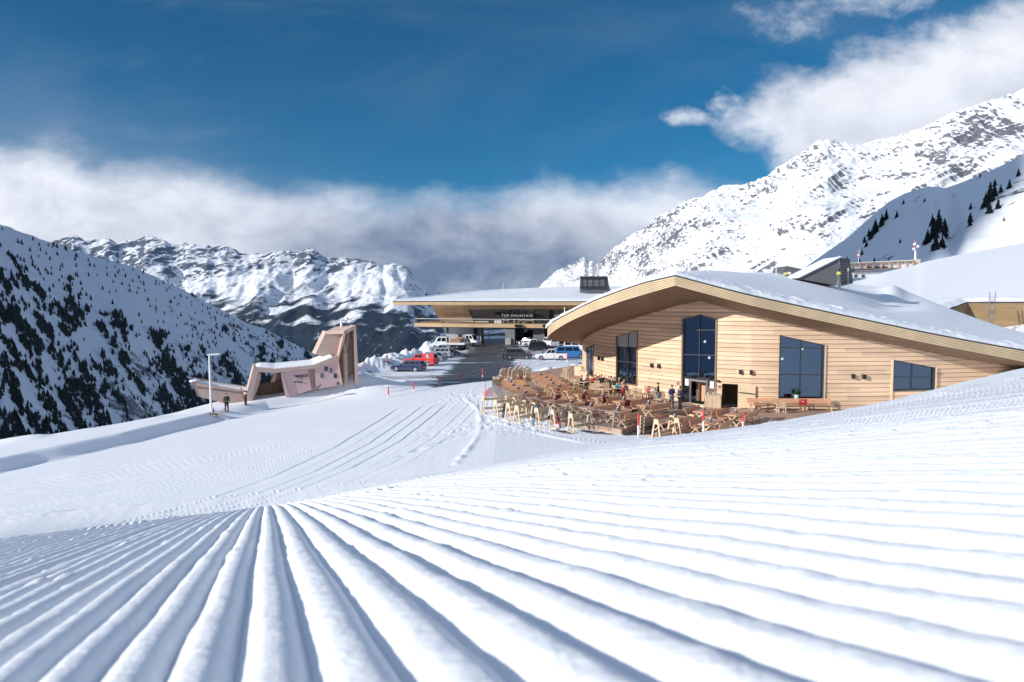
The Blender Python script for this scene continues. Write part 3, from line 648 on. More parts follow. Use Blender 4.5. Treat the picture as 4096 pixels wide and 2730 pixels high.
wood('wall_pine', (.77, .55, .375), grain=(.25, .25, 9), board=(.335, 8.4), var=.19); wood('fascia_pine', (.70, .55, .35), grain=(.5, .5, .5), knots=False, var=.15)
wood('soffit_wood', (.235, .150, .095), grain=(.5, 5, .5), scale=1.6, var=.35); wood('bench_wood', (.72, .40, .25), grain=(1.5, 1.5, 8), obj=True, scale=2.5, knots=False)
wood('pale_wood', (.68, .52, .36), obj=True, grain=(3, 3, 1), scale=2, var=.16, knots=False); wood('larch_slats', (.50, .34, .18), grain=(.3, .3, 8), knots=False)
wood('deck_wood', (.44, .305, .235), grain=(.6, 7, 1), scale=1.3, var=.4, knots=False); wood('station_wood', (.50, .34, .20), grain=(.06, .5, 3.5), knots=False, var=.4)
wood('station_fascia', (.58, .40, .23), grain=(.05, .5, 5), knots=False, var=.25); wood('door_wood', (.70, .55, .37), grain=(5, 5, .4), knots=False, var=.08)
wood('rack_wood', (.60, .45, .29), obj=True, grain=(1, 1, 1), scale=3, var=.18, knots=False)
flat('dark_metal', (.045, .05, .06), .45, .3); flat('black', (.012, .012, .014), .5); flat('grey_cladding', (.135, .14, .15), .5, .2, var=.06)
flat('white_paint', (.75, .76, .78), .5); flat('concrete', (.42, .42, .44), .85, var=.2, scale=1.5); flat('grey_concrete', (.22, .225, .24), .85, var=.25, scale=1)
flat('red_plastic', (.72, .05, .07), .45); flat('orange_plastic', (.8, .16, .03), .45); flat('steel', (.45, .46, .48), .35, .8); flat('frame_dark', (.05, .055, .065), .4, .2)
flat('cushion', (.62, .55, .46), .9); flat('box_grey', (.11, .125, .15), .55); flat('window_frame_wood', (.25, .165, .11), .6)
flat('blanket_red', (.30, .03, .025), .95, scale=14, var=.3); flat('blanket_green', (.02, .07, .035), .95, scale=14, var=.3); flat('blanket_yellow', (.62, .34, .08), .95)
flat('reddish_concrete', (.52, .385, .335), .9, var=.16, scale=1.1); flat('pink_plaster', (.62, .44, .44), .9, var=.12, scale=2.2); flat('blind_fabric', (.42, .43, .46), .9, var=.03)
flat('dark_soil', (.05, .045, .042), .95, scale=3, var=.5); flat('interior', (.11, .075, .05), .8); flat('yellow', (.5, .45, .1), .6)
flat('membrane', (.05, .05, .056), .6)
def mk_glass():
    t = NT('window_glass'); N, L = t.N, t.L; g = t.nd('ShaderNodeBsdfGlossy'); g.inputs['Roughness'].default_value = .015; g.inputs['Color'].default_value = (.45, .68, 1, 1)
    tr = t.nd('ShaderNodeBsdfTransparent'); tr.inputs['Color'].default_value = (.30, .36, .42, 1); fr = t.nd('ShaderNodeFresnel'); fr.inputs['IOR'].default_value = 1.9
    n = t.noise(t.pos(), .35, 2); b = t.nd('ShaderNodeBump'); L.new(n, b.inputs['Height']); b.inputs['Strength'].default_value = .05; b.inputs['Distance'].default_value = .15; L.new(b.outputs[0], g.inputs['Normal'])
    mx = t.nd('ShaderNodeMixShader'); L.new(t.m('ADD', fr.outputs[0], .12, clamp=True), mx.inputs[0]); L.new(tr.outputs[0], mx.inputs[1]); L.new(g.outputs[0], mx.inputs[2]); L.new(mx.outputs[0], N['Material Output'].inputs[0])
    t = NT('clear_glass'); N, L = t.N, t.L; g = t.nd('ShaderNodeBsdfGlossy'); g.inputs['Roughness'].default_value = .02
    tr = t.nd('ShaderNodeBsdfTransparent'); tr.inputs['Color'].default_value = (.86, .88, .9, 1); fr = t.nd('ShaderNodeFresnel'); fr.inputs['IOR'].default_value = 1.5
    mx = t.nd('ShaderNodeMixShader'); L.new(fr.outputs[0], mx.inputs[0]); L.new(tr.outputs[0], mx.inputs[1]); L.new(g.outputs[0], mx.inputs[2]); L.new(mx.outputs[0], N['Material Output'].inputs[0])
    t = NT('pendant_glow'); t.b.inputs['Emission Color'].default_value = (1, .9, .75, 1); t.b.inputs['Emission Strength'].default_value = 2.5
mk_glass()
# ---------------------------------------------------------------- restaurant
rest = thing('restaurant_building', (20, 60, -8.1), 0, 'curved timber mountain restaurant with sweeping snow-covered roof and tall peaked entrance window', 'restaurant')
RM = Matrix.Translation((-20, -60, 8.1))
def rb(mb, name, mat, parent=None, **k):
    return mb.build(name, mat, parent or rest, inv=RM, **k)
WP = [(583.5, 84), (582.6, 80), (583, 77), (584.5, 74), (588, 70.8), (594, 67.6), (600, 65.2), (609, 63.3), (617, 62), (627, 60.7), (637.9, 59.4), (658, 57.5), (682.8, 55.6), (700, 54.2), (717.1, 53.1), (745, 52.1), (757, 51.8), (780.5, 51.55), (824.5, 51.5), (870, 51.7), (894.8, 51.9), (936.1, 52.5), (1010, 54.3), (1075, 56.5)]
WT = [(583.5, 343.2), (582.6, 342.8), (583.3, 341.9), (584.5, 339.6), (586.2, 338), (593, 333.6), (601.5, 329.4), (620.6, 322.8), (649.3, 314.1), (678, 305.5), (700, 301.2), (716.3, 306), (750, 314.2), (819.9, 330.7), (894.4, 345.2), (948, 356.3), (1009.7, 366.2), (1075, 377)]
def wall_samples():
    out = []     # (px, X, Y)
    pts = curvepts([((p-512)/FPX*Y, Y) for p, Y in WP], 10)
    for x, y in pts: out.append((x/y*FPX+512, x, y))
    return out
WS = wall_samples(); WSx = np.array([w[1] for w in WS]); WSy = np.array([w[2] for w in WS])
WSs = np.concatenate([[0], np.cumsum(np.hypot(np.diff(WSx), np.diff(WSy)))]); WSp = np.array([w[0] for w in WS])
def s_of_px(px):
    k = 22; return float(np.interp(px, WSp[k:], WSs[k:]))
def wxy(s, off=0):
    x = float(np.interp(s, WSs, WSx)); y = float(np.interp(s, WSs, WSy)); e = .15
    tx = float(np.interp(s+e, WSs, WSx)-np.interp(s-e, WSs, WSx)); ty = float(np.interp(s+e, WSs, WSy)-np.interp(s-e, WSs, WSy)); l = math.hypot(tx, ty)
    return x+ty/l*off, y-tx/l*off, tx/l, ty/l
def topz(s):
    x, y, _, _ = wxy(s); px = x/y*FPX+512
    if s < WSs[25]: py = float(np.interp(s, [0, WSs[10], WSs[20], WSs[30]], [343.2, 342.8, 341.9, 339.6]))
    else: py = float(np.interp(px, [q[0] for q in WT[3:]], [q[1] for q in WT[3:]]))
    d = ray(px, py); return d[2]/d[1]*y
WIN = []      # s0, s1, bottom z, top function
def zat(s, py):
    x, y, _, _ = wxy(s); d = ray(x/y*FPX+512, py); return d[2]/d[1]*y
def win(pxs, pys, bot):
    ss_ = [s_of_px(p) for p in pxs]; zs = [zat(s, q) for s, q in zip(ss_, pys)]
    w = dict(s=ss_, z=zs, zb=bot, s0=ss_[0], s1=ss_[-1]); WIN.append(w); return w
w0 = win((587.2, 594), (347.6, 344.3), -7.45); w1 = win((617, 637.9), (336.1, 330.2), -7.3); w2 = win((682.8, 700, 717.1), (318.5, 314.1, 318.9), -8.1)
wd = win((723.1, 739.2), (383.5, 384.3), -8.1); w3 = win((780.5, 824.5), (335.3, 344.9), -7.5); w4 = win((894.8, 936.1), (360, 367.5), -6.75)
def clad(name, z0, pitch, gap, off, mat, thick=.03, full=False):
    S = sorted(set(list(WSs)+[w['s0'] for w in WIN]+[w['s1'] for w in WIN]+[s for w in WIN for s in w['s']])); mb = MB()
    for a, b in zip(S[:-1], S[1:]):
        if b-a < 1e-5: continue
        mid = (a+b)/2; iv = [((-9.5, -9.5), (topz(a)+.05, topz(b)+.05))]
        for w in WIN:
            if w['s0'] < mid < w['s1']:
                wt = [float(np.interp(q, w['s'], w['z'])) for q in (a, b)]
                iv = [((-9.5, -9.5), (w['zb'], w['zb'])), (tuple(wt), iv[0][1])]
        ax, ay, _, _ = wxy(a, off); bx, by, _, _ = wxy(b, off); ax2, ay2, _, _ = wxy(a, off-thick); bx2, by2, _, _ = wxy(b, off-thick)
        for lo, up in iv:
            if full: ks = [(-30, 30)]
            else: ks = [(z0+k*pitch+gap/2, z0+(k+1)*pitch-gap/2) for k in range(40)]
            for za, zb in ks:
                la, lb, ua, ub = max(za, lo[0]), max(za, lo[1]), min(zb, up[0]), min(zb, up[1])
                if ua <= la and ub <= lb: continue
                ua = max(ua, la); ub = max(ub, lb)
                mb.quad((ax, ay, la), (bx, by, lb), (bx, by, ub), (ax, ay, ua))
                if not full:
                    mb.quad((ax, ay, ua), (bx, by, ub), (bx2, by2, ub), (ax2, ay2, ua)); mb.quad((ax, ay, la), (ax2, ay2, la), (bx2, by2, lb), (bx, by, lb))
    return rb(mb, name, mat)
clad('wall', -9.5, .335, .033, 0, 'wall_pine'); clad('wall_backing', 0, 1, 0, -.035, 'black', full=True)
# room behind the glass
mb = MB(); rows = [[], []]; s = 2.0
while s < WSs[-1]-1:
    x, y, _, _ = wxy(s, -5.5 if s > 12 else -2.0-s*.29); rows[0].append((x, y, -8.4)); rows[1].append((x, y, min(topz(s), 0)-.3)); s += 1.5
mb.sheet(rows); rb(mb, 'inner_wall', 'interior')
def pane_frame(w, mull=(), bars=(), zbars=(), trim='window_frame_wood', tw=.09, parent_name='window', skip_bottom=False, extra=0):
    """window > frame, mullions, pane : follows the wall curve between s0 and s1"""
    a, b = w['s0'], w['s1']; xa, ya, _, _ = wxy(a, -.09); xb, yb, _, _ = wxy(b, -.09); d = Vector((xb-xa, yb-ya, 0)); L_ = d.length; d.normalize(); n = Vector((d.y, -d.x, 0))
    P = lambda t, z, o=0: Vector((xa, ya, 0))+d*(t*L_)+n*o+Vector((0, 0, z)); ts = [(q-a)/(b-a) for q in w['s']]; zb = w['zb']
    tops = [P(t, z) for t, z in zip(ts, w['z'])]
    f = MB()
    f.beam(P(0, zb, .06), P(0, w['z'][0], .06), tw, .22, up=n); f.beam(P(1, zb, .06), P(1, w['z'][-1], .06), tw, .22, up=n)
    for (t0, z0), (t1, z1) in zip(list(zip(ts, w['z']))[:-1], list(zip(ts, w['z']))[1:]): f.beam(P(t0, z0-.03, .05), P(t1, z1-.03, .05), tw*.8, .18, up=n)
    if not skip_bottom: f.beam(P(0, zb+.04, .06), P(1, zb+.04, .06), .10, .24, up=n)
    fo = rb(f, 'window_frame', trim)
    m_ = MB(); top_at = lambda t: float(np.interp(t, ts, w['z']))
    for t in mull: m_.beam(P(t, zb+extra, .02), P(t, top_at(t)-.03, .02), .07, .08, up=n)
    for z in bars: m_.beam(P(.01, z[0], .02), P(.99, z[1], .02), .08, .07, up=n)
    rb(m_, 'mullion', 'frame_dark', fo)
    g = MB(); g.quad(*([P(0, zb+extra, -.01), P(1, zb+extra, -.01)]+[P(t, z-.02, -.01) for t, z in reversed(list(zip(ts, w['z'])))])); rb(g, 'pane', 'window_glass', fo)
    return P, fo, L_
def zw(w, t, py):
    s = lerp(w['s0'], w['s1'], t); return zat(s, py)
pane_frame(w0, (.5,), ((zw(w0, 0, 354.5), zw(w0, 1, 355.5)),))
P1, f1, _ = pane_frame(w1, (.54,), ((zw(w1, 0, 360.8), zw(w1, 1, 363)),))
mb = MB(); mb.quad(P1(.02, zw(w1, 0, 346.3), .012), P1(.98, zw(w1, 1, 347.3), .012), P1(.98, w1['z'][1]-.05, .012), P1(.02, w1['z'][0]-.05, .012)); rb(mb, 'roller_blind', 'blind_fabric', f1)
zdoor = zw(w2, .5, 379.4)
P2, f2, L2 = pane_frame(w2, (.5,), ((zw(w2, 0, 329.9), zw(w2, 1, 330.2)), (zw(w2, 0, 354.5), zw(w2, 1, 355.5)), (zdoor, zdoor)), tw=.12, skip_bottom=True, extra=zdoor+8.1)
ta, tb = .245, .73
mb = MB()
for t in (ta, tb): mb.beam(P2(t, -8.1, .05), P2(t, zdoor, .05), .13, .14, up=(0, -1, 0))
mb.beam(P2(ta, zdoor-.12, .05), P2(tb, zdoor-.12, .05), .14, .14)
de = rb(mb, 'entrance_door', 'steel')
mb = MB(); mb.quad(P2(0.02, -8.05, 0), P2(ta, -8.05, 0), P2(ta, zdoor, 0), P2(.02, zdoor, 0)); rb(mb, 'door_glass', 'window_glass', de); mb = MB(); mb.quad(P2(tb, -8.05, 0), P2(.98, -8.05, 0), P2(.98, zdoor, 0), P2(tb, zdoor, 0)); rb(mb, 'door_glass', 'window_glass', de)
mb = MB()
for t in (.08, .82): mb = MB(); mb.quad(P2(t, -6.75, .03), P2(t+.11, -6.75, .03), P2(t+.11, -6.2, .03), P2(t, -6.2, .03)); rb(mb, 'door_notice', 'white_paint', de)
mb = MB(); mb.quad(P2(ta-.05, -8.05, -1.0), P2(tb+.25, -8.05, -1.3), P2(tb+.25, zdoor, -1.3), P2(ta-.05, zdoor, -1.0)); rb(mb, 'vestibule_wall', 'bench_wood', de)
P3, f3, L3 = pane_frame(w3, (.49,), ((zw(w3, 0, 347.6), zw(w3, 1, 348.2)), (zw(w3, 0, 374.3), zw(w3, 1, 375))), trim='frame_dark')
P4, f4, L4 = pane_frame(w4, (.47,), ((zw(w4, 0, 377), zw(w4, 1, 377.2)),), trim='frame_dark')
for w, P, t, side in ((w3, P3, 1.0, 1), (w4, P4, 0, -1), (w4, P4, 1.0, 1)):
    mb = MB(); z1 = w['z'][-1] if t > .5 else w['z'][0]; mb.beam(P(t, w['zb']-(2 if w is w4 else 0), .13)+Vector((side*.10, 0, 0)), P(t, z1, .13)+Vector((side*.10, 0, 0)), .13, .10, up=(0, -1, 0)); rb(mb, 'window_trim', 'pale_wood')
mb = MB()
for s_, z, r in ((.3, -3.2, 0), (.22, -4.6, 1), (.7, -4.4, 0), (.78, -2.6, 0), (.8, -4.9, 1)): mb = MB(); mb.ball(P2(s_, z, -1.6-r), .11); rb(mb, 'pendant_lamp', 'pendant_glow')
for s_, z in ((.25, -4.4), (.72, -3.6)): mb = MB(); mb.ball(P3(s_, z, -1.6), .10); rb(mb, 'pendant_lamp', 'pendant_glow')
# pot with a plant on the inner sill of the large window
pt = thing('potted_plant', P3(.40, -7.4, .14), 0, 'green leafy plant in a pale mint pot on the sill of the large window', 'plant')
MB().tube((0, 0, 0), (0, 0, .42), .14, .19, 12).build('pot', flat('mint', (.45, .62, .58), .5), pt)
rn_ = random.Random(4); mb = MB()
for i in range(60):
    a = rn_.uniform(0, 6.28); l = rn_.uniform(.25, .62); e = rn_.uniform(.3, 1.3); d = Vector((math.cos(a)*math.cos(e), math.sin(a)*math.cos(e)*.5, math.sin(e)))*l; q = Vector((0, 0, .4)); t_ = Vector((-math.sin(a), math.cos(a), 0))*.05
    mb.quad(q, q+d*.5-t_, q+d, q+d*.5+t_)
mb.build('leaves', flat('leaf_green', (.04, .11, .03), .6), pt)
# service doorway and the open door leaf flat against the wall
Pd = lambda px, z, o: (lambda s: Vector((wxy(s, o)[0], wxy(s, o)[1], z)))(s_of_px(px))
mb = MB(); zt = wd['z'][0]
mb.quad(Pd(723.1, -8.1, -1.6), Pd(739.2, -8.1, -1.6), Pd(739.2, zt, -1.6), Pd(723.1, zt, -1.6)); mb.quad(Pd(723.1, -8.1, 0), Pd(723.1, -8.1, -1.6), Pd(723.1, zt, -1.6), Pd(723.1, zt, 0)); mb.quad(Pd(739.2, -8.1, 0), Pd(739.2, zt, 0), Pd(739.2, zt, -1.6), Pd(739.2, -8.1, -1.6))
mb.quad(Pd(723.1, zt, 0), Pd(723.1, zt, -1.6), Pd(739.2, zt, -1.6), Pd(739.2, zt, 0)); rb(mb, 'doorway', 'interior')
mb = MB(); mb.beam((Pd(739.9, -8.05, .30)+Pd(739.9, zt-.05, .30))/2, (Pd(756.6, -8.05, .16)+Pd(756.6, zt-.05, .16))/2, .06, zt+8.0)
dl = rb(mb, 'door_leaf', 'door_wood')
MB().beam(RM @ Pd(741, -6.85, .40), RM @ Pd(755.5, -6.95, .26), .05, .06).build('push_bar', 'dark_metal', dl)
# lamps on the wall
def wall_lamp(px, py, sz=.34):
    s = s_of_px(px); z = zat(s, py); x, y, tx, ty = wxy(s, .15); rz = math.atan2(ty, tx)
    m = MB(); m.box((x, y, z), (.20, .20, sz), rz); q = rb(m, 'wall_lamp', 'black', bevel=.015)
    x2, y2, _, _ = wxy(s, .04); m = MB(); m.box((x2, y2, z), (.1, .09, .1), rz); rb(m, 'lamp_bracket', 'dark_metal', q)
for q in ((600.3, 358.3), (603.8, 359), (653.2, 365.3), (660.3, 366), (741.5, 371.7), (752.1, 372.3), (853.8, 376.1), (865, 376.5)): wall_lamp(*q)
wall_lamp(719.4, 380.8, .16)
def plaque(px, py, w, h, mat='pale_wood', name='wall_plaque'):
    s = s_of_px(px); z = zat(s, py); x, y, tx, ty = wxy(s, .03); m = MB(); m.box((x, y, z), (w, .05, h), math.atan2(ty, tx)); rb(m, name, mat)
plaque(679, 383.3, .22, .22, 'window_frame_wood'); plaque(720.5, 386.8, .24, .24, 'window_frame_wood'); plaque(859.3, 376.3, .45, .42, 'pale_wood', 'hanging_board')
# roof ------------------------------------------------------------------
EY = [(545.3, 62), (550, 59.5), (558.5, 57.5), (572.8, 55.5), (593.9, 53.5), (620.6, 51.8), (644.6, 50.6), (675.2, 49.6), (725.8, 49.3), (808.2, 49.7), (866.4, 50.0), (924.7, 50.4), (982.9, 51.2), (1024, 51.8), (1110, 53)]
ET = [(545.3, 328.5), (549.9, 323.7), (558.5, 319.4), (572.8, 311.8), (593.9, 301.2), (620.6, 291.2), (644.6, 283.1), (675.2, 276.2), (697.2, 282.1), (725.8, 289.8), (750, 295.8), (808.2, 308.5), (866.4, 320.8), (924.7, 333), (982.9, 344), (1024, 351), (1110, 366)]
EB = [(545.3, 338.3), (549.9, 334.2), (558.5, 328.0), (572.8, 319.9), (591.9, 311.8), (620.6, 301.7), (649.3, 293.1), (675.2, 285.7), (706.7, 294.1), (750, 305.5), (808.2, 318.4), (866.4, 330.6), (924.7, 342.9), (982.9, 353.9), (1024, 362.1), (1110, 377)]
I = lambda t, x: float(np.interp(x, [q[0] for q in t], [q[1] for q in t]))
epx = sorted(set(list(np.linspace(545.3, 675.2, 46))+list(np.linspace(675.2, 1110, 70)))); edge = []
for p in epx: Y = I(EY, p); edge.append((at(p, I(ET, p), Y), at(p, I(EB, p), Y)))
rear = []
for px, py, Y in ((583.5, 343.5, 88), (577, 343.3, 84), (569, 342.8, 80), (560, 341.8, 75), (553, 340.7, 70), (548, 339.6, 66), (545.8, 338.8, 63.4)):
    b = at(px, py, Y); rear.append((b+Vector((0, 0, .86)), b))
full = rear+edge
def smooth_run(Q, n=3):
    Q = [Vector(q) for q in Q]
    for _ in range(n):
        for i in range(1, len(Q)-1):
            if abs(i-len(rear)-45) > 0: Q[i] = Q[i-1]*.25+Q[i]*.5+Q[i+1]*.25
    return Q
top = [q[0] for q in full]; bot = [q[1] for q in full]; k_ = len(rear)
top = smooth_run(top); bot = smooth_run(bot)
# laths of the fascia
mb = MB(); nl = 6
def outn(i, P): 
    a = P[max(0, i-1)]; b = P[min(len(P)-1, i+1)]; d = (b-a); n = Vector((d.y, -d.x, 0)); return n.normalized()
for l in range(nl):
    f0, f1_ = (l+.14)/nl, (l+.86)/nl; rows = [[], [], [], []]
    for i in range(len(top)):
        n = outn(i, top); h = top[i]-bot[i]; a = bot[i]+h*f0; b = bot[i]+h*f1_
        rows[0].append(a-n*.02); rows[1].append(a+n*.035); rows[2].append(b+n*.035); rows[3].append(b-n*.02)
    mb.sheet(rows)
rb(mb, 'fascia', 'fascia_pine')
mb = MB(); rows = [[bot[i]-outn(i, top)*.02 for i in range(len(top))], [top[i]-outn(i, top)*.02 for i in range(len(top))]]; mb.sheet(rows); rb(mb, 'fascia_backing', 'window_frame_wood')
mb = MB(); rows = [[top[i]+outn(i, top)*.05 for i in range(len(top))], [top[i]+outn(i, top)*.05+Vector((0, 0, .10)) for i in range(len(top))], [top[i]-outn(i, top)*.8+Vector((0, 0, .12)) for i in range(len(top))]]; mb.sheet(rows); rb(mb, 'roof_flashing', 'membrane')
# soffit between fascia and wall
PAIR = [(rear[0][1], .3), (rear[3][1], WSs[8]), (rear[5][1], WSs[18]), (545.3, WSs[28]), (550, WSs[36]), (562, s_of_px(594)), (592, s_of_px(621)), (632, s_of_px(655)), (675.2, s_of_px(700)), (735, s_of_px(750)), (815, s_of_px(820)), (893, s_of_px(895)), (950, s_of_px(948)), (1024, s_of_px(1010)), (1110, WSs[-1]-.2)]
arcE = np.concatenate([[0], np.cumsum([(bot[i+1]-bot[i]).length for i in range(len(bot)-1)])])
def arc_at(q):
    if isinstance(q, Vector): return arcE[min(range(len(bot)), key=lambda i: (bot[i]-q).length)]
    return arcE[min(range(k_, len(bot)), key=lambda i: abs(epx[i-k_]-q))]
KE = [arc_at(q[0]) for q in PAIR]; KS = [q[1] for q in PAIR]
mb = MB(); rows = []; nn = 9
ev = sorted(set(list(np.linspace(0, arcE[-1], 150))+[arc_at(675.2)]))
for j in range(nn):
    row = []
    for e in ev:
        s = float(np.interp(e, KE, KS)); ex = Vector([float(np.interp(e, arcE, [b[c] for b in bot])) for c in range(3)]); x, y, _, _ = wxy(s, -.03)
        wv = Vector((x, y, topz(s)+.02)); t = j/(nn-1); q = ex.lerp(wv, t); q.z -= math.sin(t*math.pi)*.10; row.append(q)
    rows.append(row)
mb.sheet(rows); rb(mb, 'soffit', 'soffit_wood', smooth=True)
# snow on the roof
KP = [545.5, 558, 594, 645, 675, 725, 808, 866, 925, 983, 1024, 1110]
R1 = [(549, 331, 66), (562, 321.5, 63), (600, 302.5, 60), (648, 283.2, 57.5), (684, 276.2, 57), (728, 283, 57), (804, 300, 57), (860, 312.5, 57), (920, 326, 57), (980, 338, 57), (1024, 346, 57), (1110, 362, 58)]
R2 = [(556, 334, 76), (568, 325, 74), (606, 306, 72), (655, 286, 71), (694, 275.6, 71), (738, 275.2, 71), (795, 284.5, 71), (850, 298, 70), (905, 310, 69), (965, 326.5, 67), (1024, 340.5, 65), (1110, 356, 64)]
R3 = [(572, 337, 90), (585, 330, 90), (615, 312, 90), (665, 290, 90), (705, 278, 90), (752, 276.0, 92), (802, 278.5, 92), (850, 286, 92), (900, 292.5, 88), (952, 313, 80), (1024, 337, 70), (1110, 352, 70)]
rows = []
row0 = [at(p, I(ET, p), I(EY, p)) for p in KP]
def cr(P, t):
    n = len(P)-1; i = min(int(t), n-1); f = t-i; g = lambda k: P[k] if 0 <= k <= n else (P[0]*2-P[1] if k < 0 else P[n]*2-P[n-1]); a, b, c, d = g(i-1), g(i), g(i+1), g(i+2)
    return .5*((2*b)+(c-a)*f+(2*a-5*b+4*c-d)*f*f+(3*b-a-3*c+d)*f**3)
CR = [[Vector(v) for v in row0]]+[[at(*q) for q in r] for r in (R1, R2, R3)]
nu, nv = 520, 130; tab = np.zeros((nv, nu, 3))
ue = np.interp(np.linspace(545.4, 1110, nu), KP, range(len(KP)))
for j in range(nu):
    col = []
    for k, r in enumerate(CR):
        if k == 0:
            p = float(np.interp(ue[j], range(len(KP)), KP)); col.append(at(p, I(ET, p), I(EY, p)))
        else: col.append(cr(r, ue[j]))
    for i in range(nv):
        t = i/(nv-1)*3; tab[i, j] = cr(col, t)
jj_ = np.linspace(0, 1, nu)[None, :]; tt_ = np.linspace(0, 3, nv)[:, None]
rag = .35+.5*noise2(tab[..., 0]*.6, tab[..., 1]*0+1, 8)+.25*noise2(tab[..., 0]*2.4, tab[..., 1]*0, 9)
th = .02+.30*ss(tt_, 0, .14)+.0*jj_; pxr = tab[..., 0]/tab[..., 1]*FPX+512
lump = (.14*fbm(tab[..., 0]*.9, tab[..., 1]*.9, 4, 15)+.20*np.maximum(0, fbm(tab[..., 0]*2.0, tab[..., 1]*2.0, 3, 16)))*np.exp(-((tt_-.35)/.32)**2)*ss(tt_, .0, .12)
broad = .35*noise2(tab[..., 0]*.12, tab[..., 1]*.12, 17)*ss(tt_, .3, 1.2)
trough = -1.0*np.exp(-((pxr-885-30*(tt_-2))/26)**2)*np.exp(-((tt_-2.2)/.5)**2)+.7*np.exp(-((pxr-893)/11)**2)*np.exp(-((tt_-2.75)/.35)**2)
pull = .12+.16*np.clip(rag, 0, 1.2)*1.6
tab[..., 2] += th+lump+broad+trough
tab[..., 1] += (pull*np.exp(-tt_/.08))
edge_z = tab[0:1].copy(); edge_z[..., 2] -= .06; edge_z[..., 1] -= .02
last = tab[-1:].copy(); last[..., 2] -= .5; last[..., 1] += 1
tab = np.concatenate([edge_z, tab, last]); tab -= np.array((20, 60, -8.1))
o = grid_mesh('roof_snow', tab, MATS['snow_roof'], parent=rest)
# things that stand on the roof (parts of the building)
def P_(px, py, Y): return at(px, py, Y)
mb = MB(); A = P_(*r8(405, 352), 72); B = P_(*r8(765, 175), 72); C = P_(*r8(745, 412), 72); mb.prism([A, C, B], (0.2, 4.2, 0))
sk = rb(mb, 'roof_dormer', 'grey_cladding')
D_ = P_(*r8(857, 182), 74.2); E_ = P_(*r8(886, 392), 74.2); C2 = P_(*r8(782, 418), 72.0); B2 = P_(*r8(765, 175), 72.0)
mb = MB(); mb.prism([B2, C2, E_, D_], (.15, .3, 0)); dz = rb(mb, 'dormer_end', 'membrane', sk)
mb = MB()
for i in range(9):
    t0 = .20+i*.075; a = B2.lerp(C2, t0); b = D_.lerp(E_, t0); mb.beam(a+Vector((0, -.06, 0)), b+Vector((0, -.06, 0)), .05, .09)
rb(mb, 'louvre', 'grey_cladding', sk)
mb = MB(); mb.beam(A+Vector((0, -.1, .1)), B+Vector((0, -.1, .12)), .4, .10, up=(0, 0, 1)); mb.beam(A+Vector((.2, 2, .1)), B+Vector((.2, 2, .12)), 4.2, .08); rb(mb, 'dormer_snow', 'snow_roof', sk)
mb = MB(); a = P_(*r8(268, 340), 88); b = P_(*r8(312, 246), 88); c = P_(*r8(505, 285), 88); d = P_(*r8(505, 345), 88); mb.prism([a, d, c, b], (0, 4, 0)); sk2 = rb(mb, 'roof_dormer', 'grey_cladding')
mb = MB(); mb.beam(b+Vector((0, 2, .1)), c+Vector((0, 2, .1)), 4.2, .16); rb(mb, 'dormer_snow', 'snow_roof', sk2)
def vent(px, py0, py1, Y, r, head):
    a = P_(px, py1+1.5, Y); b = P_(px, py0, Y); m = MB(); m.tube(a, b, r); q = rb(m, 'roof_vent', 'steel' if head != 'y' else 'grey_cladding'); m = MB(); m.tube(b, b+Vector((0, 0, .3)), r*1.7, r*1.3); rb(m, 'vent_cap', 'yellow' if head == 'y' else 'white_paint', q)
vent(r8(764, 0)[0], 274.6, 288.5, 70, .16, 'y'); vent(r8(310, 0)[0], 275, 282, 84, .22, 'y'); vent(r8(335, 0)[0], 274.5, 282, 84, .2, 's'); vent(r7(1690, 0)[0], 267.5, 276.5, 70, .09, 's'); vent(r7(2198, 0)[0], 273.5, 277, 80, .12, 's'); vent(r8(843, 0)[0], 271, 287, 71, .03, 's')
for px, y0, y1 in ((682.3, 251, 276), (731.8, 255, 276.5), (776.2, 257, 277.5)):
    m = MB(); m.tube(P_(px, y1, 78), P_(px, y0, 78), .05, .025, 6); rb(m, 'lightning_rod', 'white_paint')
# ---------------------------------------------------------------- slatted timber annexe at the right
an = thing('annexe_building', (60, 95, 0), 0, 'flat-roofed annexe clad in horizontal timber slats at the right edge behind the roof', 'building')
AM = Matrix.Translation((-60, -95, 0))
q0 = P_(945.6, 311, 92); q1 = P_(966.6, 303, 97); q2 = P_(1150, 303.2, 90)
mb = MB(); bk = MB()
for a, b in ((q0, q1), (q1, q2)):
    n = Vector((b.y-a.y, -(b.x-a.x), 0)).normalized(); zb_ = -6.0
    bk.quad(Vector((a.x, a.y, zb_)), Vector((b.x, b.y, zb_)), b, a)
    N_ = 42
    for i in range(N_):
        z0 = lambda p, f: zb_+(p.z-zb_)*f; f0, f1_ = (i+.12)/N_, (i+.72)/N_
        A1, B1, B2_, A2 = Vector((a.x, a.y, z0(a, f0)))+n*.08, Vector((b.x, b.y, z0(b, f0)))+n*.08, Vector((b.x, b.y, z0(b, f1_)))+n*.08, Vector((a.x, a.y, z0(a, f1_)))+n*.08
        mb.quad(A1, B1, B2_, A2); mb.quad(A2, B2_, B2_-n*.07, A2-n*.07); mb.quad(A1, A1-n*.07, B1-n*.07, B1)
mb.build('slat_wall', 'larch_slats', an, inv=AM); bk.build('wall', 'black', an, inv=AM)
mb = MB(); rim = [q0, q1, q2]; rows = [[p+Vector((0, -.15, 0)) for p in rim], [p+Vector((0, -.15, .16)) for p in rim], [p+Vector((0, 12, .2)) for p in rim]]; mb.sheet(rows); mb.build('roof_edge', 'membrane', an, inv=AM)
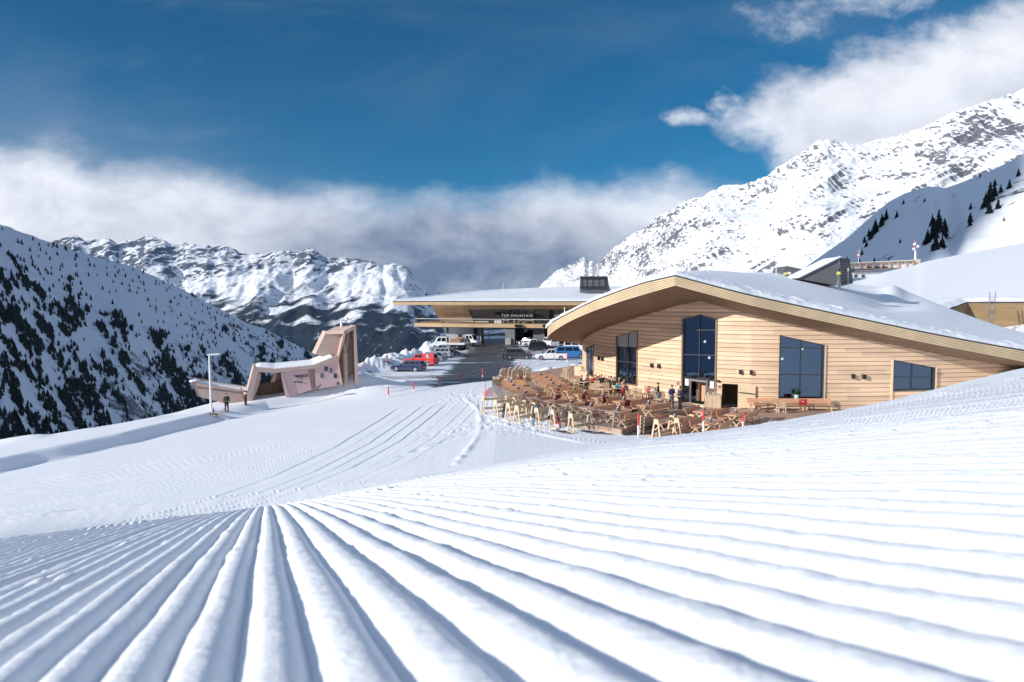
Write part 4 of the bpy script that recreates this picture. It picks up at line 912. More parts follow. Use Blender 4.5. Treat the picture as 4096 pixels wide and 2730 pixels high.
X = np.linspace(0, 1, 90)[None, :]; Tt = np.linspace(0, 1, 30)[:, None]; bx = np.interp(X, [0, .14, 1], [q0.x, q1.x, q2.x]); by = np.interp(X, [0, .14, 1], [q0.y, q1.y, q2.y]); bz = np.interp(X, [0, .14, 1], [q0.z, q1.z, q2.z])
Z = bz+.2+.62*ss(Tt, -.01, .12)+.16*fbm(bx*.7+Tt*0, Tt*6, 3, 5); grid_mesh('roof_snow', np.stack([bx+Tt*0-60, by+Tt*13-.1-95, Z], -1), MATS['snow_roof'], parent=an)
ld = thing('roof_ladder', P_(992, 324, 89.5), 0, 'grey metal ladder with safety hoops leaning on the slatted annexe', 'ladder'); lb = ld.location.copy()
mb = MB(); t0 = P_(r8(2060, 0)[0], 292, 91.5)-lb; t1 = P_(r8(2110, 0)[0], 292, 91.5)-lb; b0 = P_(r8(2050, 0)[0], 328, 90.5)-lb; b1 = P_(r8(2090, 0)[0], 328, 90.5)-lb
mb.tube(b0, t0, .05, n=6); mb.tube(b1, t1, .05, n=6); mb.build('ladder_rail', 'steel', ld); mb = MB()
for i in range(14): mb.tube(b0.lerp(t0, .05+i*.062), b1.lerp(t1, .05+i*.062), .03, n=5)
mb.build('rung', 'steel', ld)
mb = MB(); mb.tube(P_(*r8(2275, 725), 88)-Vector(an.location), P_(*r8(2272, 830), 88)-Vector(an.location), .05); mb.build('downpipe', 'steel', an)
# ---------------------------------------------------------------- mountain pass station across the car park
st = thing('station_building', (20, 150, -9), 0, 'long timber building bridging the road on concrete legs with white TOP MOUNTAIN lettering', 'building')
SM = Matrix.Translation((-20, -150, 9))
def sb(mb, name, mat, parent=None, **k): return mb.build(name, mat, parent or st, inv=SM, **k)
def S(x, y, Y=150): return at(*r5(x, y), Y)
# roof slab with its board edge
a = S(190, 278, 148); b = S(2700, 278, 148); a2 = S(190, 313, 148); b2 = S(2700, 316, 148)
mb = MB(); mb.prism([a2, b2, b, a], (0, 26, 0)); sb(mb, 'roof_fascia', 'station_fascia')
mb = MB(); mb.prism([a+Vector((-.05, -.1, 0)), b+Vector((0, -.1, 0)), b+Vector((0, -.1, .1)), a+Vector((-.05, -.1, .1))], (0, 26, 0)); sb(mb, 'roof_edge', 'membrane')
sk = [(200, 273), (330, 255), (520, 235), (730, 212), (920, 190), (1130, 176), (1340, 165), (1700, 152), (2140, 141), (2400, 138), (2700, 136), (3000, 136)]
nu, nv = 160, 36; Tm = np.linspace(0, 1, nv)[:, None]; pxs = np.linspace(192, 2900, nu); f0 = np.array([tuple(S(p, 276, 148)) for p in pxs]); bk0 = np.array([tuple(S(p, float(np.interp(p, [q[0] for q in sk], [q[1] for q in sk])), 174)) for p in pxs])
TT = Tm[..., None]; Pg = f0[None]*(1-TT)+bk0[None]*TT; Pg[..., 2] += .12+.35*ss(Tm, 0, .06)*np.interp(pxs, [192, 260], [.1, 1])[None]+.25*fbm(Pg[..., 0]*.12, Pg[..., 1]*.2, 4, 4)*ss(Tm, 0, .3)*ss(1-Tm, 0, .2)
Pg[..., 1] += .25*np.exp(-Tm/.02); Pg = np.concatenate([Pg, Pg[-1:]-np.array((0, -.5, .4))]); Pg -= np.array((20, 150, -9)); grid_mesh('roof_snow', Pg, MATS['snow_roof'], parent=st)
# upper storey: leaning timber wall, dark panel, band of windows
U0, U1 = 152.5, 151.2      # wall leans outwards towards the top
mb = MB(); W1_ = [S(585, 314, 149.5), S(2700, 314, 149.5), S(2700, 360, 150.4), S(975, 360, 150.4), S(1040, 497, 152.3), S(690, 497, 152.3)]
mb.prism(W1_, (0, .5, 0)); mb.prism([S(585, 314, 149.5), S(690, 497, 152.3), S(690, 497, 152.3)+Vector((3, 20, 0)), S(585, 314, 149.5)+Vector((3, 24, 0))], (.3, 0, 0)); sb(mb, 'timber_wall', 'station_wood')
mb = MB(); mb.prism([S(975, 361, 150.9), S(1232, 361, 150.9), S(1285, 497, 152.6), S(1040, 497, 152.6)], (0, .3, 0)); sb(mb, 'dark_panel', 'grey_cladding')
mb = MB(); mb.quad(S(1232, 361, 151.2), S(2700, 361, 151.2), S(2700, 512, 152.7), S(1285, 512, 152.7)); sb(mb, 'window_band', 'window_glass')
mb = MB(); mb.quad(S(900, 330, 160), S(2700, 330, 160), S(2700, 512, 160), S(900, 512, 160)); sb(mb, 'inner_wall', 'membrane')
for x in (1310, 1382, 1452, 1524, 1598, 1672, 1750, 1822, 1866, 1930, 1996, 2066, 2130, 2200, 2300, 2400):
    t_ = 0 if x > 1330 else .25; m = MB(); m.beam(S(x, 361, 151), S(x+(18 if x < 1330 else 0), 512, 152.5), .12, .12); sb(m, 'window_mullion', 'frame_dark')
mb = MB(); mb.beam(S(1822, 361, 151), S(1822, 512, 152.4), .1, .1); mb.quad(S(1824, 370, 151), S(1864, 370, 151), S(1864, 512, 152.3), S(1824, 512, 152.3)); sb(mb, 'balcony_door', 'black')
# cantilevered deck slab, slightly falling towards the right in the picture because it comes nearer
sa, sb_ = S(411, 502, 149), S(2700, 524, 145.5); sa2, sb2 = S(411, 540, 149), S(2700, 566, 145.5)
mb = MB(); mb.prism([sa2, sb2, sb_, sa], (1.0, 24, 0)); sb(mb, 'deck_slab', 'station_fascia')
mb = MB(); mb.prism([sa2+Vector((.3, .3, -.1)), sb2+Vector((0, .3, -.1)), sb2+Vector((0, .3, .05)), sa2+Vector((.3, .3, .05))], (1, 23, 0)); sb(mb, 'slab_underside', 'dark_metal')
ra, rb_ = S(418, 456, 149.3), S(2700, 475, 145.8)
mb = MB(); mb.quad(ra, rb_, sb_+Vector((0, .2, .02)), sa+Vector((.1, .2, .02))); sb(mb, 'glass_railing', 'clear_glass')
mb = MB(); mb.beam(ra, rb_, .09, .09); mb.beam(ra, ra+Vector((1, 18, 0)), .09, .09); sb(mb, 'handrail', 'white_paint')
for i in range(22):
    f = i/21; m = MB(); m.beam(ra.lerp(rb_, f)+Vector((0, .1, 0)), sa.lerp(sb_, f)+Vector((0, .3, 0)), .06, .06); sb(m, 'railing_post', 'steel')
# lettering
def face_matrix(p, ux=(1, 0, 0), n=(0, -1, 0)):
    ux = Vector(ux).normalized(); n = Vector(n).normalized(); uz = n.cross(ux).normalized()
    M = Matrix((ux, uz, n)).transposed().to_4x4(); M.translation = Vector(p); return M
flat('sign_white', (.55, .58, .6), .5)
k_ = 150.9/FPX/4/2.6144
o = text('sign_lettering', 'TOP MOUNTAIN', 27*k_*1.3, 'sign_white', st, face_matrix(S(1322, 437, 150.6)), .04, xs=1.3, bold=.004)
o = text('sign_lettering', 'PYC', 27*k_*1.3, 'sign_white', st, face_matrix(S(1880, 441, 150.6)), .04, xs=1.3, bold=.004)
# legs
mb = MB(); mb.prism([S(705, 548, 151), S(1110, 548, 151), S(1110, 735, 151), S(795, 735, 151)], (0, 14, 0)); sb(mb, 'support_wall', 'concrete')
mb = MB(); mb.prism([S(1030, 548, 150.7), S(1070, 548, 150.7), S(1070, 735, 150.7), S(1030, 735, 150.7)], (0, .4, 0)); sb(mb, 'dark_column', 'black')
mb = MB(); mb.prism([S(748, 548, 150.8), S(768, 548, 150.8), S(768, 612, 150.8), S(748, 600, 150.8)], (0, .3, 0)); sb(mb, 'downpipe', 'dark_metal')
mb = MB(); mb.prism([S(870, 622, 150.9), S(905, 622, 150.9), S(905, 735, 150.9), S(870, 735, 150.9)], (0, .2, 0)); sb(mb, 'side_door', 'dark_metal')
for x0, x1, xb, mt, Y in ((1360, 1462, 737, 'grey_concrete', 148), (1462, 1480, 737, 'black', 148.3), (1480, 1560, 722, 'black', 152), (1590, 1625, 650, 'grey_concrete', 175), (1655, 1772, 722, 'grey_concrete', 149), (1772, 2300, 722, 'black', 152)):
    m = MB(); m.prism([S(x0, 553, Y), S(x1, 553, Y), S(x1, xb+14, Y), S(x0, xb+14, Y)], (0, 8, 0)); sb(m, 'column', mt)
mb = MB(); mb.prism([S(1362, 660, 147.6), S(1420, 660, 147.6), S(1420, 745, 147.6), S(1362, 745, 147.6)], (0, .4, 0)); sb(mb, 'column_base', 'concrete')
for x in (1498, 1790):
    m = MB(); m.box(S(x, 531, 147), (1.6, .7, .55)); sb(m, 'floodlight', 'black', bevel=.05)
mb = MB(); mb.tube(S(1983, 440, 146), S(1983, 338, 146), .13, .11); q_ = mb.build('flag_pole', 'white_paint'); tag(q_, 'plain white pole rising from the station deck near the curved roof', 'pole')
# skylight box on its roof
mb = MB(); F_ = lambda x, y, Y=158: at(*r7(x, y), Y)
mb.prism([F_(575, 315), F_(862, 315), F_(862, 262), F_(858, 150), F_(578, 150), F_(575, 262)], (0, .3, 0)); mb.prism([F_(858, 152), F_(862, 315), F_(862, 315)+Vector((1.6, 5, 0)), F_(900, 248)+Vector((0, 5, 0))], (.2, 0, 0))
mb.prism([F_(578, 150), F_(858, 150), F_(900, 248)+Vector((0, 6, 0)), F_(600, 248)+Vector((0, 6, 0))], (0, 0, .15)); d = sb(mb, 'skylight_box', 'grey_cladding')
mb = MB(); mb.quad(F_(598, 252, 157.9), F_(838, 252, 157.9), F_(838, 172, 157.9), F_(598, 172, 157.9)); sb(mb, 'skylight_glass', flat('skylight_pane', (.12, .12, .15), .2), d)
for x in (598, 648, 710, 774, 838): m = MB(); m.beam(F_(x, 170, 157.8), F_(x, 254, 157.8), .18, .12); sb(m, 'skylight_bar', 'dark_metal', d)
for y in (186, 200, 214, 228, 242): m = MB(); m.beam(F_(598, y, 157.85), F_(838, y, 157.85), .10, .07, up=(0, -1, 0)); sb(m, 'louvre', 'steel', d)
mb = MB(); mb.beam(F_(572, 262, 157.6), F_(864, 262, 157.6), .35, .3); mb.beam(F_(572, 158, 157.6), F_(864, 158, 157.6), .3, .3); sb(mb, 'skylight_rim', 'dark_metal', d)
for x, y0, y1 in ((516, 165, 240), (928, 168, 196), (1341, 78, 166)):
    m = MB(); m.tube(S(x, y1, 160), S(x, y0, 160), .06, .03, 5); sb(m, 'lightning_rod', 'white_paint')
# things on the deck of the station
tb_ = thing('folded_sunbeds', S(990, 500, 150), 0, 'stack of pale cream loungers lying on the station deck beside the timber wall', 'loungers'); o0 = Vector(tb_.location)
for x0, x1, y in ((742, 1030, 496), (1042, 1188, 498)):
    MB().box((S(x0, y, 150)+S(x1, y, 150))/2-o0+Vector((0, 0, .18)), ((x1-x0)*k_, .9, .34)).build('lounger', 'cushion', tb_, bevel=.08)
mb = MB(); p = S(1285, 490, 149.8); mb.box((p.x, p.y, p.z), (75*k_, .1, 34*k_)); q_ = mb.build('white_board', 'white_paint', bevel=.02); tag(q_, 'plain white panel propped on the station deck below the lettering', 'panel')
for i, x in enumerate((1395, 1450, 1515, 1600)):
    t0 = thing('deck_bench', S(x, 512, 149.6), 0, 'small pale bench on the station deck, %s' % ('leftmost of the four', 'second from the left', 'third from the left', 'rightmost of the four')[i], 'bench', 'pale benches on the station deck')
    MB().box((0, 0, .75), (2.4, .5, .1)).build('seat', 'pale_wood', t0); MB().box((-1.1, 0, .55), (.1, .5, 1.2)).build('bench_end', 'pale_wood', t0); MB().box((1.1, 0, .55), (.1, .5, 1.2)).build('bench_end', 'pale_wood', t0)
# parking sign
ps = thing('parking_sign', gp(481, 353, 100, 175), 0, 'blue parking pillar sign with a white P beside the dark station column', 'sign'); p = S(1075, 722, 148); ps.location = p
MB().box((0, 0, .85), (.62, .2, 1.9)).build('sign_board', flat('sign_blue', (.02, .07, .28), .5), ps, bevel=.03)
text('letter_p', 'P', .95, 'sign_white', ps, face_matrix(p+Vector((-.26, -.12, .95))), .02)
# ---------------------------------------------------------------- far hotel with balconies and mast
ht = thing('hotel_building', (160, 300, 20), 0, 'low white hotel with a row of brown-posted balconies on the snowy hill', 'hotel'); HM = Matrix.Translation((-160, -300, -20))
def hb(mb, name, mat, parent=None, **k): return mb.build(name, mat, parent or ht, inv=HM, **k)
H_ = lambda x, y, Y=268: at(*r8(x, y), Y)
mb = MB(); mb.prism([H_(862, 270, 267.6), H_(1405, 262, 267.6), H_(1405, 212, 267.6), H_(862, 228, 267.6)], (0, 8, 0)); hb(mb, 'wall', 'white_paint')
mb = MB(); mb.prism([H_(862, 231, 266.5), H_(1402, 206, 266.5), H_(1402, 198, 266.5), H_(862, 222, 266.5)], (0, 12, 0)); hb(mb, 'roof_beam', 'station_wood')
mb = MB(); mb.prism([H_(862, 222, 266.3), H_(1402, 198, 266.3), H_(1402, 191, 268), H_(862, 215, 268)], (0, 12, 0)); hb(mb, 'roof_snow', 'snow_roof')
for i, x in enumerate((862, 940, 998, 1062, 1126, 1196, 1266, 1334, 1398)):
    m = MB(); y = lerp(231, 206, i/8); m.beam(H_(x, y, 266.8), H_(x, 268-i*.6, 266.8), .35, .35); hb(m, 'balcony_post', 'bench_wood')
for x in (1028, 1094, 1160):
    m = MB(); m.prism([H_(x-25, 262, 266.6), H_(x+25, 260, 266.6), H_(x+25, 248, 266.6), H_(x-25, 249, 266.6)], (0, .2, 0)); hb(m, 'balcony_panel', 'dark_metal')
mb = MB(); mb.prism([H_(870, 272, 266), H_(1300, 262, 266), H_(1300, 266, 266), H_(870, 278, 266)], (0, 6, 0)); hb(mb, 'balcony_floor', 'soffit_wood')
mb = MB(); mb.prism([H_(1398, 245, 268), H_(1464, 225, 268), H_(1464, 184, 268), H_(1398, 190, 268)], (0, 7, 0)); hb(mb, 'tower', flat('cream_render', (.62, .55, .44), .8))
mb = MB(); mb.prism([H_(880, 300, 262), H_(1155, 292, 262), H_(1155, 288, 262), H_(880, 292, 262)], (0, 6, 0)); hb(mb, 'lower_eave', 'soffit_wood')
mb = MB(); mb.prism([H_(880, 345, 263), H_(1110, 345, 263), H_(1140, 296, 263), H_(880, 300, 263)], (0, 6, 0)); hb(mb, 'lower_wall', 'white_paint')
for x in (910, 974):
    m = MB(); m.prism([H_(x-12, 342, 262.8), H_(x+12, 342, 262.8), H_(x+12, 320, 262.8), H_(x-12, 320, 262.8)], (0, .2, 0)); hb(m, 'window', 'frame_dark')
ma = thing('radio_mast', H_(1420, 190, 272), 0, 'red and white banded radio mast on the hotel tower', 'mast'); b_ = Vector(ma.location)
for i, (y0, y1, mt) in enumerate(((190, 160, 'white_paint'), (160, 128, 'white_paint'), (128, 92, 'white_paint'), (92, 66, 'red_plastic'), (66, 40, 'white_paint'), (40, 14, 'red_plastic'))):
    m = MB(); m.tube(H_(1420, y0, 272)-b_, H_(1420, y1, 272)-b_, .42-.05*i, .38-.05*i, 6); m.build('mast_section', mt, ma)
for dx, dz in ((-.9, 4.2), (.7, 5.2), (-.7, 6.0)): MB().box((dx, -.3, dz), (.9, .5, 1.0)).build('antenna', 'white_paint', ma, bevel=.1)
fm = thing('flag', H_(932, 220, 262), 0, 'thin pole with a red and white flag left of the hotel balconies', 'flag'); b_ = Vector(fm.location)
MB().tube((0, 0, 0), H_(936, 98, 262)-b_, .12, .06, 5).build('flag_pole', 'white_paint', fm)
for i, mt in enumerate(('red_plastic', 'white_paint', 'red_plastic')): MB().box(H_(930, 135+i*14, 262)-b_, (.9, .08, 14*262/FPX/4/2.147)).build('flag_band', mt, fm)
# ---------------------------------------------------------------- pink concrete exhibition kiosk
K0 = Vector((*[(251.5-512)/FPX*69, 69], 0)); K1 = Vector(((358.7-512)/FPX*73, 73, 0)); kd = (K1-K0).normalized(); kn = Vector((kd.y, -kd.x, 0)); KO = Vector((K0.x, K0.y, -9.9))
ki = thing('exhibition_kiosk', KO, 0, 'angular reddish concrete pavilion with a jutting trough at left and a leaning tower', 'pavilion'); KM = Matrix.Translation(-KO)
def kb(mb, name, mat, parent=None, **k): return mb.build(name, mat, parent or ki, inv=KM, **k)
def K(x, y, o=0):       # pixel of the detail view -> vertical facade plane pushed out by o (towards the viewer)
    d = Vector(ray(*r6(x, y))); p0 = K0+kn*o; t = (p0.dot(kn))/(d.dot(kn)); return d*t
back = -kn
def kpr(poly, o0, depth, name, mat, parent=None, **k):
    mb = MB(); mb.prism([K(x, y, o0) for x, y in poly], back*depth); return kb(mb, name, mat, parent, **k)
# trough: front, back and floor, hovering over the slope
kpr([(195, 818), (850, 925), (900, 1078), (700, 1095), (262, 985)], 0, .3, 'trough_front', 'reddish_concrete')
mb = MB(); q = [K(x, y, 0) for x, y in ((195, 818), (850, 925), (900, 1078), (262, 985))]; bq = [p+back*3.6 for p in q]
mb.prism([bq[0]+Vector((0, 0, .05)), bq[1]+Vector((0, 0, .05)), bq[2], bq[3]], back*.3); kb(mb, 'trough_back', 'reddish_concrete')
mb = MB(); mb.prism([q[3]+Vector((0, 0, .8)), q[2]+Vector((0, 0, .9)), bq[2]+Vector((0, 0, .9)), bq[3]+Vector((0, 0, .8))], (0, 0, .2)); mb.prism([q[0], bq[0], bq[3], q[3]], kd*.25); kb(mb, 'trough_floor', 'reddish_concrete')
mb = MB(); g = lambda p, f, z: p+back*f+Vector((0, 0, z)); mb.sheet([[g(q[0], .4, -.3), g(q[1], .4, -.12)], [g(q[0], 1.6, .0), g(q[1], 1.6, .12)], [g(q[0], 3.4, -.1), g(q[1], 3.4, .02)]]); kb(mb, 'trough_snow', 'snow_roof')
mb = MB(); mb.ball(K(232, 806, -1.2), (.55, .5, .16), 12, 8); kb(mb, 'prow_snow', 'snow_roof', smooth=True)
# portal frame
kpr([(850, 925), (925, 640), (985, 650), (900, 1078), (880, 1078)], .15, 4.2, 'portal_post', 'reddish_concrete')
kpr([(925, 640), (1170, 662), (1625, 618), (1905, 512), (1912, 560), (1640, 662), (1172, 712), (975, 700)], .15, 4.4, 'roof_beam', 'reddish_concrete')
kpr([(985, 700), (1012, 730), (990, 848), (900, 1078), (885, 1078), (970, 705)], -.1, 1.6, 'portal_jamb', 'reddish_concrete')
kpr([(960, 850), (1180, 815), (1290, 760), (1310, 1000), (915, 1062)], -2.6, .3, 'inner_parapet', 'soffit_wood')
kpr([(1170, 712), (1250, 706), (1310, 1000), (1150, 1010)], -2.9, .3, 'inner_wall', 'reddish_concrete')
kpr([(1168, 712), (1203, 715), (1175, 812), (1125, 822)], -1.2, 1.0, 'strut', 'reddish_concrete')
kpr([(1245, 706), (1252, 712), (1352, 990), (1305, 1004)], .12, 3.6, 'entrance_jamb', 'pink_plaster')
kpr([(1250, 706), (1565, 672), (1608, 912), (1350, 992)], 0, .4, 'display_wall', 'pink_plaster')
kpr([(1565, 672), (1642, 662), (1662, 905), (1608, 912)], -.5, 3, 'pillar', 'reddish_concrete')
kpr([(1642, 660), (1912, 560), (1968, 852), (1662, 905)], 0, .4, 'relief_wall', 'pink_plaster')
mb = MB(); n_ = 50; f = [(955, 640), (1172, 662), (1625, 618), (1880, 518)]; fx = np.linspace(955, 1868, n_); fy = np.interp(fx, [p[0] for p in f], [p[1] for p in f]); rows = []
hs = np.interp(fx, [955, 1010, 1100, 1600, 1800, 1850, 1868], [.02, .30, .42, .42, .46, .35, .02])
for v, w in ((0, 0), (.02, .55), (.08, .9), (.3, 1.12), (.6, 1.15), (.9, .9), (1, 0)): rows.append([K(x, y, .12)+back*(4.2*v+.05)+Vector((0, 0, hh*w*.75+.02*noise2(x*.01, v*4, 6))) for x, y, hh in zip(fx, fy, hs)])
rows = [[Vector([float(c) for c in p]) for p in r] for r in rows]; mb.sheet(rows); kb(mb, 'roof_snow', 'snow_roof', smooth=True)
# tower
flat('soft_wood', (.50, .40, .31), .8, scale=4)
tb0 = kn*.15
kpr([(1780, 225), (1990, 240), (1905, 512), (1880, 520), (1650, 495)], -.9, 3.4, 'tower_body', 'reddish_concrete')
kpr([(1912, 555), (1990, 215), (2128, 150), (2132, 190), (2012, 245), (1925, 560), (1975, 850), (1962, 855)], .25, 3.0, 'tower_frame', 'reddish_concrete')
mb = MB(); T = [K(1990, 218, .25), K(2128, 150, .25)]; mb.prism([T[0], T[1], K(2112, 152, -2.9), K(1885, 166, -2.9), K(1780, 222, -.9)], (0, 0, -.3)); kb(mb, 'tower_roof', 'reddish_concrete')
kpr([(2105, 165), (2130, 152), (2163, 825), (2128, 838)], .25, 3.0, 'tower_side', 'reddish_concrete')
kpr([(1925, 560), (2010, 245), (2110, 195), (2150, 835), (1975, 852)], -1.7, .3, 'niche_wall', 'reddish_concrete')
mb = MB(); mb.path([K(2010, 855, -.5), K(2005, 640, -.5), K(2002, 470, -.5)], .26, 9); kb(mb, 'tree_trunk', 'soft_wood'); mb = MB(); mb.path([K(2002, 480, -.5), K(1985, 380, -.6), K(1990, 270, -.8)], .15, 8); mb.path([K(2004, 480, -.5), K(2022, 360, -.7), K(2038, 235, -.8)], .14, 8); kb(mb, 'tree_fork', 'soft_wood')
kpr([(2065, 725), (2118, 725), (2122, 778), (2070, 778)], -1.4, .06, 'information_board', 'sign_white')
# openings in the relief wall
for x, y, w, h, mt in ((1779, 664, 42, 50, 'frame_dark'), (1837, 684, 32, 52, 'box_grey'), (1729, 745, 36, 52, 'box_grey'), (1888, 747, 38, 52, 'frame_dark'), (1918, 836, 32, 34, 'box_grey')):
    m = MB(); m.prism([K(x-w/2, y-h/2, .04), K(x+w/2, y-h/2-3, .04), K(x+w/2, y+h/2-3, .04), K(x-w/2, y+h/2, .04)], back*.03); f_ = kb(m, 'display_window', mt)
mb = MB(); mb.path([K(1665, 905, .2), K(1690, 875, .25), K(1722, 852, .2)], .05, 5); kb(mb, 'bent_rod', 'black')
kl = 1/((K(1500, 750)-K(1400, 750)).length)
def kt(s, x, y, h, nm, sx):
    M = face_matrix(K(x, y, .05), ux=(K(x+100, y-9)-K(x, y)), n=kn) @ Matrix.Diagonal((sx, 1, 1, 1)); return text(nm, s, h/kl/100*1.38, 'black', ki, M, .01, bold=.006)
kt('TIMMELSJOCH', 1404, 768, 30, 'wall_lettering', .62); kt('Die Erfahrung', 1404, 829, 22, 'wall_lettering', .56)
mb = MB(); mb.beam(K(1418, 781, .04), K(1502, 772, .04), .02, .03); kb(mb, 'lettering_rule', 'black')
# instruments on the tower
ws = thing('weather_station', K(2010, 152, -1.2), 0, 'white weather sensors on a thin dark mast on top of the leaning tower', 'weather mast'); b_ = Vector(ws.location)
MB().tube((0, 0, 0), K(2010, 90, -1.2)-b_, .06, n=6).build('mast', 'dark_metal', ws); MB().tube(K(2020, 92, -1.2)-b_, K(2020, 55, -1.2)-b_, .22, n=10).build('rain_gauge', 'white_paint', ws); MB().beam(K(1978, 92, -1.2)-b_, K(2025, 92, -1.2)-b_, .06, .06).build('cross_arm', 'dark_metal', ws)
MB().ball(K(1978, 82, -1.2)-b_, .14).build('wind_sensor', 'white_paint', ws)
mb = MB(); mb.tube(K(1958, 182, -1.4), K(1958, 100, -1.4), .14, n=10); kb(mb, 'vent_pipe', 'white_paint')
# ---------------------------------------------------------------- terrace decks
DZ = -8.1
def deck(name, poly, z, label, th=.35):
    mb = MB(); mb.prism([(x, y, z) for x, y in poly][::-1], (0, 0, -th)); o = mb.build(name, 'deck_wood'); tag(o, label, 'deck'); return o
deck('terrace_deck', DECK1, DZ, 'large dark plank terrace curving round the sunny side of the restaurant')
DECK2 = [(8.3, 41.2), (12.5, 38.5), (18, 40), (24, 44), (25.5, 50.9), (20, 51.3), (15.9, 52.4), (13.9, 50.0)]
deck('lower_deck', DECK2, DZ+.004, 'smaller plank deck before the service door, right of the dark gap')
mb = MB(); mb.prism([(7.0, 43.0, DZ-.28), (8.3, 41.2, DZ-.28), (13.9, 50, DZ-.28), (15.9, 52.6, DZ-.28), (14.6, 53.3, DZ-.28), (12.9, 50.4, DZ-.28)], (0, 0, -.1)); o = mb.build('wet_ground', 'dark_soil'); tag(o, kind='structure')
# asphalt of the car park and the road -------------------------------------
t = NT('wet_asphalt'); p = t.pos(); x, y, z = t.xyz(p)
st1 = t.noise(t.mapp(p, (.10, .55, 1)), 1.0, 7, .68, .4); st2 = t.noise(t.mapp(p, (.5, 1.6, 1)), 1.4, 5, .6)
f = t.m('ADD', t.m('MULTIPLY', st1, .65), t.m('MULTIPLY', st2, .35))
lane = t.m('ABSOLUTE', t.m('SUBTRACT', x, t.m('ADD', -4.4, t.m('MULTIPLY', t.m('SUBTRACT', y, 90), .02))))     # clear driving lane
w = t.m('ADD', t.ss(lane, 3.4, 5.6, .0, .14), t.ss(y, 112, 150, 0, -.10))
w = t.m('ADD', w, t.ss(y, 79, 75, 0, .07))
k = t.ss(t.m('ADD', f, w), .555, .61)
asp = t.mix(t.noise(p, 5, 4), (.040, .041, .045), (.085, .085, .090)); t.col(t.mix(k, asp, (.78, .81, .86))); t.set(Roughness=t.mix(k, (.38, .38, .38), (.8, .8, .8)))
t.bump(t.m('ADD', k, t.noise(p, 20, 3)), .3, .03)
def on_ground(x, y): return G(x, y)
gx = np.linspace(-24, 22, 150); gy = np.concatenate([np.linspace(60, 175, 260)])
X, Y = np.meshgrid(gx, gy); Zg = ground_z(X, Y)
LOT = [(-17.5, 74.5), (-12.2, 73.6), (-8.5, 75.5), (-5, 79), (-1.5, 82.5), (3, 87), (9, 93), (14, 96), (22, 100), (22, 172), (-8, 172), (-9.5, 150), (-11, 135), (-13.2, 120), (-15.5, 110), (-18, 98), (-20.5, 89), (-17, 84), (-12, 80.5), (-14, 77.5)]
def inside(X, Y, poly):
    c = np.zeros(X.shape, bool); n = len(poly); j = n-1
    for i in range(n):
        xi, yi = poly[i]; xj, yj = poly[j]; m_ = ((yi > Y) != (yj > Y)) & (X < (xj-xi)*(Y-yi)/(yj-yi+1e-9)+xi); c ^= m_; j = i
    return c
dl_, _, _ = seg_dist(X, Y, LOT+[LOT[0]]); ins = inside(X, Y, LOT); sg = np.where(ins, dl_, -dl_)+.5*noise2(X*.6, Y*.6, 33)
Zl = Zg+np.where(sg > 0, .035, -.25); Zl = np.where(sg > 0, Zg+.035, Zg+.035-np.clip(-sg*.6, 0, .4))
grid_mesh('parking_lot', np.stack([X, Y, Zl], -1), MATS['wet_asphalt'])['kind'] = 'structure'
# ---------------------------------------------------------------- vehicles
def paint(name, c, rough=.28, coat=.6, metal=0, dirt=.10):
    t = NT(name); p = t.pos(True); z = t.xyz(p)[2]; n = t.noise(p, 3, 4)
    k = t.m('MULTIPLY', t.ss(t.m('ADD', z, t.m('MULTIPLY', n, .5)), .95, .35), dirt); t.col(t.mix(k, c, (.32, .31, .30))); t.set(Roughness=rough, Metallic=metal)
    t.b.inputs['Coat Weight'].default_value = coat; t.b.inputs['Coat Roughness'].default_value = .08; return t.mat
paint('paint_blue_dark', (.012, .022, .085)); paint('paint_red', (.60, .03, .03)); paint('paint_silver', (.36, .38, .42), metal=.4); paint('paint_graphite', (.055, .06, .07), metal=.3)
paint('paint_black', (.012, .013, .016)); paint('paint_white', (.74, .76, .78), coat=.3); paint('paint_blue', (.03, .17, .45)); paint('paint_grey_silver', (.20, .22, .26), metal=.4)
t = NT('car_glass'); t.col((.012, .016, .022)); t.set(Roughness=.05); t.b.inputs['IOR'].default_value = 1.7
flat('tyre_rubber', (.02, .02, .021), .85); flat('rim_metal', (.50, .51, .53), .35, .7); flat('tail_lamp', (.45, .01, .012), .25); flat('head_lamp', (.75, .78, .8), .15, .2); flat('plate', (.7, .7, .7), .5); flat('cargo_wood', (.36, .20, .11), .8)
def quadpt(q, u, v): return q[0].lerp(q[1], u).lerp(q[2].lerp(q[3], u), v)
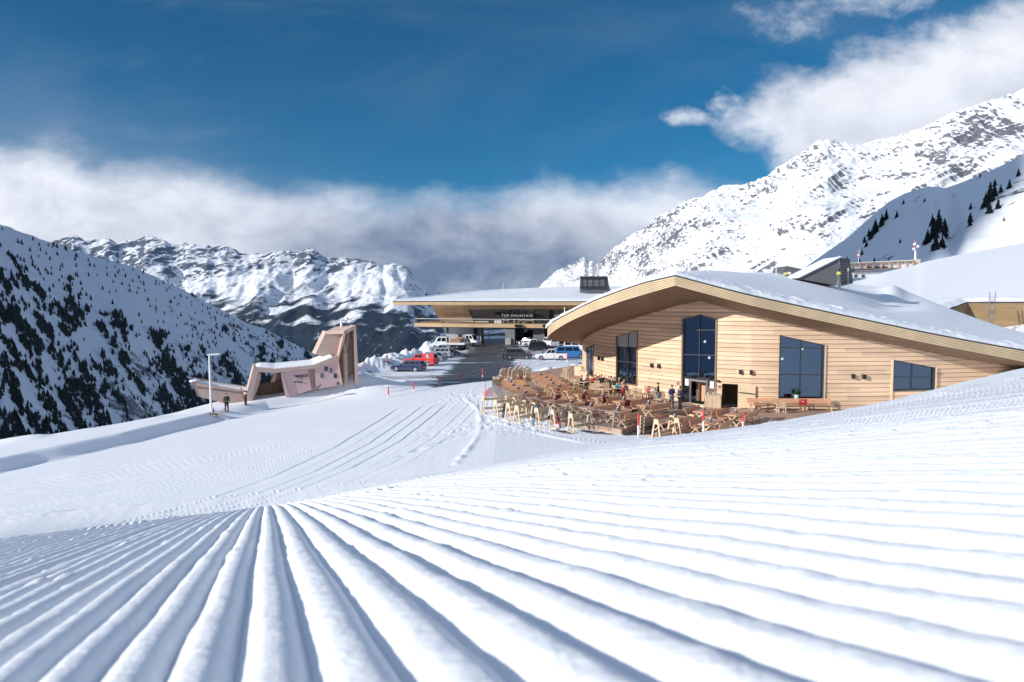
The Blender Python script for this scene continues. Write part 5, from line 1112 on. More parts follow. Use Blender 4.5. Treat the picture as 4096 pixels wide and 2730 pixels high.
def car(name, kind, L, Wd, H, mat, label, loc, rz, cat='car', group='vehicles in the car park', tailgate=False, rails=False, rim='rim_metal', top=None):
    t = thing(name, loc, rz, label, cat, group); hw = Wd/2
    prof = {'wagon': ((.5, .26), (.505, .40), (.47, .50), (.22, .60), (-.47, .665), (-.495, .60), (-.5, .30)), 'sedan': ((.5, .26), (.505, .40), (.47, .50), (.20, .61), (-.34, .68), (-.485, .66), (-.5, .55), (-.5, .30)),
            'suv': ((.5, .26), (.505, .44), (.46, .55), (.24, .62), (-.47, .66), (-.495, .58), (-.5, .30)), 'van': ((.5, .18), (.505, .38), (.46, .46), (.38, .52), (-.49, .52), (-.5, .45), (-.5, .18)),
            'pickup': ((.5, .28), (.505, .44), (.47, .53), (.22, .59), (-.49, .62), (-.5, .55), (-.5, .32))}[kind if kind != 'flatbed' else 'van']
    gh = {'wagon': (.23, -.485, .045, -.42, .60, .665), 'sedan': (.21, -.36, .05, -.20, .61, .68), 'suv': (.25, -.485, .10, -.43, .62, .66), 'van': (.385, -.492, .27, -.475, .52, .52), 'pickup': (.23, -.135, .09, -.115, .59, .60), 'flatbed': (.385, .02, .28, .03, .52, .52)}[kind]
    wr = .335 if H < 2.3 else .36; wx = {'van': (.345, -.30), 'flatbed': (.36, -.28)}.get(kind, (.315, -.295)); ar = wr+.055
    low = .17 if H < 1.6 else .24
    P = [(x*L, z*H) for x, z in prof]; P = [P[-1]]+P[:-1][::1] if False else P
    bottom = []
    for cx in (wx[1]*L, wx[0]*L):
        bottom.append((cx-ar, low))
        for k in range(1, 8): a = math.pi-k*math.pi/8; bottom.append((cx+math.cos(a)*ar, wr+math.sin(a)*ar))
        bottom.append((cx+ar, low))
    poly = [(P[-1][0], low+.05)]+bottom+[(P[0][0]-.03, low+.05)]+P
    if kind == 'flatbed': poly = [(0.0*L, low)]+bottom[9:]+[(P[0][0]-.03, low+.05)]+P[:4]+[(0.0*L, .52*H)]
    mb = MB(); mb.prism([(x, -hw, z) for x, z in poly], (0, Wd, 0)); mb.build('body', mat, t, bevel=.05, seg=2, smooth=False)
    m = MB(); m.box((0, 0, low+.18), (L*.9, Wd*.86, .3)); m.build('underbody', 'black', t)
    b0, b1, r0, r1, zf, zr_ = gh; wb, wt = hw-.04, hw-.17 if H < 2.2 else hw-.1
    bf, br, rf, rr = (b0*L, zf*H-.02), (b1*L, zr_*H-.02), (r0*L, H-.015), (r1*L, H-.03)
    c = [Vector((x, s*w, z)) for s in (-1, 1) for (x, z), w in ((bf, wb), (br, wb), (rr, wt), (rf, wt))]
    m = MB(); m.add(c, [(0, 1, 2, 3), (7, 6, 5, 4), (0, 3, 7, 4), (1, 5, 6, 2), (3, 2, 6, 7)]); m.build('cabin', top or mat, t, bevel=.04)
    def wn(nm, q, u0, u1, v0, v1, n, parent=t):
        m = MB(); m.quad(*[quadpt(q, u, v)+n*.012 for u, v in ((u0, v0), (u1, v0), (u1, v1), (u0, v1))]); return m.build(nm, 'car_glass', parent)
    for s in (0, 1):
        q = (c[4*s], c[4*s+1], c[4*s+3], c[4*s+2]); n = Vector((0, -1 if s == 0 else 1, .3)).normalized(); o = 1
        cuts = {'wagon': ((.09, .40), (.43, .70), (.73, .93)), 'suv': ((.09, .40), (.43, .72), (.75, .92)), 'sedan': ((.12, .50), (.53, .88)), 'van': ((.05, .28), (.32, .62), (.66, .95)), 'pickup': ((.12, .50), (.55, .92)), 'flatbed': ((.1, .45), (.52, .92))}[kind]
        for u0, u1 in cuts: wn('side_window', q, u0, u1, .14 if H < 1.8 else .25, .86, n)
    n = Vector((.8, 0, .6)); wn('windscreen', (c[0], c[4], c[3], c[7]), .07, .93, .1, .92, n); wn('rear_window', (c[1], c[5], c[2], c[6]), .1, .9, .2, .85, Vector((-1, 0, .2)))
    for sx in wx:
        for s in (-1, 1):
            w = MB().tube((sx*L, s*(hw-.20), wr), (sx*L, s*(hw-.0), wr), wr, n=20).build('wheel', 'tyre_rubber', t); MB().tube((sx*L, s*(hw-.02), wr), (sx*L, s*(hw+.012), wr), wr*.68, n=16).build('rim', rim, w)
            m = MB()
            for k in range(5): a = k*math.tau/5; m.box((sx*L+math.cos(a)*wr*.42, s*(hw+.014), wr+math.sin(a)*wr*.42), (.09, .01, .09))
            m.build('rim_opening', 'black', w)
    for s in (-1, 1):
        MB().box((L*.485, s*(hw-.2), H*.44 if H < 1.6 else H*.42), (.12, .34, .14)).build('headlight', 'head_lamp', t, bevel=.03)
        MB().box((-L*.492, s*(hw-.1), H*.55 if kind not in ('van', 'flatbed') else H*.4), (.09, .20, .2)).build('tail_light', 'tail_lamp', t, bevel=.02)
        MB().box((b0*L-.28, s*(hw+.06), zf*H+.06), (.12, .18, .13)).build('wing_mirror', mat, t, bevel=.03)
    MB().box((-L*.504, 0, H*.36), (.02, .5, .11)).build('number_plate', 'plate', t); MB().box((L*.500, 0, H*.30), (.05, Wd*.7, .16)).build('grille', 'black', t)
    if kind != 'flatbed': MB().box((-L*.495, 0, low+.18), (.12, Wd*.9, .2)).build('rear_bumper', 'black' if kind in ('suv', 'pickup') else mat, t, bevel=.03)
    if rails:
        for s in (-1, 1): MB().beam((r0*L-.2, s*wt, H+.03), (r1*L+.2, s*wt, H+.03), .04, .05).build('roof_rail', 'steel', t)
    if tailgate:
        hgx, hgz = r1*L, H-.02; m = MB(); m.beam((hgx, 0, hgz+.02), (hgx-.95, 0, hgz+.38), Wd*.8, .07, up=(0, 0, 1)); m.build('tailgate', 'paint_graphite', t, bevel=.02)
        m = MB(); m.box((-L*.47, 0, H*.62), (.25, Wd*.72, H*.5)); m.build('open_boot', 'black', t)
    if kind == 'flatbed':
        MB().box((-.25*L, 0, .78), (.5*L, Wd, .12)).build('load_bed', 'dark_metal', t); m = MB()
        for s in (-1, 1): m.box((-.25*L, s*(hw-.03), 1.02), (.5*L, .05, .38))
        m.box((-.497*L, 0, 1.02), (.05, Wd, .38)); m.build('drop_side', 'paint_white', t)
        MB().box((-.22*L, 0, 1.35), (.3*L, Wd*.75, .9)).build('cargo', 'cargo_wood', t, bevel=.03)
    if kind == 'pickup':
        MB().box((-.31*L, 0, H*.60), (.33*L, Wd*.82, .12)).build('load_bed', 'black', t)
    return t
CG = 'vehicles in the car park'
def cp(x, y): p = gp(*r5(x, y), 70, 200); p.z += .04; return p
bw = car('parked_wagon', 'wagon', 4.7, 1.78, 1.48, 'paint_blue_dark', 'dark blue estate car, nearest in the left row of the car park', cp(352, 1006), R(163), rails=False)
pk = car('parked_pickup', 'pickup', 5.1, 1.82, 1.80, 'paint_red', 'red pickup with a hard canopy and a white letter R on its side', cp(480, 948), R(163), cat='pickup', rim='rim_metal')
L = 5.1; m = MB(); c0 = [(-.12*L, -.86, 1.05), (-.49*L, -.86, 1.10), (-.47*L, -.72, 1.86), (-.12*L, -.74, 1.86)]; c1 = [(x, -y, z) for x, y, z in c0]; m.add(c0+c1, [(0, 1, 2, 3), (7, 6, 5, 4), (0, 3, 7, 4), (1, 5, 6, 2), (3, 2, 6, 7), (0, 4, 5, 1)]); m.build('canopy', 'paint_red', pk, bevel=.05)
m = MB(); m.quad((-.492*L, -.6, 1.2), (-.492*L, .6, 1.2), (-.482*L, .55, 1.75), (-.482*L, -.55, 1.75)); m.build('canopy_window', 'car_glass', pk)
for s in (-1, 1):
    for wx_ in (.315, -.295):
        m = MB(); cx = wx_*L
        for k in range(8): a0 = k*math.pi/8; a1 = a0+math.pi/8; m.beam((cx+math.cos(a0)*.42, s*.93, .36+math.sin(a0)*.42), (cx+math.cos(a1)*.42, s*.93, .36+math.sin(a1)*.42), .08, .1, up=(0, 1, 0))
        m.build('wheel_arch_trim', 'steel', pk)
tt = thing('tmp', (0, 0, 0), 0, '', '')
Mx = Matrix.Rotation(math.pi, 4, 'Z') @ face_matrix((0, 0, 0)); Mx.translation = Vector((-1.25, .845, 1.22)); o = text('letter_r', 'R', .75, 'sign_white', tt, Mx, .012, bold=.025); o.parent = pk
bpy.data.objects.remove(tt)
car('parked_sedan', 'sedan', 4.7, 1.8, 1.44, 'paint_grey_silver', 'grey saloon car half hidden behind the red pickup', cp(596, 903), R(160))
sw = car('parked_wagon', 'wagon', 4.8, 1.82, 1.52, 'paint_silver', 'silver estate car with its tailgate raised and a red-jacketed person behind it', cp(672, 858), R(165), tailgate=True)
car('parked_sedan', 'sedan', 4.6, 1.78, 1.44, 'paint_silver', 'silver car showing only its roof between the silver estate and the white truck', cp(700, 815), R(166))
car('parked_wagon', 'wagon', 4.7, 1.8, 1.52, 'paint_black', 'black estate car behind the silver one with the raised tailgate', cp(838, 792), R(166), rails=True)
car('parked_truck', 'flatbed', 6.2, 2.0, 2.25, 'paint_white', 'white crew-cab truck carrying brown timber, nose to the snow bank', cp(770, 778), R(172), cat='truck')
car('parked_wagon', 'suv', 4.6, 1.85, 1.7, 'paint_grey_silver', 'silver grey car behind the timber-laden truck, near the white cab', cp(880, 752), R(170))
car('parked_truck', 'flatbed', 6.0, 2.1, 2.45, 'paint_white', 'white crew-cab truck facing right beside the concrete wall of the station', cp(955, 742), R(-22), cat='truck')
sv = car('parked_suv', 'suv', 4.5, 1.85, 1.72, 'paint_graphite', 'dark grey off-roader with its tailgate up, right of the driving lane', cp(1500, 880), R(-6), tailgate=True, rails=True)
car('parked_convertible', 'sedan', 4.4, 1.8, 1.36, 'paint_silver', 'low silver car with a black soft top between the off-roader and white pickup', cp(1690, 842), R(176), top='paint_black')
car('parked_van', 'suv', 4.9, 1.9, 1.85, 'paint_black', 'black people carrier behind the low silver car', cp(1740, 800), R(-4), cat='van')
wp = car('parked_pickup', 'pickup', 5.2, 1.8, 1.78, 'paint_white', 'white double-cab pickup with an open bed facing left', cp(1845, 888), R(177), cat='pickup')
m = MB(); m.box((-.14*5.2, 0, 1.42), (.06, 1.4, .6)); m.build('bed_rack', 'black', wp)
car('parked_van', 'van', 4.9, 1.9, 1.96, 'paint_blue', 'bright blue passenger van next to the restaurant wall', cp(2045, 868), R(-5), cat='van')
car('parked_van', 'van', 4.9, 1.9, 1.98, 'paint_white', 'white van behind the bright blue van, half hidden by the restaurant', cp(2105, 800), R(-4), cat='van')
car('parked_van', 'van', 4.8, 1.95, 2.0, 'paint_white', 'white van seen from behind under the tip of the curved roof', cp(1835, 752), R(110), cat='van')
car('parked_pickup', 'pickup', 5.0, 1.8, 1.6, 'paint_white', 'small white pickup just in front of the station columns', cp(1660, 750), R(178), cat='pickup')
car('parked_sedan', 'sedan', 4.5, 1.8, 1.45, 'paint_black', 'black car in the shade under the station behind the small white pickup', cp(1590, 727), R(150))
# ---------------------------------------------------------------- people
SK = flat('skin', (.55, .33, .24), .6); HAIRB = flat('hair_brown', (.06, .035, .02), .8); HAIRL = flat('hair_blond', (.42, .28, .12), .8)
CLO = {}
def cloth(name, c):
    if name not in CLO: CLO[name] = flat('cloth_'+name, c, .9, var=.2, scale=9)
    return CLO[name]
CC = dict(navy=(.02, .035, .09), red=(.45, .025, .03), black=(.016, .016, .02), pink=(.65, .10, .2), palepink=(.6, .38, .36), white=(.68, .68, .7), teal=(.01, .26, .42), brown=(.05, .038, .035), blue=(.03, .10, .42), jeans=(.10, .16, .26), grey=(.12, .12, .13), dark=(.03, .03, .035), vest=(.03, .045, .16), darkgreen=(.05, .055, .04), orange=(.6, .12, .04))
def skin_bake(name, verts, edges, rad, roots, mat, sub=1):
    me = bpy.data.meshes.new(name); me.from_pydata([tuple(v) for v in verts], edges, []); tmp = bpy.data.objects.new(name, me); COL.objects.link(tmp)
    md = tmp.modifiers.new('s', 'SKIN'); md.use_smooth_shade = True
    if not me.skin_vertices: bpy.context.view_layer.objects.active = tmp
    sv_ = me.skin_vertices[0].data
    for i, r in enumerate(rad): sv_[i].radius = (r if hasattr(r, '__len__') else (r, r)); sv_[i].use_root = i in roots
    sbd = tmp.modifiers.new('b', 'SUBSURF'); sbd.levels = sub; sbd.render_levels = sub
    dg = bpy.context.evaluated_depsgraph_get(); out = bpy.data.meshes.new_from_object(tmp.evaluated_get(dg)); bpy.data.objects.remove(tmp)
    out.materials.clear(); out.materials.append(mat); out.polygons.foreach_set('use_smooth', [True]*len(out.polygons)); return out
POSES = {
 'stand': dict(pel=(0, 0, .94), chest=(0, 0, 1.32), neck=(0, .01, 1.50), head=(0, -.02, 1.63), sh=((.19, 0, 1.41), (-.19, 0, 1.41)), el=((.25, .04, 1.14), (-.25, .04, 1.14)), wr=((.23, -.08, .90), (-.23, -.08, .90)), kn=((.10, -.02, .50), (-.11, -.03, .50)), an=((.11, .03, .08), (-.13, .02, .08))),
 'talk': dict(pel=(0, 0, .94), chest=(0, 0, 1.32), neck=(0, .01, 1.50), head=(.02, -.03, 1.63), sh=((.19, 0, 1.41), (-.19, 0, 1.41)), el=((.27, 0, 1.15), (-.25, .04, 1.14)), wr=((.14, -.26, 1.22), (-.20, -.20, 1.02)), kn=((.12, -.03, .50), (-.11, .02, .50)), an=((.14, .0, .08), (-.13, .08, .08))),
 'pull': dict(pel=(0, 0, .94), chest=(0, 0, 1.32), neck=(0, 0, 1.50), head=(0, -.02, 1.63), sh=((.19, 0, 1.41), (-.19, 0, 1.41)), el=((.26, .12, 1.15), (-.25, .04, 1.14)), wr=((.28, .25, .95), (-.23, -.08, .90)), kn=((.10, -.03, .50), (-.11, .02, .50)), an=((.10, .0, .08), (-.12, .10, .08))),
 'sit': dict(pel=(0, 0, .52), chest=(0, .0, .90), neck=(0, -.01, 1.08), head=(0, -.05, 1.21), sh=((.19, 0, .99), (-.19, 0, .99)), el=((.25, -.06, .74), (-.25, -.06, .74)), wr=((.16, -.30, .78), (-.16, -.30, .78)), kn=((.13, -.42, .52), (-.13, -.42, .52)), an=((.14, -.40, .09), (-.14, -.46, .09))),
 'crouch': dict(pel=(0, .10, .55), chest=(0, -.14, .88), neck=(0, -.26, 1.03), head=(0, -.34, 1.14), sh=((.19, -.16, .98), (-.19, -.16, .98)), el=((.25, -.34, .75), (-.25, -.34, .75)), wr=((.15, -.42, .52), (-.15, -.42, .52)), kn=((.14, -.25, .48), (-.14, -.2, .30)), an=((.14, -.10, .08), (-.14, .22, .10))),
}
def person(loc, rz, pose, label, jacket, trousers, hair='brown', h=1.0, group=None, hat=None, boots='black'):
    p = POSES[pose]; V = []; E = []; Rr = []; mk = lambda v, r: (V.append(Vector(v)*h), Rr.append(r if hasattr(r, '__len__') else r*h), len(V)-1)[2]
    pel = mk(p['pel'], .11); ch = mk(p['chest'], .12); nk = mk(p['neck'], .055); hd = mk(p['head'], (.078*h, .092*h)); tp = mk(Vector(p['head'])+Vector((0, .01, .09)), .06); fw = (Vector(p['head'])+Vector((0, -.105, -.015)))
    E += [(pel, ch), (ch, nk), (nk, hd), (hd, tp)]; nose = mk(fw, .016); E.append((hd, nose)); roots = {pel}
    for i in (0, 1):
        s = mk(p['sh'][i], .062); e = mk(p['el'][i], .042); w = mk(p['wr'][i], .027); d = (Vector(p['wr'][i])-Vector(p['el'][i])).normalized(); pm = mk(Vector(p['wr'][i])+d*.06, (.042*h, .020*h)); E += [(ch, s), (s, e), (e, w), (w, pm)]
        side = d.cross(Vector((0, 0, 1))).normalized() if abs(d.z) < .95 else Vector((1, 0, 0)); curl = Vector((0, -.5, -.5))
        for k in range(4):
            b0 = Vector(p['wr'][i])+d*.075+side*(.033-.022*k); ln = (.075, .082, .078, .062)[k]; a = mk(b0, .0095); b = mk(b0+d*ln*.5+curl*.008, .0085); c = mk(b0+d*ln*.85+curl*.035, .007); E += [(a, b), (b, c)]; roots.add(a)
        sg = 1 if i == 0 else -1; b0 = Vector(p['wr'][i])+d*.03+side*.03; a = mk(b0, .011); b = mk(b0+side*.03+d*.03, .009); c = mk(b0+side*.035+d*.06, .008); E += [(a, b), (b, c)]; roots.add(a)
        hp = mk((p['pel'][0]+(.09 if i == 0 else -.09), p['pel'][1], p['pel'][2]-.03), .09); kn = mk(p['kn'][i], .055); an = mk(p['an'][i], .038); to = mk(Vector(p['an'][i])+Vector((0, -.15, -.04)), .035); E += [(pel, hp), (hp, kn), (kn, an), (an, to)]
    me = skin_bake('person', V, E, Rr, roots, SK); o = bpy.data.objects.new('person', me); COL.objects.link(o); o.location = loc; o.rotation_euler = (0, 0, rz); tag(o, label, 'person', group)
    # clothing
    V, E, Rr = [], [], []; pel = mk(Vector(p['pel'])+Vector((0, 0, -.02)), (.17*h, .13*h)); ch = mk(p['chest'], (.185*h, .14*h)); nk = mk(Vector(p['neck'])-Vector((0, 0, .03)), .075); E += [(pel, ch), (ch, nk)]
    for i in (0, 1):
        s = mk(p['sh'][i], .082); e = mk(p['el'][i], .064); w = mk(Vector(p['wr'][i]).lerp(Vector(p['el'][i]), .08), .048); E += [(ch, s), (s, e), (e, w)]
    j = bpy.data.objects.new('jacket', skin_bake('jacket', V, E, Rr, {pel}, cloth(jacket, CC[jacket]))); COL.objects.link(j); j.parent = o
    V, E, Rr = [], [], []; pel = mk(p['pel'], (.155*h, .12*h))
    for i in (0, 1):
        hp = mk((p['pel'][0]+(.085 if i == 0 else -.085), p['pel'][1], p['pel'][2]-.05), .105); kn = mk(p['kn'][i], .075); an = mk(Vector(p['an'][i])+Vector((0, 0, .05)), .062); E += [(pel, hp), (hp, kn), (kn, an)]
    j = bpy.data.objects.new('trousers', skin_bake('trousers', V, E, Rr, {pel}, cloth(trousers, CC[trousers]))); COL.objects.link(j); j.parent = o
    for i in (0, 1):
        a = Vector(p['an'][i])*h; m = MB(); m.ball(a+Vector((0, -.06, -.035)), (.055, .145, .055), 10, 6); m.tube(a+Vector((0, 0, -.04)), a+Vector((0, 0, .09)), .055, .06, 10); m.build('boot', cloth(boots, CC.get(boots, (.02, .02, .02))), o, smooth=True)
    hc = Vector(p['head'])*h; m = MB(); m.ball(hc+Vector((0, .034*h, .048*h)), (.092*h, .095*h, .092*h), 12, 8)
    m.build('hat' if hat else 'hair', cloth(hat, CC[hat]) if hat else (HAIRB if hair == 'brown' else HAIRL), o, smooth=True)
    for s in (-1, 1): MB().ball(hc+Vector((s*.034*h, -.088*h, .0)), (.013, .008, .01), 6, 4).build('eye', 'black', o)
    MB().ball(hc+Vector((0, -.086*h, -.052*h)), (.024, .008, .007), 6, 4).build('mouth', flat('lips', (.35, .12, .1)) if 'lips' not in MATS else 'lips', o)
    for s in (-1, 1): MB().ball(hc+Vector((s*.088*h, .01, -.005)), (.012, .022, .032), 6, 5).build('ear', SK, o)
    return o
z7 = conv(2200, 1480, 4.706)
def dk(px, py, z=DZ): return atz(px, py, z)
mp_ = gp(*r6(610, 1172), 50, 90); man = person(mp_, R(35), 'pull', 'man in a grey-green jacket and black trousers pulling a sledge on the snowy path', 'darkgreen', 'black', h=1.03)
sp_ = gp(*r6(458, 1215), 50, 90)
sl_ = thing('sledge', sp_+Vector((0, 0, .02)), R(8), 'small wooden sledge with bent runners carrying a child on the path', 'sledge')
for s in (-1, 1): MB().path([(-.55, s*.2, .03), (.5, s*.2, .03), (.68, s*.2, .10), (.74, s*.2, .25), (.62, s*.2, .36), (.4, s*.2, .32)], .025, 6).build('runner', 'pale_wood', sl_)
MB().box((0, 0, .28), (.9, .44, .05)).build('seat', 'pale_wood', sl_)
child = person(sp_+Vector((-.05, 0, -.02)), R(98), 'sit', 'small child in blue snowsuit and helmet sitting on the sledge', 'blue', 'navy', h=.58, hat='blue')
hand = mp_+Matrix.Rotation(R(35), 3, 'Z') @ Vector((.29, .28, .93)); q = MB(); q.path([hand, hand.lerp(sp_+Vector((.7, 0, .3)), .5)+Vector((0, 0, -.06)), sp_+Vector((.72, 0, .25))], .022, 5); o = q.build('sledge_rope', flat('rope_pink', (.7, .04, .2), .8)); tag(o, 'pink rope running from the man to the child\'s sledge', 'rope')
person(S(458, 499, 153), R(20), 'stand', 'lone person in dark clothes at the far left end of the station deck', 'black', 'dark')
p_ = cp(800, 868); person(p_, R(-70), 'crouch', 'person in a red jacket crouching behind the silver estate car', 'red', 'black')
p_ = cp(1345, 880); person(p_, R(80), 'talk', 'person in a blue jacket standing at the open boot of the dark off-roader', 'blue', 'black')
person(dk(*r2(908, 848)), R(75), 'stand', 'standing person in a dark brown jacket and jeans facing right', 'brown', 'jeans')
person(dk(*r2(1122, 915)), R(25), 'talk', 'standing man in a blue vest and jeans with a raised hand', 'vest', 'jeans', h=1.02)
person(dk(*r2(1252, 928)), R(-65), 'talk', 'man in a dark suit facing left just before the entrance', 'navy', 'black', h=1.0)
SEAT = [((590, 255), 85, 'navy', 'black', 'blond', 'seated blond person in navy at the table nearest the parking side', None), ((808, 265), 5, 'red', 'navy', 'brown', 'seated person in a bright red jacket facing the sun', 'navy'),
 ((895, 285), 160, 'black', 'black', 'brown', 'seated person in black jacket right of the red jacket', None), ((968, 250), -10, 'dark', 'black', 'brown', 'seated person in dark clothes left of the pale pink jacket', 'red'), ((1045, 245), 0, 'palepink', 'grey', 'blond', 'seated person in a pale pink jacket by the wall', None),
 ((1062, 325), 170, 'black', 'black', 'brown', 'seated person in black seen from behind at the slatted chairs', None), ((1145, 275), 5, 'white', 'grey', 'brown', 'seated person in white jacket beside the second window', 'dark'), ((1262, 385), 110, 'teal', 'black', 'brown', 'seated person in a turquoise jacket seen from behind', None),
 ((1300, 312), 10, 'dark', 'dark', 'brown', 'seated person in dark clothes behind the turquoise jacket', 'palepink'), ((1435, 315), 30, 'darkgreen', 'dark', 'blond', 'seated person in a dark coat with a pale fur hood', None), ((1852, 420), 10, 'pink', 'dark', 'brown', 'seated child in a bright pink jacket by the wall', None),
 ((1935, 425), 5, 'white', 'grey', 'blond', 'seated person in white next to the pink-jacketed child', None), ((1985, 405), -15, 'white', 'grey', 'brown', 'seated person in white half hidden behind the brown-jacketed standing person', None)]
SEAT += [((700, 250), -80, 'grey', 'dark', 'brown', 'seated person in grey facing the navy-jacketed guest', None), ((855, 248), 20, 'orange', 'dark', 'brown', 'seated person in an orange jacket close to the wall', 'dark'), ((925, 262), 0, 'dark', 'grey', 'brown', 'seated person in dark clothes between the orange and pale pink jackets', None), ((1100, 285), 15, 'grey', 'dark', 'blond', 'blond seated person in grey below the second window', None),
 ((1215, 305), -15, 'brown', 'black', 'brown', 'seated person in brown left of the turquoise jacket', None), ((1345, 290), 0, 'navy', 'dark', 'brown', 'seated person in navy under the second window edge', 'white'), ((1385, 330), 40, 'palepink', 'grey', 'brown', 'seated person in pale pink beside the fur-hooded guest', None), ((1895, 385), 0, 'grey', 'dark', 'brown', 'seated person in grey behind the pink-jacketed child', None)]
chairs_at = []
for (x, y), rz, jk, tr, hr, lb, hat in SEAT:
    p_ = atz(*z7(x, y), DZ+.52); p_.z = DZ; person(p_, R(rz), 'sit', lb, jk, tr, hr, h=.8 if 'child' in lb else 1.0, hat=hat, group='guests seated on the terrace'); chairs_at.append((p_, R(rz)))
# ---------------------------------------------------------------- terrace furniture
def make_bench():
    t = thing('bench', (0, 0, 0), 0, 'x', 'bench', 'wooden benches on the terrace'); m = MB()
    for i in range(3): m.box((0, -.16+i*.15, .44), (2.2, .13, .035))
    m.build('seat', 'bench_wood', t); m = MB()
    for i in range(3): m.box((0, .29+i*.03, .58+i*.125), (2.2, .03, .11))
    m.build('backrest', 'bench_wood', t)
    for x in (-.92, .92):
        m = MB(); pts = [(x, -.28, .02), (x, -.12, .28), (x, .06, .39), (x, .22, .42), (x, .32, .60), (x, .375, .88)]
        for a, b in zip(pts[:-1], pts[1:]): m.beam(a, b, .05, .065, up=(1, 0, 0))
        m.beam((x, .34, .02), (x, -.02, .40), .05, .06, up=(1, 0, 0)); m.box((x, -.28, .03), (.09, .16, .06)); m.box((x, .33, .03), (.09, .16, .06)); m.build('leg', 'pale_wood', t)
    return t
def make_table():
    t = thing('slatted_table', (0, 0, 0), 0, 'x', 'table', 'wooden tables on the terrace'); m = MB()
    for i in range(6): m.box((0, -.33+i*.132, .74), (2.2, .118, .035))
    m.build('tabletop', 'bench_wood', t)
    for x in (-.85, .85):
        for s in (-1, 1): m = MB(); m.beam((x+s*.03, -.36*s, .02), (x+s*.03, .36*s, .72), .06, .09, up=(1, 0, 0)); m.build('leg', 'pale_wood', t)
    m = MB(); m.beam((-.85, 0, .38), (.85, 0, .38), .06, .07); m.build('stretcher', 'pale_wood', t); m = MB(); m.box((-1.03, 0, .70), (.07, .8, .05)); m.build('end_batten', 'pale_wood', t)
    return t
def make_box():
    t = thing('menu_box', (0, 0, 0), 0, 'x', 'box', 'grey condiment boxes on the tables'); m = MB(); m.box((0, 0, .10), (.24, .18, .20)); m.build('caddy', 'box_grey', t, bevel=.01); m = MB(); m.box((0, 0, .235), (.16, .06, .10), .4); m.build('menu_card', 'white_paint', t); m = MB(); m.box((.26, .02, .008), (.26, .18, .014), .3); m.build('tray', 'dark_metal', t); return t
def make_chair():
    t = thing('armchair', (0, 0, 0), 0, 'x', 'chair', 'pale wooden armchairs on the terrace'); m = MB(); m.box((0, 0, .43), (.52, .5, .05)); m.build('seat', 'pale_wood', t); m = MB()
    for i in range(6): m.beam((-.22+i*.088, .24, .46), (-.22+i*.088, .31, .95), .055, .025, up=(0, 1, 0))
    m.beam((-.27, .315, .96), (.27, .315, .96), .07, .04); m.beam((-.27, .25, .5), (.27, .25, .5), .05, .04); m.build('backrest', 'pale_wood', t)
    for x in (-.25, .25):
        m = MB(); m.box((x, -.22, .32), (.055, .055, .64)); m.build('leg', 'pale_wood', t); m = MB(); m.beam((x, .22, 0), (x, .25, .5), .055, .06); m.build('leg', 'pale_wood', t)
        m = MB(); m.beam((x, -.26, .65), (x, .27, .66), .07, .035); m.build('armrest', 'pale_wood', t)
    return t
def make_lounger():
    t = thing('sunbed', (0, 0, 0), 0, 'x', 'sunbed', 'cream sunbeds at the far end of the terrace'); m = MB(); n = 12; P = [(-.3, 0, .15), (.3, 0, .15)]+[(.3*math.cos(a), 0, 1.05+.3*math.sin(a)) for a in [math.pi*k/n for k in range(n+1)]]
    Mt = Matrix.Rotation(R(-24), 3, 'X'); m.prism([Mt @ Vector(q)+Vector((0, -.1, .12)) for q in P], Mt @ Vector((0, .1, 0))); m.build('cushion', 'cushion', t, bevel=.03); m = MB(); m.box((0, -.65, .30), (.6, 1.1, .10)); m.build('seat_cushion', 'cushion', t, bevel=.03)
    for x in (-.27, .27): m = MB(); m.beam((x, -1.2, .18), (x, .5, .18), .06, .07); m.beam((x, -1.0, 0), (x, -1.0, .2), .06, .06); m.beam((x, .45, 0), (x, .45, .2), .06, .06); m.beam((x, .5, .15), (x, .25, .75), .05, .05); m.build('frame', 'bench_wood', t)
    m = MB(); m.beam((-.31, .28, .82), (.31, .28, .82), .02, .05, up=(0, 1, 0)); m.build('strap', 'black', t); return t
def make_rack():
    t = thing('ski_rack', (0, 0, 0), 0, 'x', 'ski rack', 'ski racks on the snow before the terrace')
    for x in (-.95, .95):
        m = MB(); m.beam((x, -.30, 0), (x, -.10, 1.22), .10, .045, up=(1, 0, 0)); m.beam((x, .30, 0), (x, .10, 1.22), .10, .045, up=(1, 0, 0)); m.prism([(x-.03, -.15, .95), (x-.03, .15, .95), (x-.03, .11, 1.26), (x-.03, -.11, 1.26)], (.06, 0, 0)); m.box((x, 0, .035), (.12, .86, .07)); m.build('end_frame', 'pale_wood', t)
    for z, hgt in ((1.08, .18), (.36, .18)): m = MB(); m.box((0, 0, z), (1.9, .045, hgt)); m.build('rail', 'rack_wood', t)
    m = MB()
    for i in range(9): m.box((-.76+i*.19, -.026, 1.08), (.07, .008, .03))
    m.build('rail_slot', 'cushion', t); return t
first = {}
def put(kind, maker, loc, rz, label, group=None, scale=None):
    if kind not in first: first[kind] = o = maker()
    else: o = copy_tree(first[kind])
    o.location = loc; o.rotation_euler = (0, 0, rz); o['label'] = label
    if group: o['group'] = group
    if scale: o.scale = scale
    return o
ORD = ['first', 'second', 'third', 'fourth', 'fifth', 'sixth', 'seventh', 'eighth', 'ninth', 'tenth']
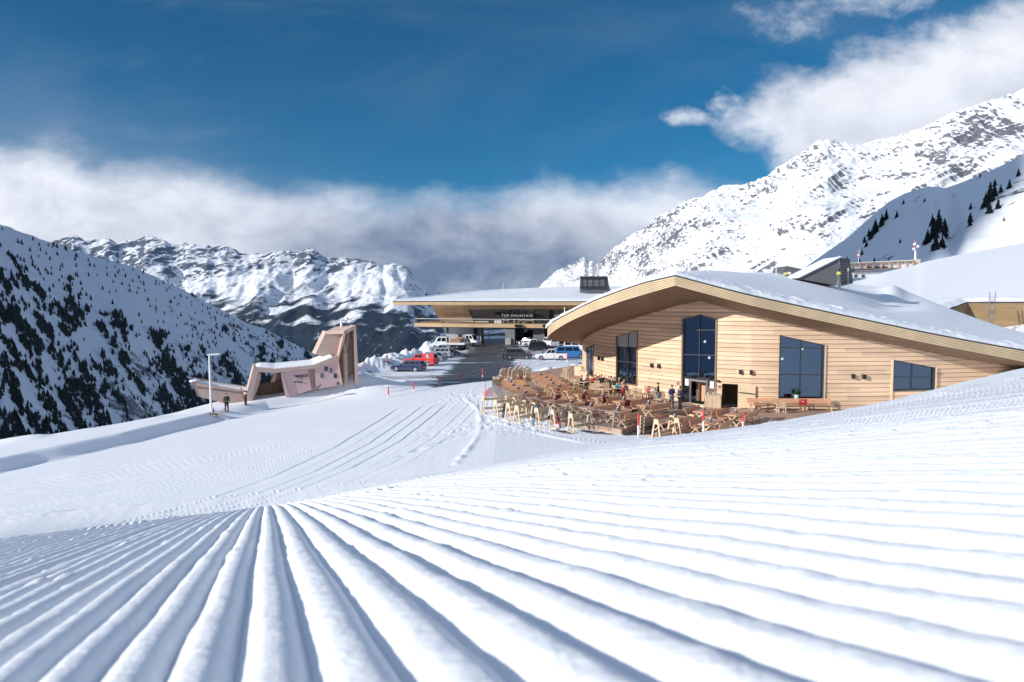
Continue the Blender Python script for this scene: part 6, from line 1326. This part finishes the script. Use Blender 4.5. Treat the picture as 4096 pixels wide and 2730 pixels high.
def setrow(pix, rowname, tilt0=None, zbox=DZ+.74):
    pts = [atz(x/4, y/4, zbox) for x, y in pix]; res = []
    for i, p in enumerate(pts):
        a = pts[max(0, i-1)]; b = pts[min(len(pts)-1, i+1)]; d = (b-a); th = math.atan2(d.y, d.x)+math.pi/2 if tilt0 is None else tilt0[i]; res.append((Vector((p.x, p.y, DZ)), th))
        nth = ORD[i]; c, s = math.cos(th), math.sin(th); n = Vector((-s, c, 0)); base = Vector((p.x, p.y, DZ))+Vector((c, s, 0))*.25
        put('table', make_table, base, th, 'slatted wooden table, %s from the far end of the %s row' % (nth, rowname))
        put('bench', make_bench, base+n*.62, th, 'bench on the far side of the %s table in the %s row' % (nth, rowname))
        put('bench', make_bench, base-n*.62, th+math.pi, 'bench on the near side of the %s table in the %s row' % (nth, rowname))
        put('box', make_box, Vector((p.x, p.y, DZ+.76)), th+.1, 'grey box on the %s table from the far end of the %s row' % (nth, rowname))
    return res
RA = setrow([(2044, 1531), (2054, 1545), (2072, 1559), (2102, 1575), (2151, 1589), (2219, 1601), (2285, 1615), (2364, 1627), (2471, 1645)], 'glass-rail')
RB_ = setrow([(2163, 1503), (2186, 1514), (2203, 1525), (2212, 1537), (2238, 1549), (2297, 1563), (2339, 1576), (2410, 1590), (2495, 1603), (2594, 1618)], 'middle')
def ang(p, q): a, b = dk(*p), dk(*q); return math.atan2(b.y-a.y, b.x-a.x)
RC = setrow([(2697, 1675), (2815, 1642)], 'front left', [R(50), R(48)]); RD = setrow([(2839, 1690), (2942, 1654)], 'front right', [R(52), R(50)])
def extra_bench(px, py, th, lb, z=DZ): return put('bench', make_bench, dk(px, py, z), th, lb)
extra_bench(*r2(450, 1180), R(50)+math.pi, 'bench with its back to the slope at the near corner of the large terrace')
extra_bench(*r3(440, 1120), R(60)+math.pi, 'bench with a dark red blanket by the red pole before the wall')
# benches and table against the wall at the right
for k, (x, y, lb) in enumerate(((600, 985, 'bench against the wall beside the open door leaf'), (985, 1000, 'brown slatted bench below the left half of the large window'), (1420, 960, 'bench below the right half of the large window, cut off by the snow'))):
    p_ = Pd(r3(x, y)[0], DZ, .75); put('bench', make_bench, p_, R(0), lb)
# blankets
def blanket(benchpos, th, off, mat, label, side=1):
    t = thing('blanket', benchpos, th, label, 'blanket', 'blankets over the benches'); m = MB(); rows = []
    for y, z in ((.20, .455), (.31, .50), (.335, .70), (.375, .90), (.40, .945), (.43, .90), (.42, .66), (.40, .50)): rows.append([(off+x, y+(.014 if i % 2 else 0), z+.012+(.01 if i % 2 else 0)) for i, x in enumerate((-.27, -.14, 0, .14, .27))])
    m.sheet(rows); m.build('blanket_cloth', mat, t, smooth=True)
def bl(row, i, far, off, mat, label):
    p, th = row[i]; c, s = math.cos(th), math.sin(th); n = Vector((-s, c, 0)); base = p+Vector((c, s, 0))*.25; blanket(base+(n*.62 if far else -n*.62), th if far else th+math.pi, off, mat, label)
for args in ((RA, 0, False, -.8, 'blanket_yellow', 'yellow and orange blanket on the farthest bench of the glass-rail row'), (RA, 1, False, -.8, 'blanket_green', 'dark green blanket at the second table of the glass-rail row'), (RA, 3, False, -.6, 'blanket_red', 'dark red blanket at the fourth table of the glass-rail row'), (RA, 4, False, -.9, 'blanket_red', 'dark red blanket at the fifth table of the glass-rail row'), (RA, 6, False, -.5, 'blanket_red', 'dark red blanket at the seventh table of the glass-rail row'),
             (RB_, 0, True, .8, 'blanket_red', 'dark red blanket on the farthest bench of the middle row'), (RB_, 2, True, .9, 'blanket_green', 'green blanket at the third table of the middle row'), (RB_, 3, True, .9, 'blanket_green', 'green blanket at the fourth table of the middle row'), (RB_, 5, False, .9, 'blanket_yellow', 'yellow blanket at the sixth table of the middle row'), (RB_, 6, False, .8, 'blanket_red', 'red blanket over the seventh bench back of the middle row'), (RB_, 7, False, .8, 'blanket_red', 'red blanket over the eighth bench back of the middle row'),
             (RB_, 8, False, .9, 'blanket_red', 'red blanket over the ninth bench back of the middle row'), (RB_, 9, True, .8, 'blanket_red', 'red blanket near the standing brown-jacketed person'), (RA, 8, False, -.3, 'blanket_green', 'dark green blanket at the last table of the glass-rail row'), (RC, 0, True, .7, 'blanket_green', 'dark green blanket at the near table of the front left row'), (RD, 1, True, .8, 'blanket_red', 'dark red blanket at the near table of the front right row')): bl(*args)
t = NT('star_blanket'); v = t.nd('ShaderNodeTexVoronoi'); t.L.new(t.pos(True), v.inputs['Vector']); v.inputs['Scale'].default_value = 5; t.col(t.mix(t.ss(v.outputs['Distance'], .28, .22), (.42, .02, .03), (.75, .72, .7))); t.set(Roughness=.95)
blanket(Pd(r3(1140, 980)[0], DZ, .95), R(180), 0, 'star_blanket', 'red blanket with white stars over a bench below the large window')
# square dark tables with a steel foot and pale armchairs along the wall
def make_square():
    t = thing('square_table', (0, 0, 0), 0, 'x', 'table', 'square tables along the wall'); m = MB(); m.box((0, 0, .74), (1.1, .8, .04)); m.build('tabletop', 'rack_wood', t); m = MB(); m.tube((0, 0, .03), (0, 0, .72), .035); m.build('pedestal', 'black', t); m = MB(); m.box((0, 0, .02), (.6, .1, .03)); m.box((0, 0, .021), (.1, .5, .028)); m.build('foot', 'black', t); return t
SQ = [((380, 130), 'farthest of the square tables, by the first pale cabinet'), ((690, 225), 'square table between the navy and the red jackets'), ((960, 300), 'square table in front of the pale pink jacket'), ((1170, 350), 'square table beside the turquoise jacket'), ((1740, 455), 'square table by the pink-jacketed child'), ((2100, 545), 'square table behind the man in the blue vest')]
for (x, y), lb in SQ:
    p_ = atz(*z7(x, y), DZ+.74); p_.z = DZ; put('square', make_square, p_, R(40), lb)
t_ = put('square', make_square, Pd(r3(640, 1000)[0], DZ, 1.5), R(5), 'small dark-footed table beside the open door leaf')
CH = [((245, 190), -95, 'farthest pale armchair of the left trio'), ((268, 215), -95, 'middle pale armchair of the left trio'), ((292, 240), -95, 'nearest pale armchair of the left trio'), ((400, 290), -100, 'far pale armchair of the trio beside the navy jacket'), ((440, 310), -100, 'middle pale armchair beside the navy jacket'), ((495, 330), -105, 'near pale armchair beside the navy jacket'),
      ((790, 445), 175, 'left one of the two armchairs backing onto the red jacket'), ((845, 450), 170, 'right one of the two armchairs backing onto the red jacket'), ((950, 455), 165, 'narrow armchair left of the broad slatted back'), ((1040, 485), 185, 'pale armchair with a broad slatted back left of the turquoise jacket'),
      ((1515, 560), 185, 'first pale armchair right of the red rucksack'), ((1650, 580), 185, 'second pale armchair right of the red rucksack'), ((1935, 615), 182, 'pale armchair just left of the brown-jacketed standing person'), ((2095, 630), 175, 'pale armchair between the brown jacket and the blue vest'), ((300, 75), -120, 'pale armchair by the farthest square table')]
for (x, y), rz, lb in CH: put('chair', make_chair, dk(*z7(x, y)), R(rz), lb)
for i, ((p_, rz), s) in enumerate(zip(chairs_at, SEAT)): put('chair', make_chair, p_, rz, 'pale armchair under the '+s[5])
put('chair', make_chair, Pd(r3(785, 1030)[0], DZ, 2.0), R(180), 'pale armchair facing the wall beside the dark-footed table')
# sunbeds
for i, (x, y) in enumerate(((405, 488), (452, 478), (545, 455), (605, 488), (655, 430), (712, 448), (795, 440), (830, 470))):
    put('lounger', make_lounger, dk(*r1(x, y)), R((-150, -155, -160, -165, -160, -170, -165, -170)[i]), 'cream sunbed with a rounded raised back, %s from the left' % ORD[i])
# cabinets
def cabinet(loc, rz, label, w=1.2, hh=1.0):
    t = thing('cabinet', loc, rz, label, 'cabinet', 'pale cabinets along the wall'); MB().box((0, 0, hh/2), (w, .55, hh)).build('carcass', 'pale_wood', t); MB().box((0, 0, hh+.02), (w+.08, .62, .05)).build('top', 'rack_wood', t)
    for s in (-1, 1): MB().box((s*w/4, -.285, hh*.36), (w*.46, .02, hh*.6)).build('door', 'pale_wood', t, bevel=.008); f = MB().box((s*w/4, -.285, hh*.83), (w*.46, .02, hh*.24)).build('drawer', 'pale_wood', t, bevel=.008); MB().ball((s*w/4, -.31, hh*.83), .02, 6, 4).build('knob', 'black', f)
    for i in range(4): m = MB(); m.tube((-.35+i*.2, .05, hh+.04), (-.35+i*.2, .05, hh+.2+.04*(i % 2)), .04, .03, 8); q = m.build('table_jar', 'steel' if i % 2 else 'white_paint', t)
    return t
cabinet(Pd(r2(1890, 0)[0], DZ, .75)+Vector((-.3, 0, 0)), R(-8), 'pale two-door cabinet between the entrance and the service doorway'); cabinet(dk(*z7(1600, 425)), R(-25), 'pale cabinet with bottles right of the fur-hooded guest', 1.4); cabinet(dk(*z7(655, 205)), R(-50), 'pale cabinet beside the navy-jacketed guest'); cabinet(dk(*z7(560, 105)), R(-55), 'farthest pale cabinet at the left corner of the building')
rk = thing('rucksack', dk(*z7(1380, 510)), R(20), 'bright red rucksack hanging beside the turquoise jacket', 'rucksack'); MB().ball((0, 0, .55), (.17, .13, .28), 10, 8).build('bag', cloth('red', CC['red']), rk, smooth=True); MB().box((0, -.13, .45), (.2, .06, .18)).build('pocket', cloth('black', CC['black']), rk, bevel=.03)
# glass rail along the terrace
gr = thing('glass_railing', (0, 60, DZ), 0, 'curved frameless glass balustrade with a slim metal rail round the terrace', 'railing'); RP = curvepts([(-.9, 69), (-1.55, 64), (-1.75, 60), (-.75, 55.3), (.75, 51.3), (2.1, 48.8), (3.4, 46.8), (5.2, 44.9), (6.9, 43.4)], 5)
RP = [Vector((x, y-60, 0)) for x, y in RP]; m = MB(); m.path([p+Vector((0, 0, 1.08)) for p in RP], .026, 6); m.build('handrail', 'steel', gr)
for i in range(0, len(RP)-5, 5):
    m = MB(); m.sheet([[p+Vector((0, 0, -.2)) for p in RP[i:i+6]], [p+Vector((0, 0, 1.07)) for p in RP[i:i+6]]]); m.build('glass_panel', 'clear_glass', gr)
for i in range(0, len(RP), 5): m = MB(); m.beam(RP[i]+Vector((0, 0, -.3)), RP[i]+Vector((0, 0, 1.08)), .04, .04); m.build('post', 'steel', gr)
# ski racks, skis
FR = [((145, 1000), (470, 955)), ((310, 1048), (622, 995)), ((490, 1108), (795, 1045)), ((635, 1145), (935, 1085)), ((950, 1190), (1242, 1130)), ((1200, 1228), (1512, 1170)), ((1490, 1296), (1812, 1236))]
for i, (a, b) in enumerate(FR):
    A_, B_ = gp(*r1(*a), 38, 70), gp(*r1(*b), 38, 70); c = (A_+B_)/2; th = math.atan2(B_.y-A_.y, B_.x-A_.x); c.z = min(G(c.x, c.y), (A_.z+B_.z)/2)+.0
    put('rack', make_rack, c, th, 'pale wooden ski rack before the terrace, %s from the left' % ORD[i])
for i, (px, py, th) in enumerate(((664, 431, 48), (684, 429, 48))):
    d = ray(px, py); Y = 41.5+i*.8; p_ = Vector((d[0]/d[1]*Y, Y, 0)); p_.z = max(G(p_.x, p_.y), DZ-.3); put('rack', make_rack, p_, R(th), 'ski rack half hidden by the snow edge, %s of two' % ('left' if i == 0 else 'right'))
SKC = [flat('ski_red', (.5, .05, .06), .4), flat('ski_white', (.65, .68, .7), .4), flat('ski_blue', (.05, .25, .4), .4), flat('ski_dark', (.04, .04, .05), .4)]
def skis(base, top, label, mat, flat_=False):
    t = thing('pair_of_skis', base, 0, label, 'skis', 'skis by the racks'); d = (top-base)
    for s in (-1, 1):
        o_ = Vector((s*.05, s*.02, 0)); k = MB(); k.beam(o_, o_+d, .08, .02, up=(.2, -1, .1)) if not flat_ else k.beam(o_*2.5, o_*2.5+d, .08, .025); k.beam(o_*(2.5 if flat_ else 1)+d, o_*(2.5 if flat_ else 1)+d*1.08+Vector((0, -.0, .06 if flat_ else 0))+(Vector((0, .05, 0)) if not flat_ else Vector()), .07, .018, up=(.2, -1, .1) if not flat_ else (0, 0, 1)); q = k.build('ski', mat, t)
        k = MB(); k.beam(o_*(2.5 if flat_ else 1)+d*.42+Vector((0, -.03, .03)), o_*(2.5 if flat_ else 1)+d*.60+Vector((0, -.03, .03)), .07, .09, up=(.2, -1, .1)); k.build('binding', 'black', q)
for i, (x, y0, y1, dx) in enumerate(((440, 1062, 850, 25), (905, 1190, 885, 40), (1130, 1232, 912, 52), (1345, 1222, 970, -75), (1430, 1160, 985, 12))):
    b_ = gp(*r1(x, y0), 38, 70); tp_ = at(*r1(x+dx, y1), b_.y+.25); skis(b_, tp_, ('dark patterned skis leaning on the third rack', 'blue-tipped skis leaning on the fifth rack', 'red and white skis leaning on the sixth rack', 'dark pair of skis leaning right of the sixth rack', 'slim skis leaning on the rightmost rack')[i], SKC[(3, 2, 1, 0, 3)[i]])
for i, (a, b) in enumerate((((1240, 1268), (1500, 1318)), ((1640, 1268), (1850, 1310)), ((1800, 1290), (2050, 1322)))):
    A_, B_ = gp(*r1(*a), 36, 60)+Vector((0, 0, .05)), gp(*r1(*b), 36, 60)+Vector((0, 0, .05)); d = (B_-A_).normalized()*1.7; skis(A_, A_+d, 'dark skis lying flat on the snow, %s pair from the left' % ORD[i], SKC[3], True)
m = MB(); p_ = gp(*r1(1680, 1265), 38, 60); m.tube(p_, p_+Vector((-.05, .1, 1.15)), .012, n=5); m.tube(p_+Vector((.15, 0, 0)), p_+Vector((.0, .1, 1.15)), .012, n=5); o = m.build('ski_poles', 'black'); tag(o, 'pair of thin ski poles stuck in the snow by the rightmost rack', 'ski poles')
# pallet gates
for i, (a, b, z_) in enumerate((((2125, 1235), (2265, 1000), 43.2), ((2700, 1290), (2700, 1060), 41.8))):
    t = thing('slatted_gate', (0, 0, 0), 0, ('slatted wooden gate propped in the snow at the near end of the glass rail', 'slatted wooden gate beside the striped pole left of the dark gap')[i], 'gate', 'slatted gates'); 
    bx_ = r1(2190, 1230) if i == 0 else r2(655, 1290); p_ = atz(*bx_, DZ-.15); t.location = p_; t.rotation_euler = (0, R(14 if i == 0 else 8), R(62))
    for s in (-.42, .42): m = MB(); m.box((s, 0, .5), (.09, .05, 1.15)); m.build('upright', 'rack_wood', t)
    m = MB()
    for k in range(5): m.box((0, -.035, .12+k*.22), (1.0, .025, .12))
    m.build('slats', 'rack_wood', t)
# ---------------------------------------------------------------- poles, ropes, nets, lamps
def pole(base, top, label, r=.05, white=.28, group='red and white marker poles', mt='red_plastic'):
    t = thing('marker_pole', base, 0, label, 'pole', group); d = top-base; m = MB(); m.tube(d*white, d, r, r*.9, 8); m.build('upper_section', mt, t); m = MB(); m.tube(Vector((0, 0, -.3)), d*white, r*1.04, r*1.02, 8); m.build('lower_section', 'white_paint', t); return t
lz = conv(1500, 1300, 4.612); BP = []
for i, (x, y0, y1, dx) in enumerate(((245, 1330, 1145, 0), (711, 1220, 1057, 0), (1200, 1112, 940, -35), (1592, 1020, 885, 0), (1986, 962, 795, 0))):
    b_ = gp(*lz(x, y0), 55, 120); tp_ = at(*lz(x+dx, y1), b_.y); pole(b_, tp_, 'red pole carrying the rope fence, %s from the left' % ORD[i], .075, .22); BP.append((b_, tp_))
for i, (x, y0, y1) in enumerate(((1338, 1012, 945), (1523, 975, 906), (1707, 935, 868), (1876, 900, 825), (2010, 915, 815))):
    b_ = gp(*r5(x, y0), 55, 120); tp_ = at(*r5(x, y1), b_.y); pole(b_, tp_, ('thin red pole behind the sunbeds, left one', 'thin red pole behind the sunbeds, right one', 'red pole before the front wheel of the white pickup', 'red pole before the white pickup\'s cab door', 'thick red pole behind the white pickup')[i], .045 if i < 4 else .08, .3); BP.append((b_, tp_))
for lvl, nm in ((.95, 'upper'), (.5, 'lower')):
    m = MB(); P = [b_.lerp(t_, lvl) for b_, t_ in BP]; Q = []
    for a, b in zip(P[:-1], P[1:]): Q += [a.lerp(b, f)-Vector((0, 0, .5*f*(1-f))) for f in (0, .25, .5, .75)]
    m.path(Q+[P[-1]], .02, 5); o = m.build('barrier_rope', flat('rope_%s' % nm, (.55, .38, .34), .8)); tag(o, '%s pale rope strung between the red poles along the road' % nm, 'rope', 'ropes of the fence')
for nm, (x, y0, y1), cv, lb, Y in (('a', (600, 1300, 985), r2, 'red and white pole in the snow left of the dark gap', 41.5), ('b', (1622, 1215, 945), r2, 'red and white pole standing between the front benches', 40.5), ('c', (2243, 1125, 970), r2, 'plain red pole sticking out of the snow edge at the right', 41.5)):
    b_ = at(*cv(x, y0), Y); pole(b_, at(*cv(x, y1), Y), lb, .055, .38 if nm != 'c' else .02)
for (x, y0, y1), lb in (((167, 740, 493), 'tall thin red pole holding the orange net'), ((352, 725, 545), 'red pole behind the glass rail above the net')):
    b_ = gp(*r1(x, y0), 45, 75); pole(b_, at(*r1(x, y1), b_.y), lb, .035, .02)
t = NT('net_mesh'); p = t.pos(); q = t.xyz(p); g_ = t.m('MAXIMUM', t.m('PINGPONG', t.m('MULTIPLY', q[2], 14), 1), t.m('PINGPONG', t.m('MULTIPLY', t.m('ADD', q[0], q[1]), 12), 1)); al = t.ss(g_, .55, .75); t.col((.8, .10, .12)); t.set(Roughness=.7); t.L.new(t.m('ADD', t.m('MULTIPLY', al, .75), .2), t.b.inputs['Alpha'])
nb = [gp(*r1(x, y), 45, 75) for x, y in ((130, 745), (172, 742), (222, 700), (303, 655))]; nt_ = [(130, 655), (172, 655), (218, 600), (303, 590)]; tz = [at(*r1(x, y-10), b_.y) for (x, y), b_ in zip(nt_, nb)]
m = MB(); m.sheet([nb, tz]); o = m.build('safety_net', 'net_mesh'); tag(o, 'red plastic safety net on the snow at the left end of the glass rail', 'net')
for i, (x, y0, y1, cv, Y) in enumerate(((210, 692, 553, lz, 96), (713, 490, 418, lz, 108), (1190, 640, 588, r5, 168), (1134, 705, 560, r5, 158), (2222, 645, 568, r6, 92))):
    b_ = at(*cv(x, y0), Y); b_.z = min(b_.z, G(b_.x, b_.y)+.2) if i in (2, 3) else b_.z; pole(b_, at(*cv(x, y1), Y), ('pink-red snow pole on the leftmost heap beside the blue estate car', 'short pink-red snow pole on the heaps above the red pickup', 'red snow pole on a heap seen through the station opening', 'thin red and white pole standing under the station opening', 'pink-red snow pole just right of the pavilion tower')[i], .07, .05)
lp = thing('lamp_post', gp(*r6(425, 1140), 50, 90), 0, 'tall white lamp post standing before the trough of the pavilion', 'street lamp'); b_ = Vector(lp.location); tp_ = at(*r6(402, 500), b_.y)-b_
MB().tube((0, 0, -.3), tp_, .11, .08, 10).build('post', 'white_paint', lp); m = MB(); m.beam(tp_+Vector((-.2, 0, .02)), tp_+Vector((1.05, 0, .12)), .30, .09); hd_ = m.build('lamp_head', 'white_paint', lp, bevel=.03); MB().beam(tp_+Vector((.25, 0, -.02)), tp_+Vector((.95, 0, .03)), .22, .04).build('diffuser', 'sign_white', hd_)
b_ = gp(*r6(825, 1088), 50, 90); pole(b_, at(*r6(775, 882), b_.y), 'leaning orange pole at the corner of the pavilion', .055, .05, mt='orange_plastic')
bo = thing('path_light', gp(*r6(832, 1088), 50, 90), 0, 'short black bollard light beside the leaning orange pole', 'bollard'); MB().tube((0, 0, 0), (0, 0, 1.05), .12, n=10).build('post', 'black', bo); MB().tube((0, 0, 1.05), (0, 0, 1.3), .15, .17, 10).build('lamp_head', 'sign_white', bo); MB().tube((0, 0, 1.3), (0, 0, 1.36), .19, n=10).build('cap', 'black', bo)
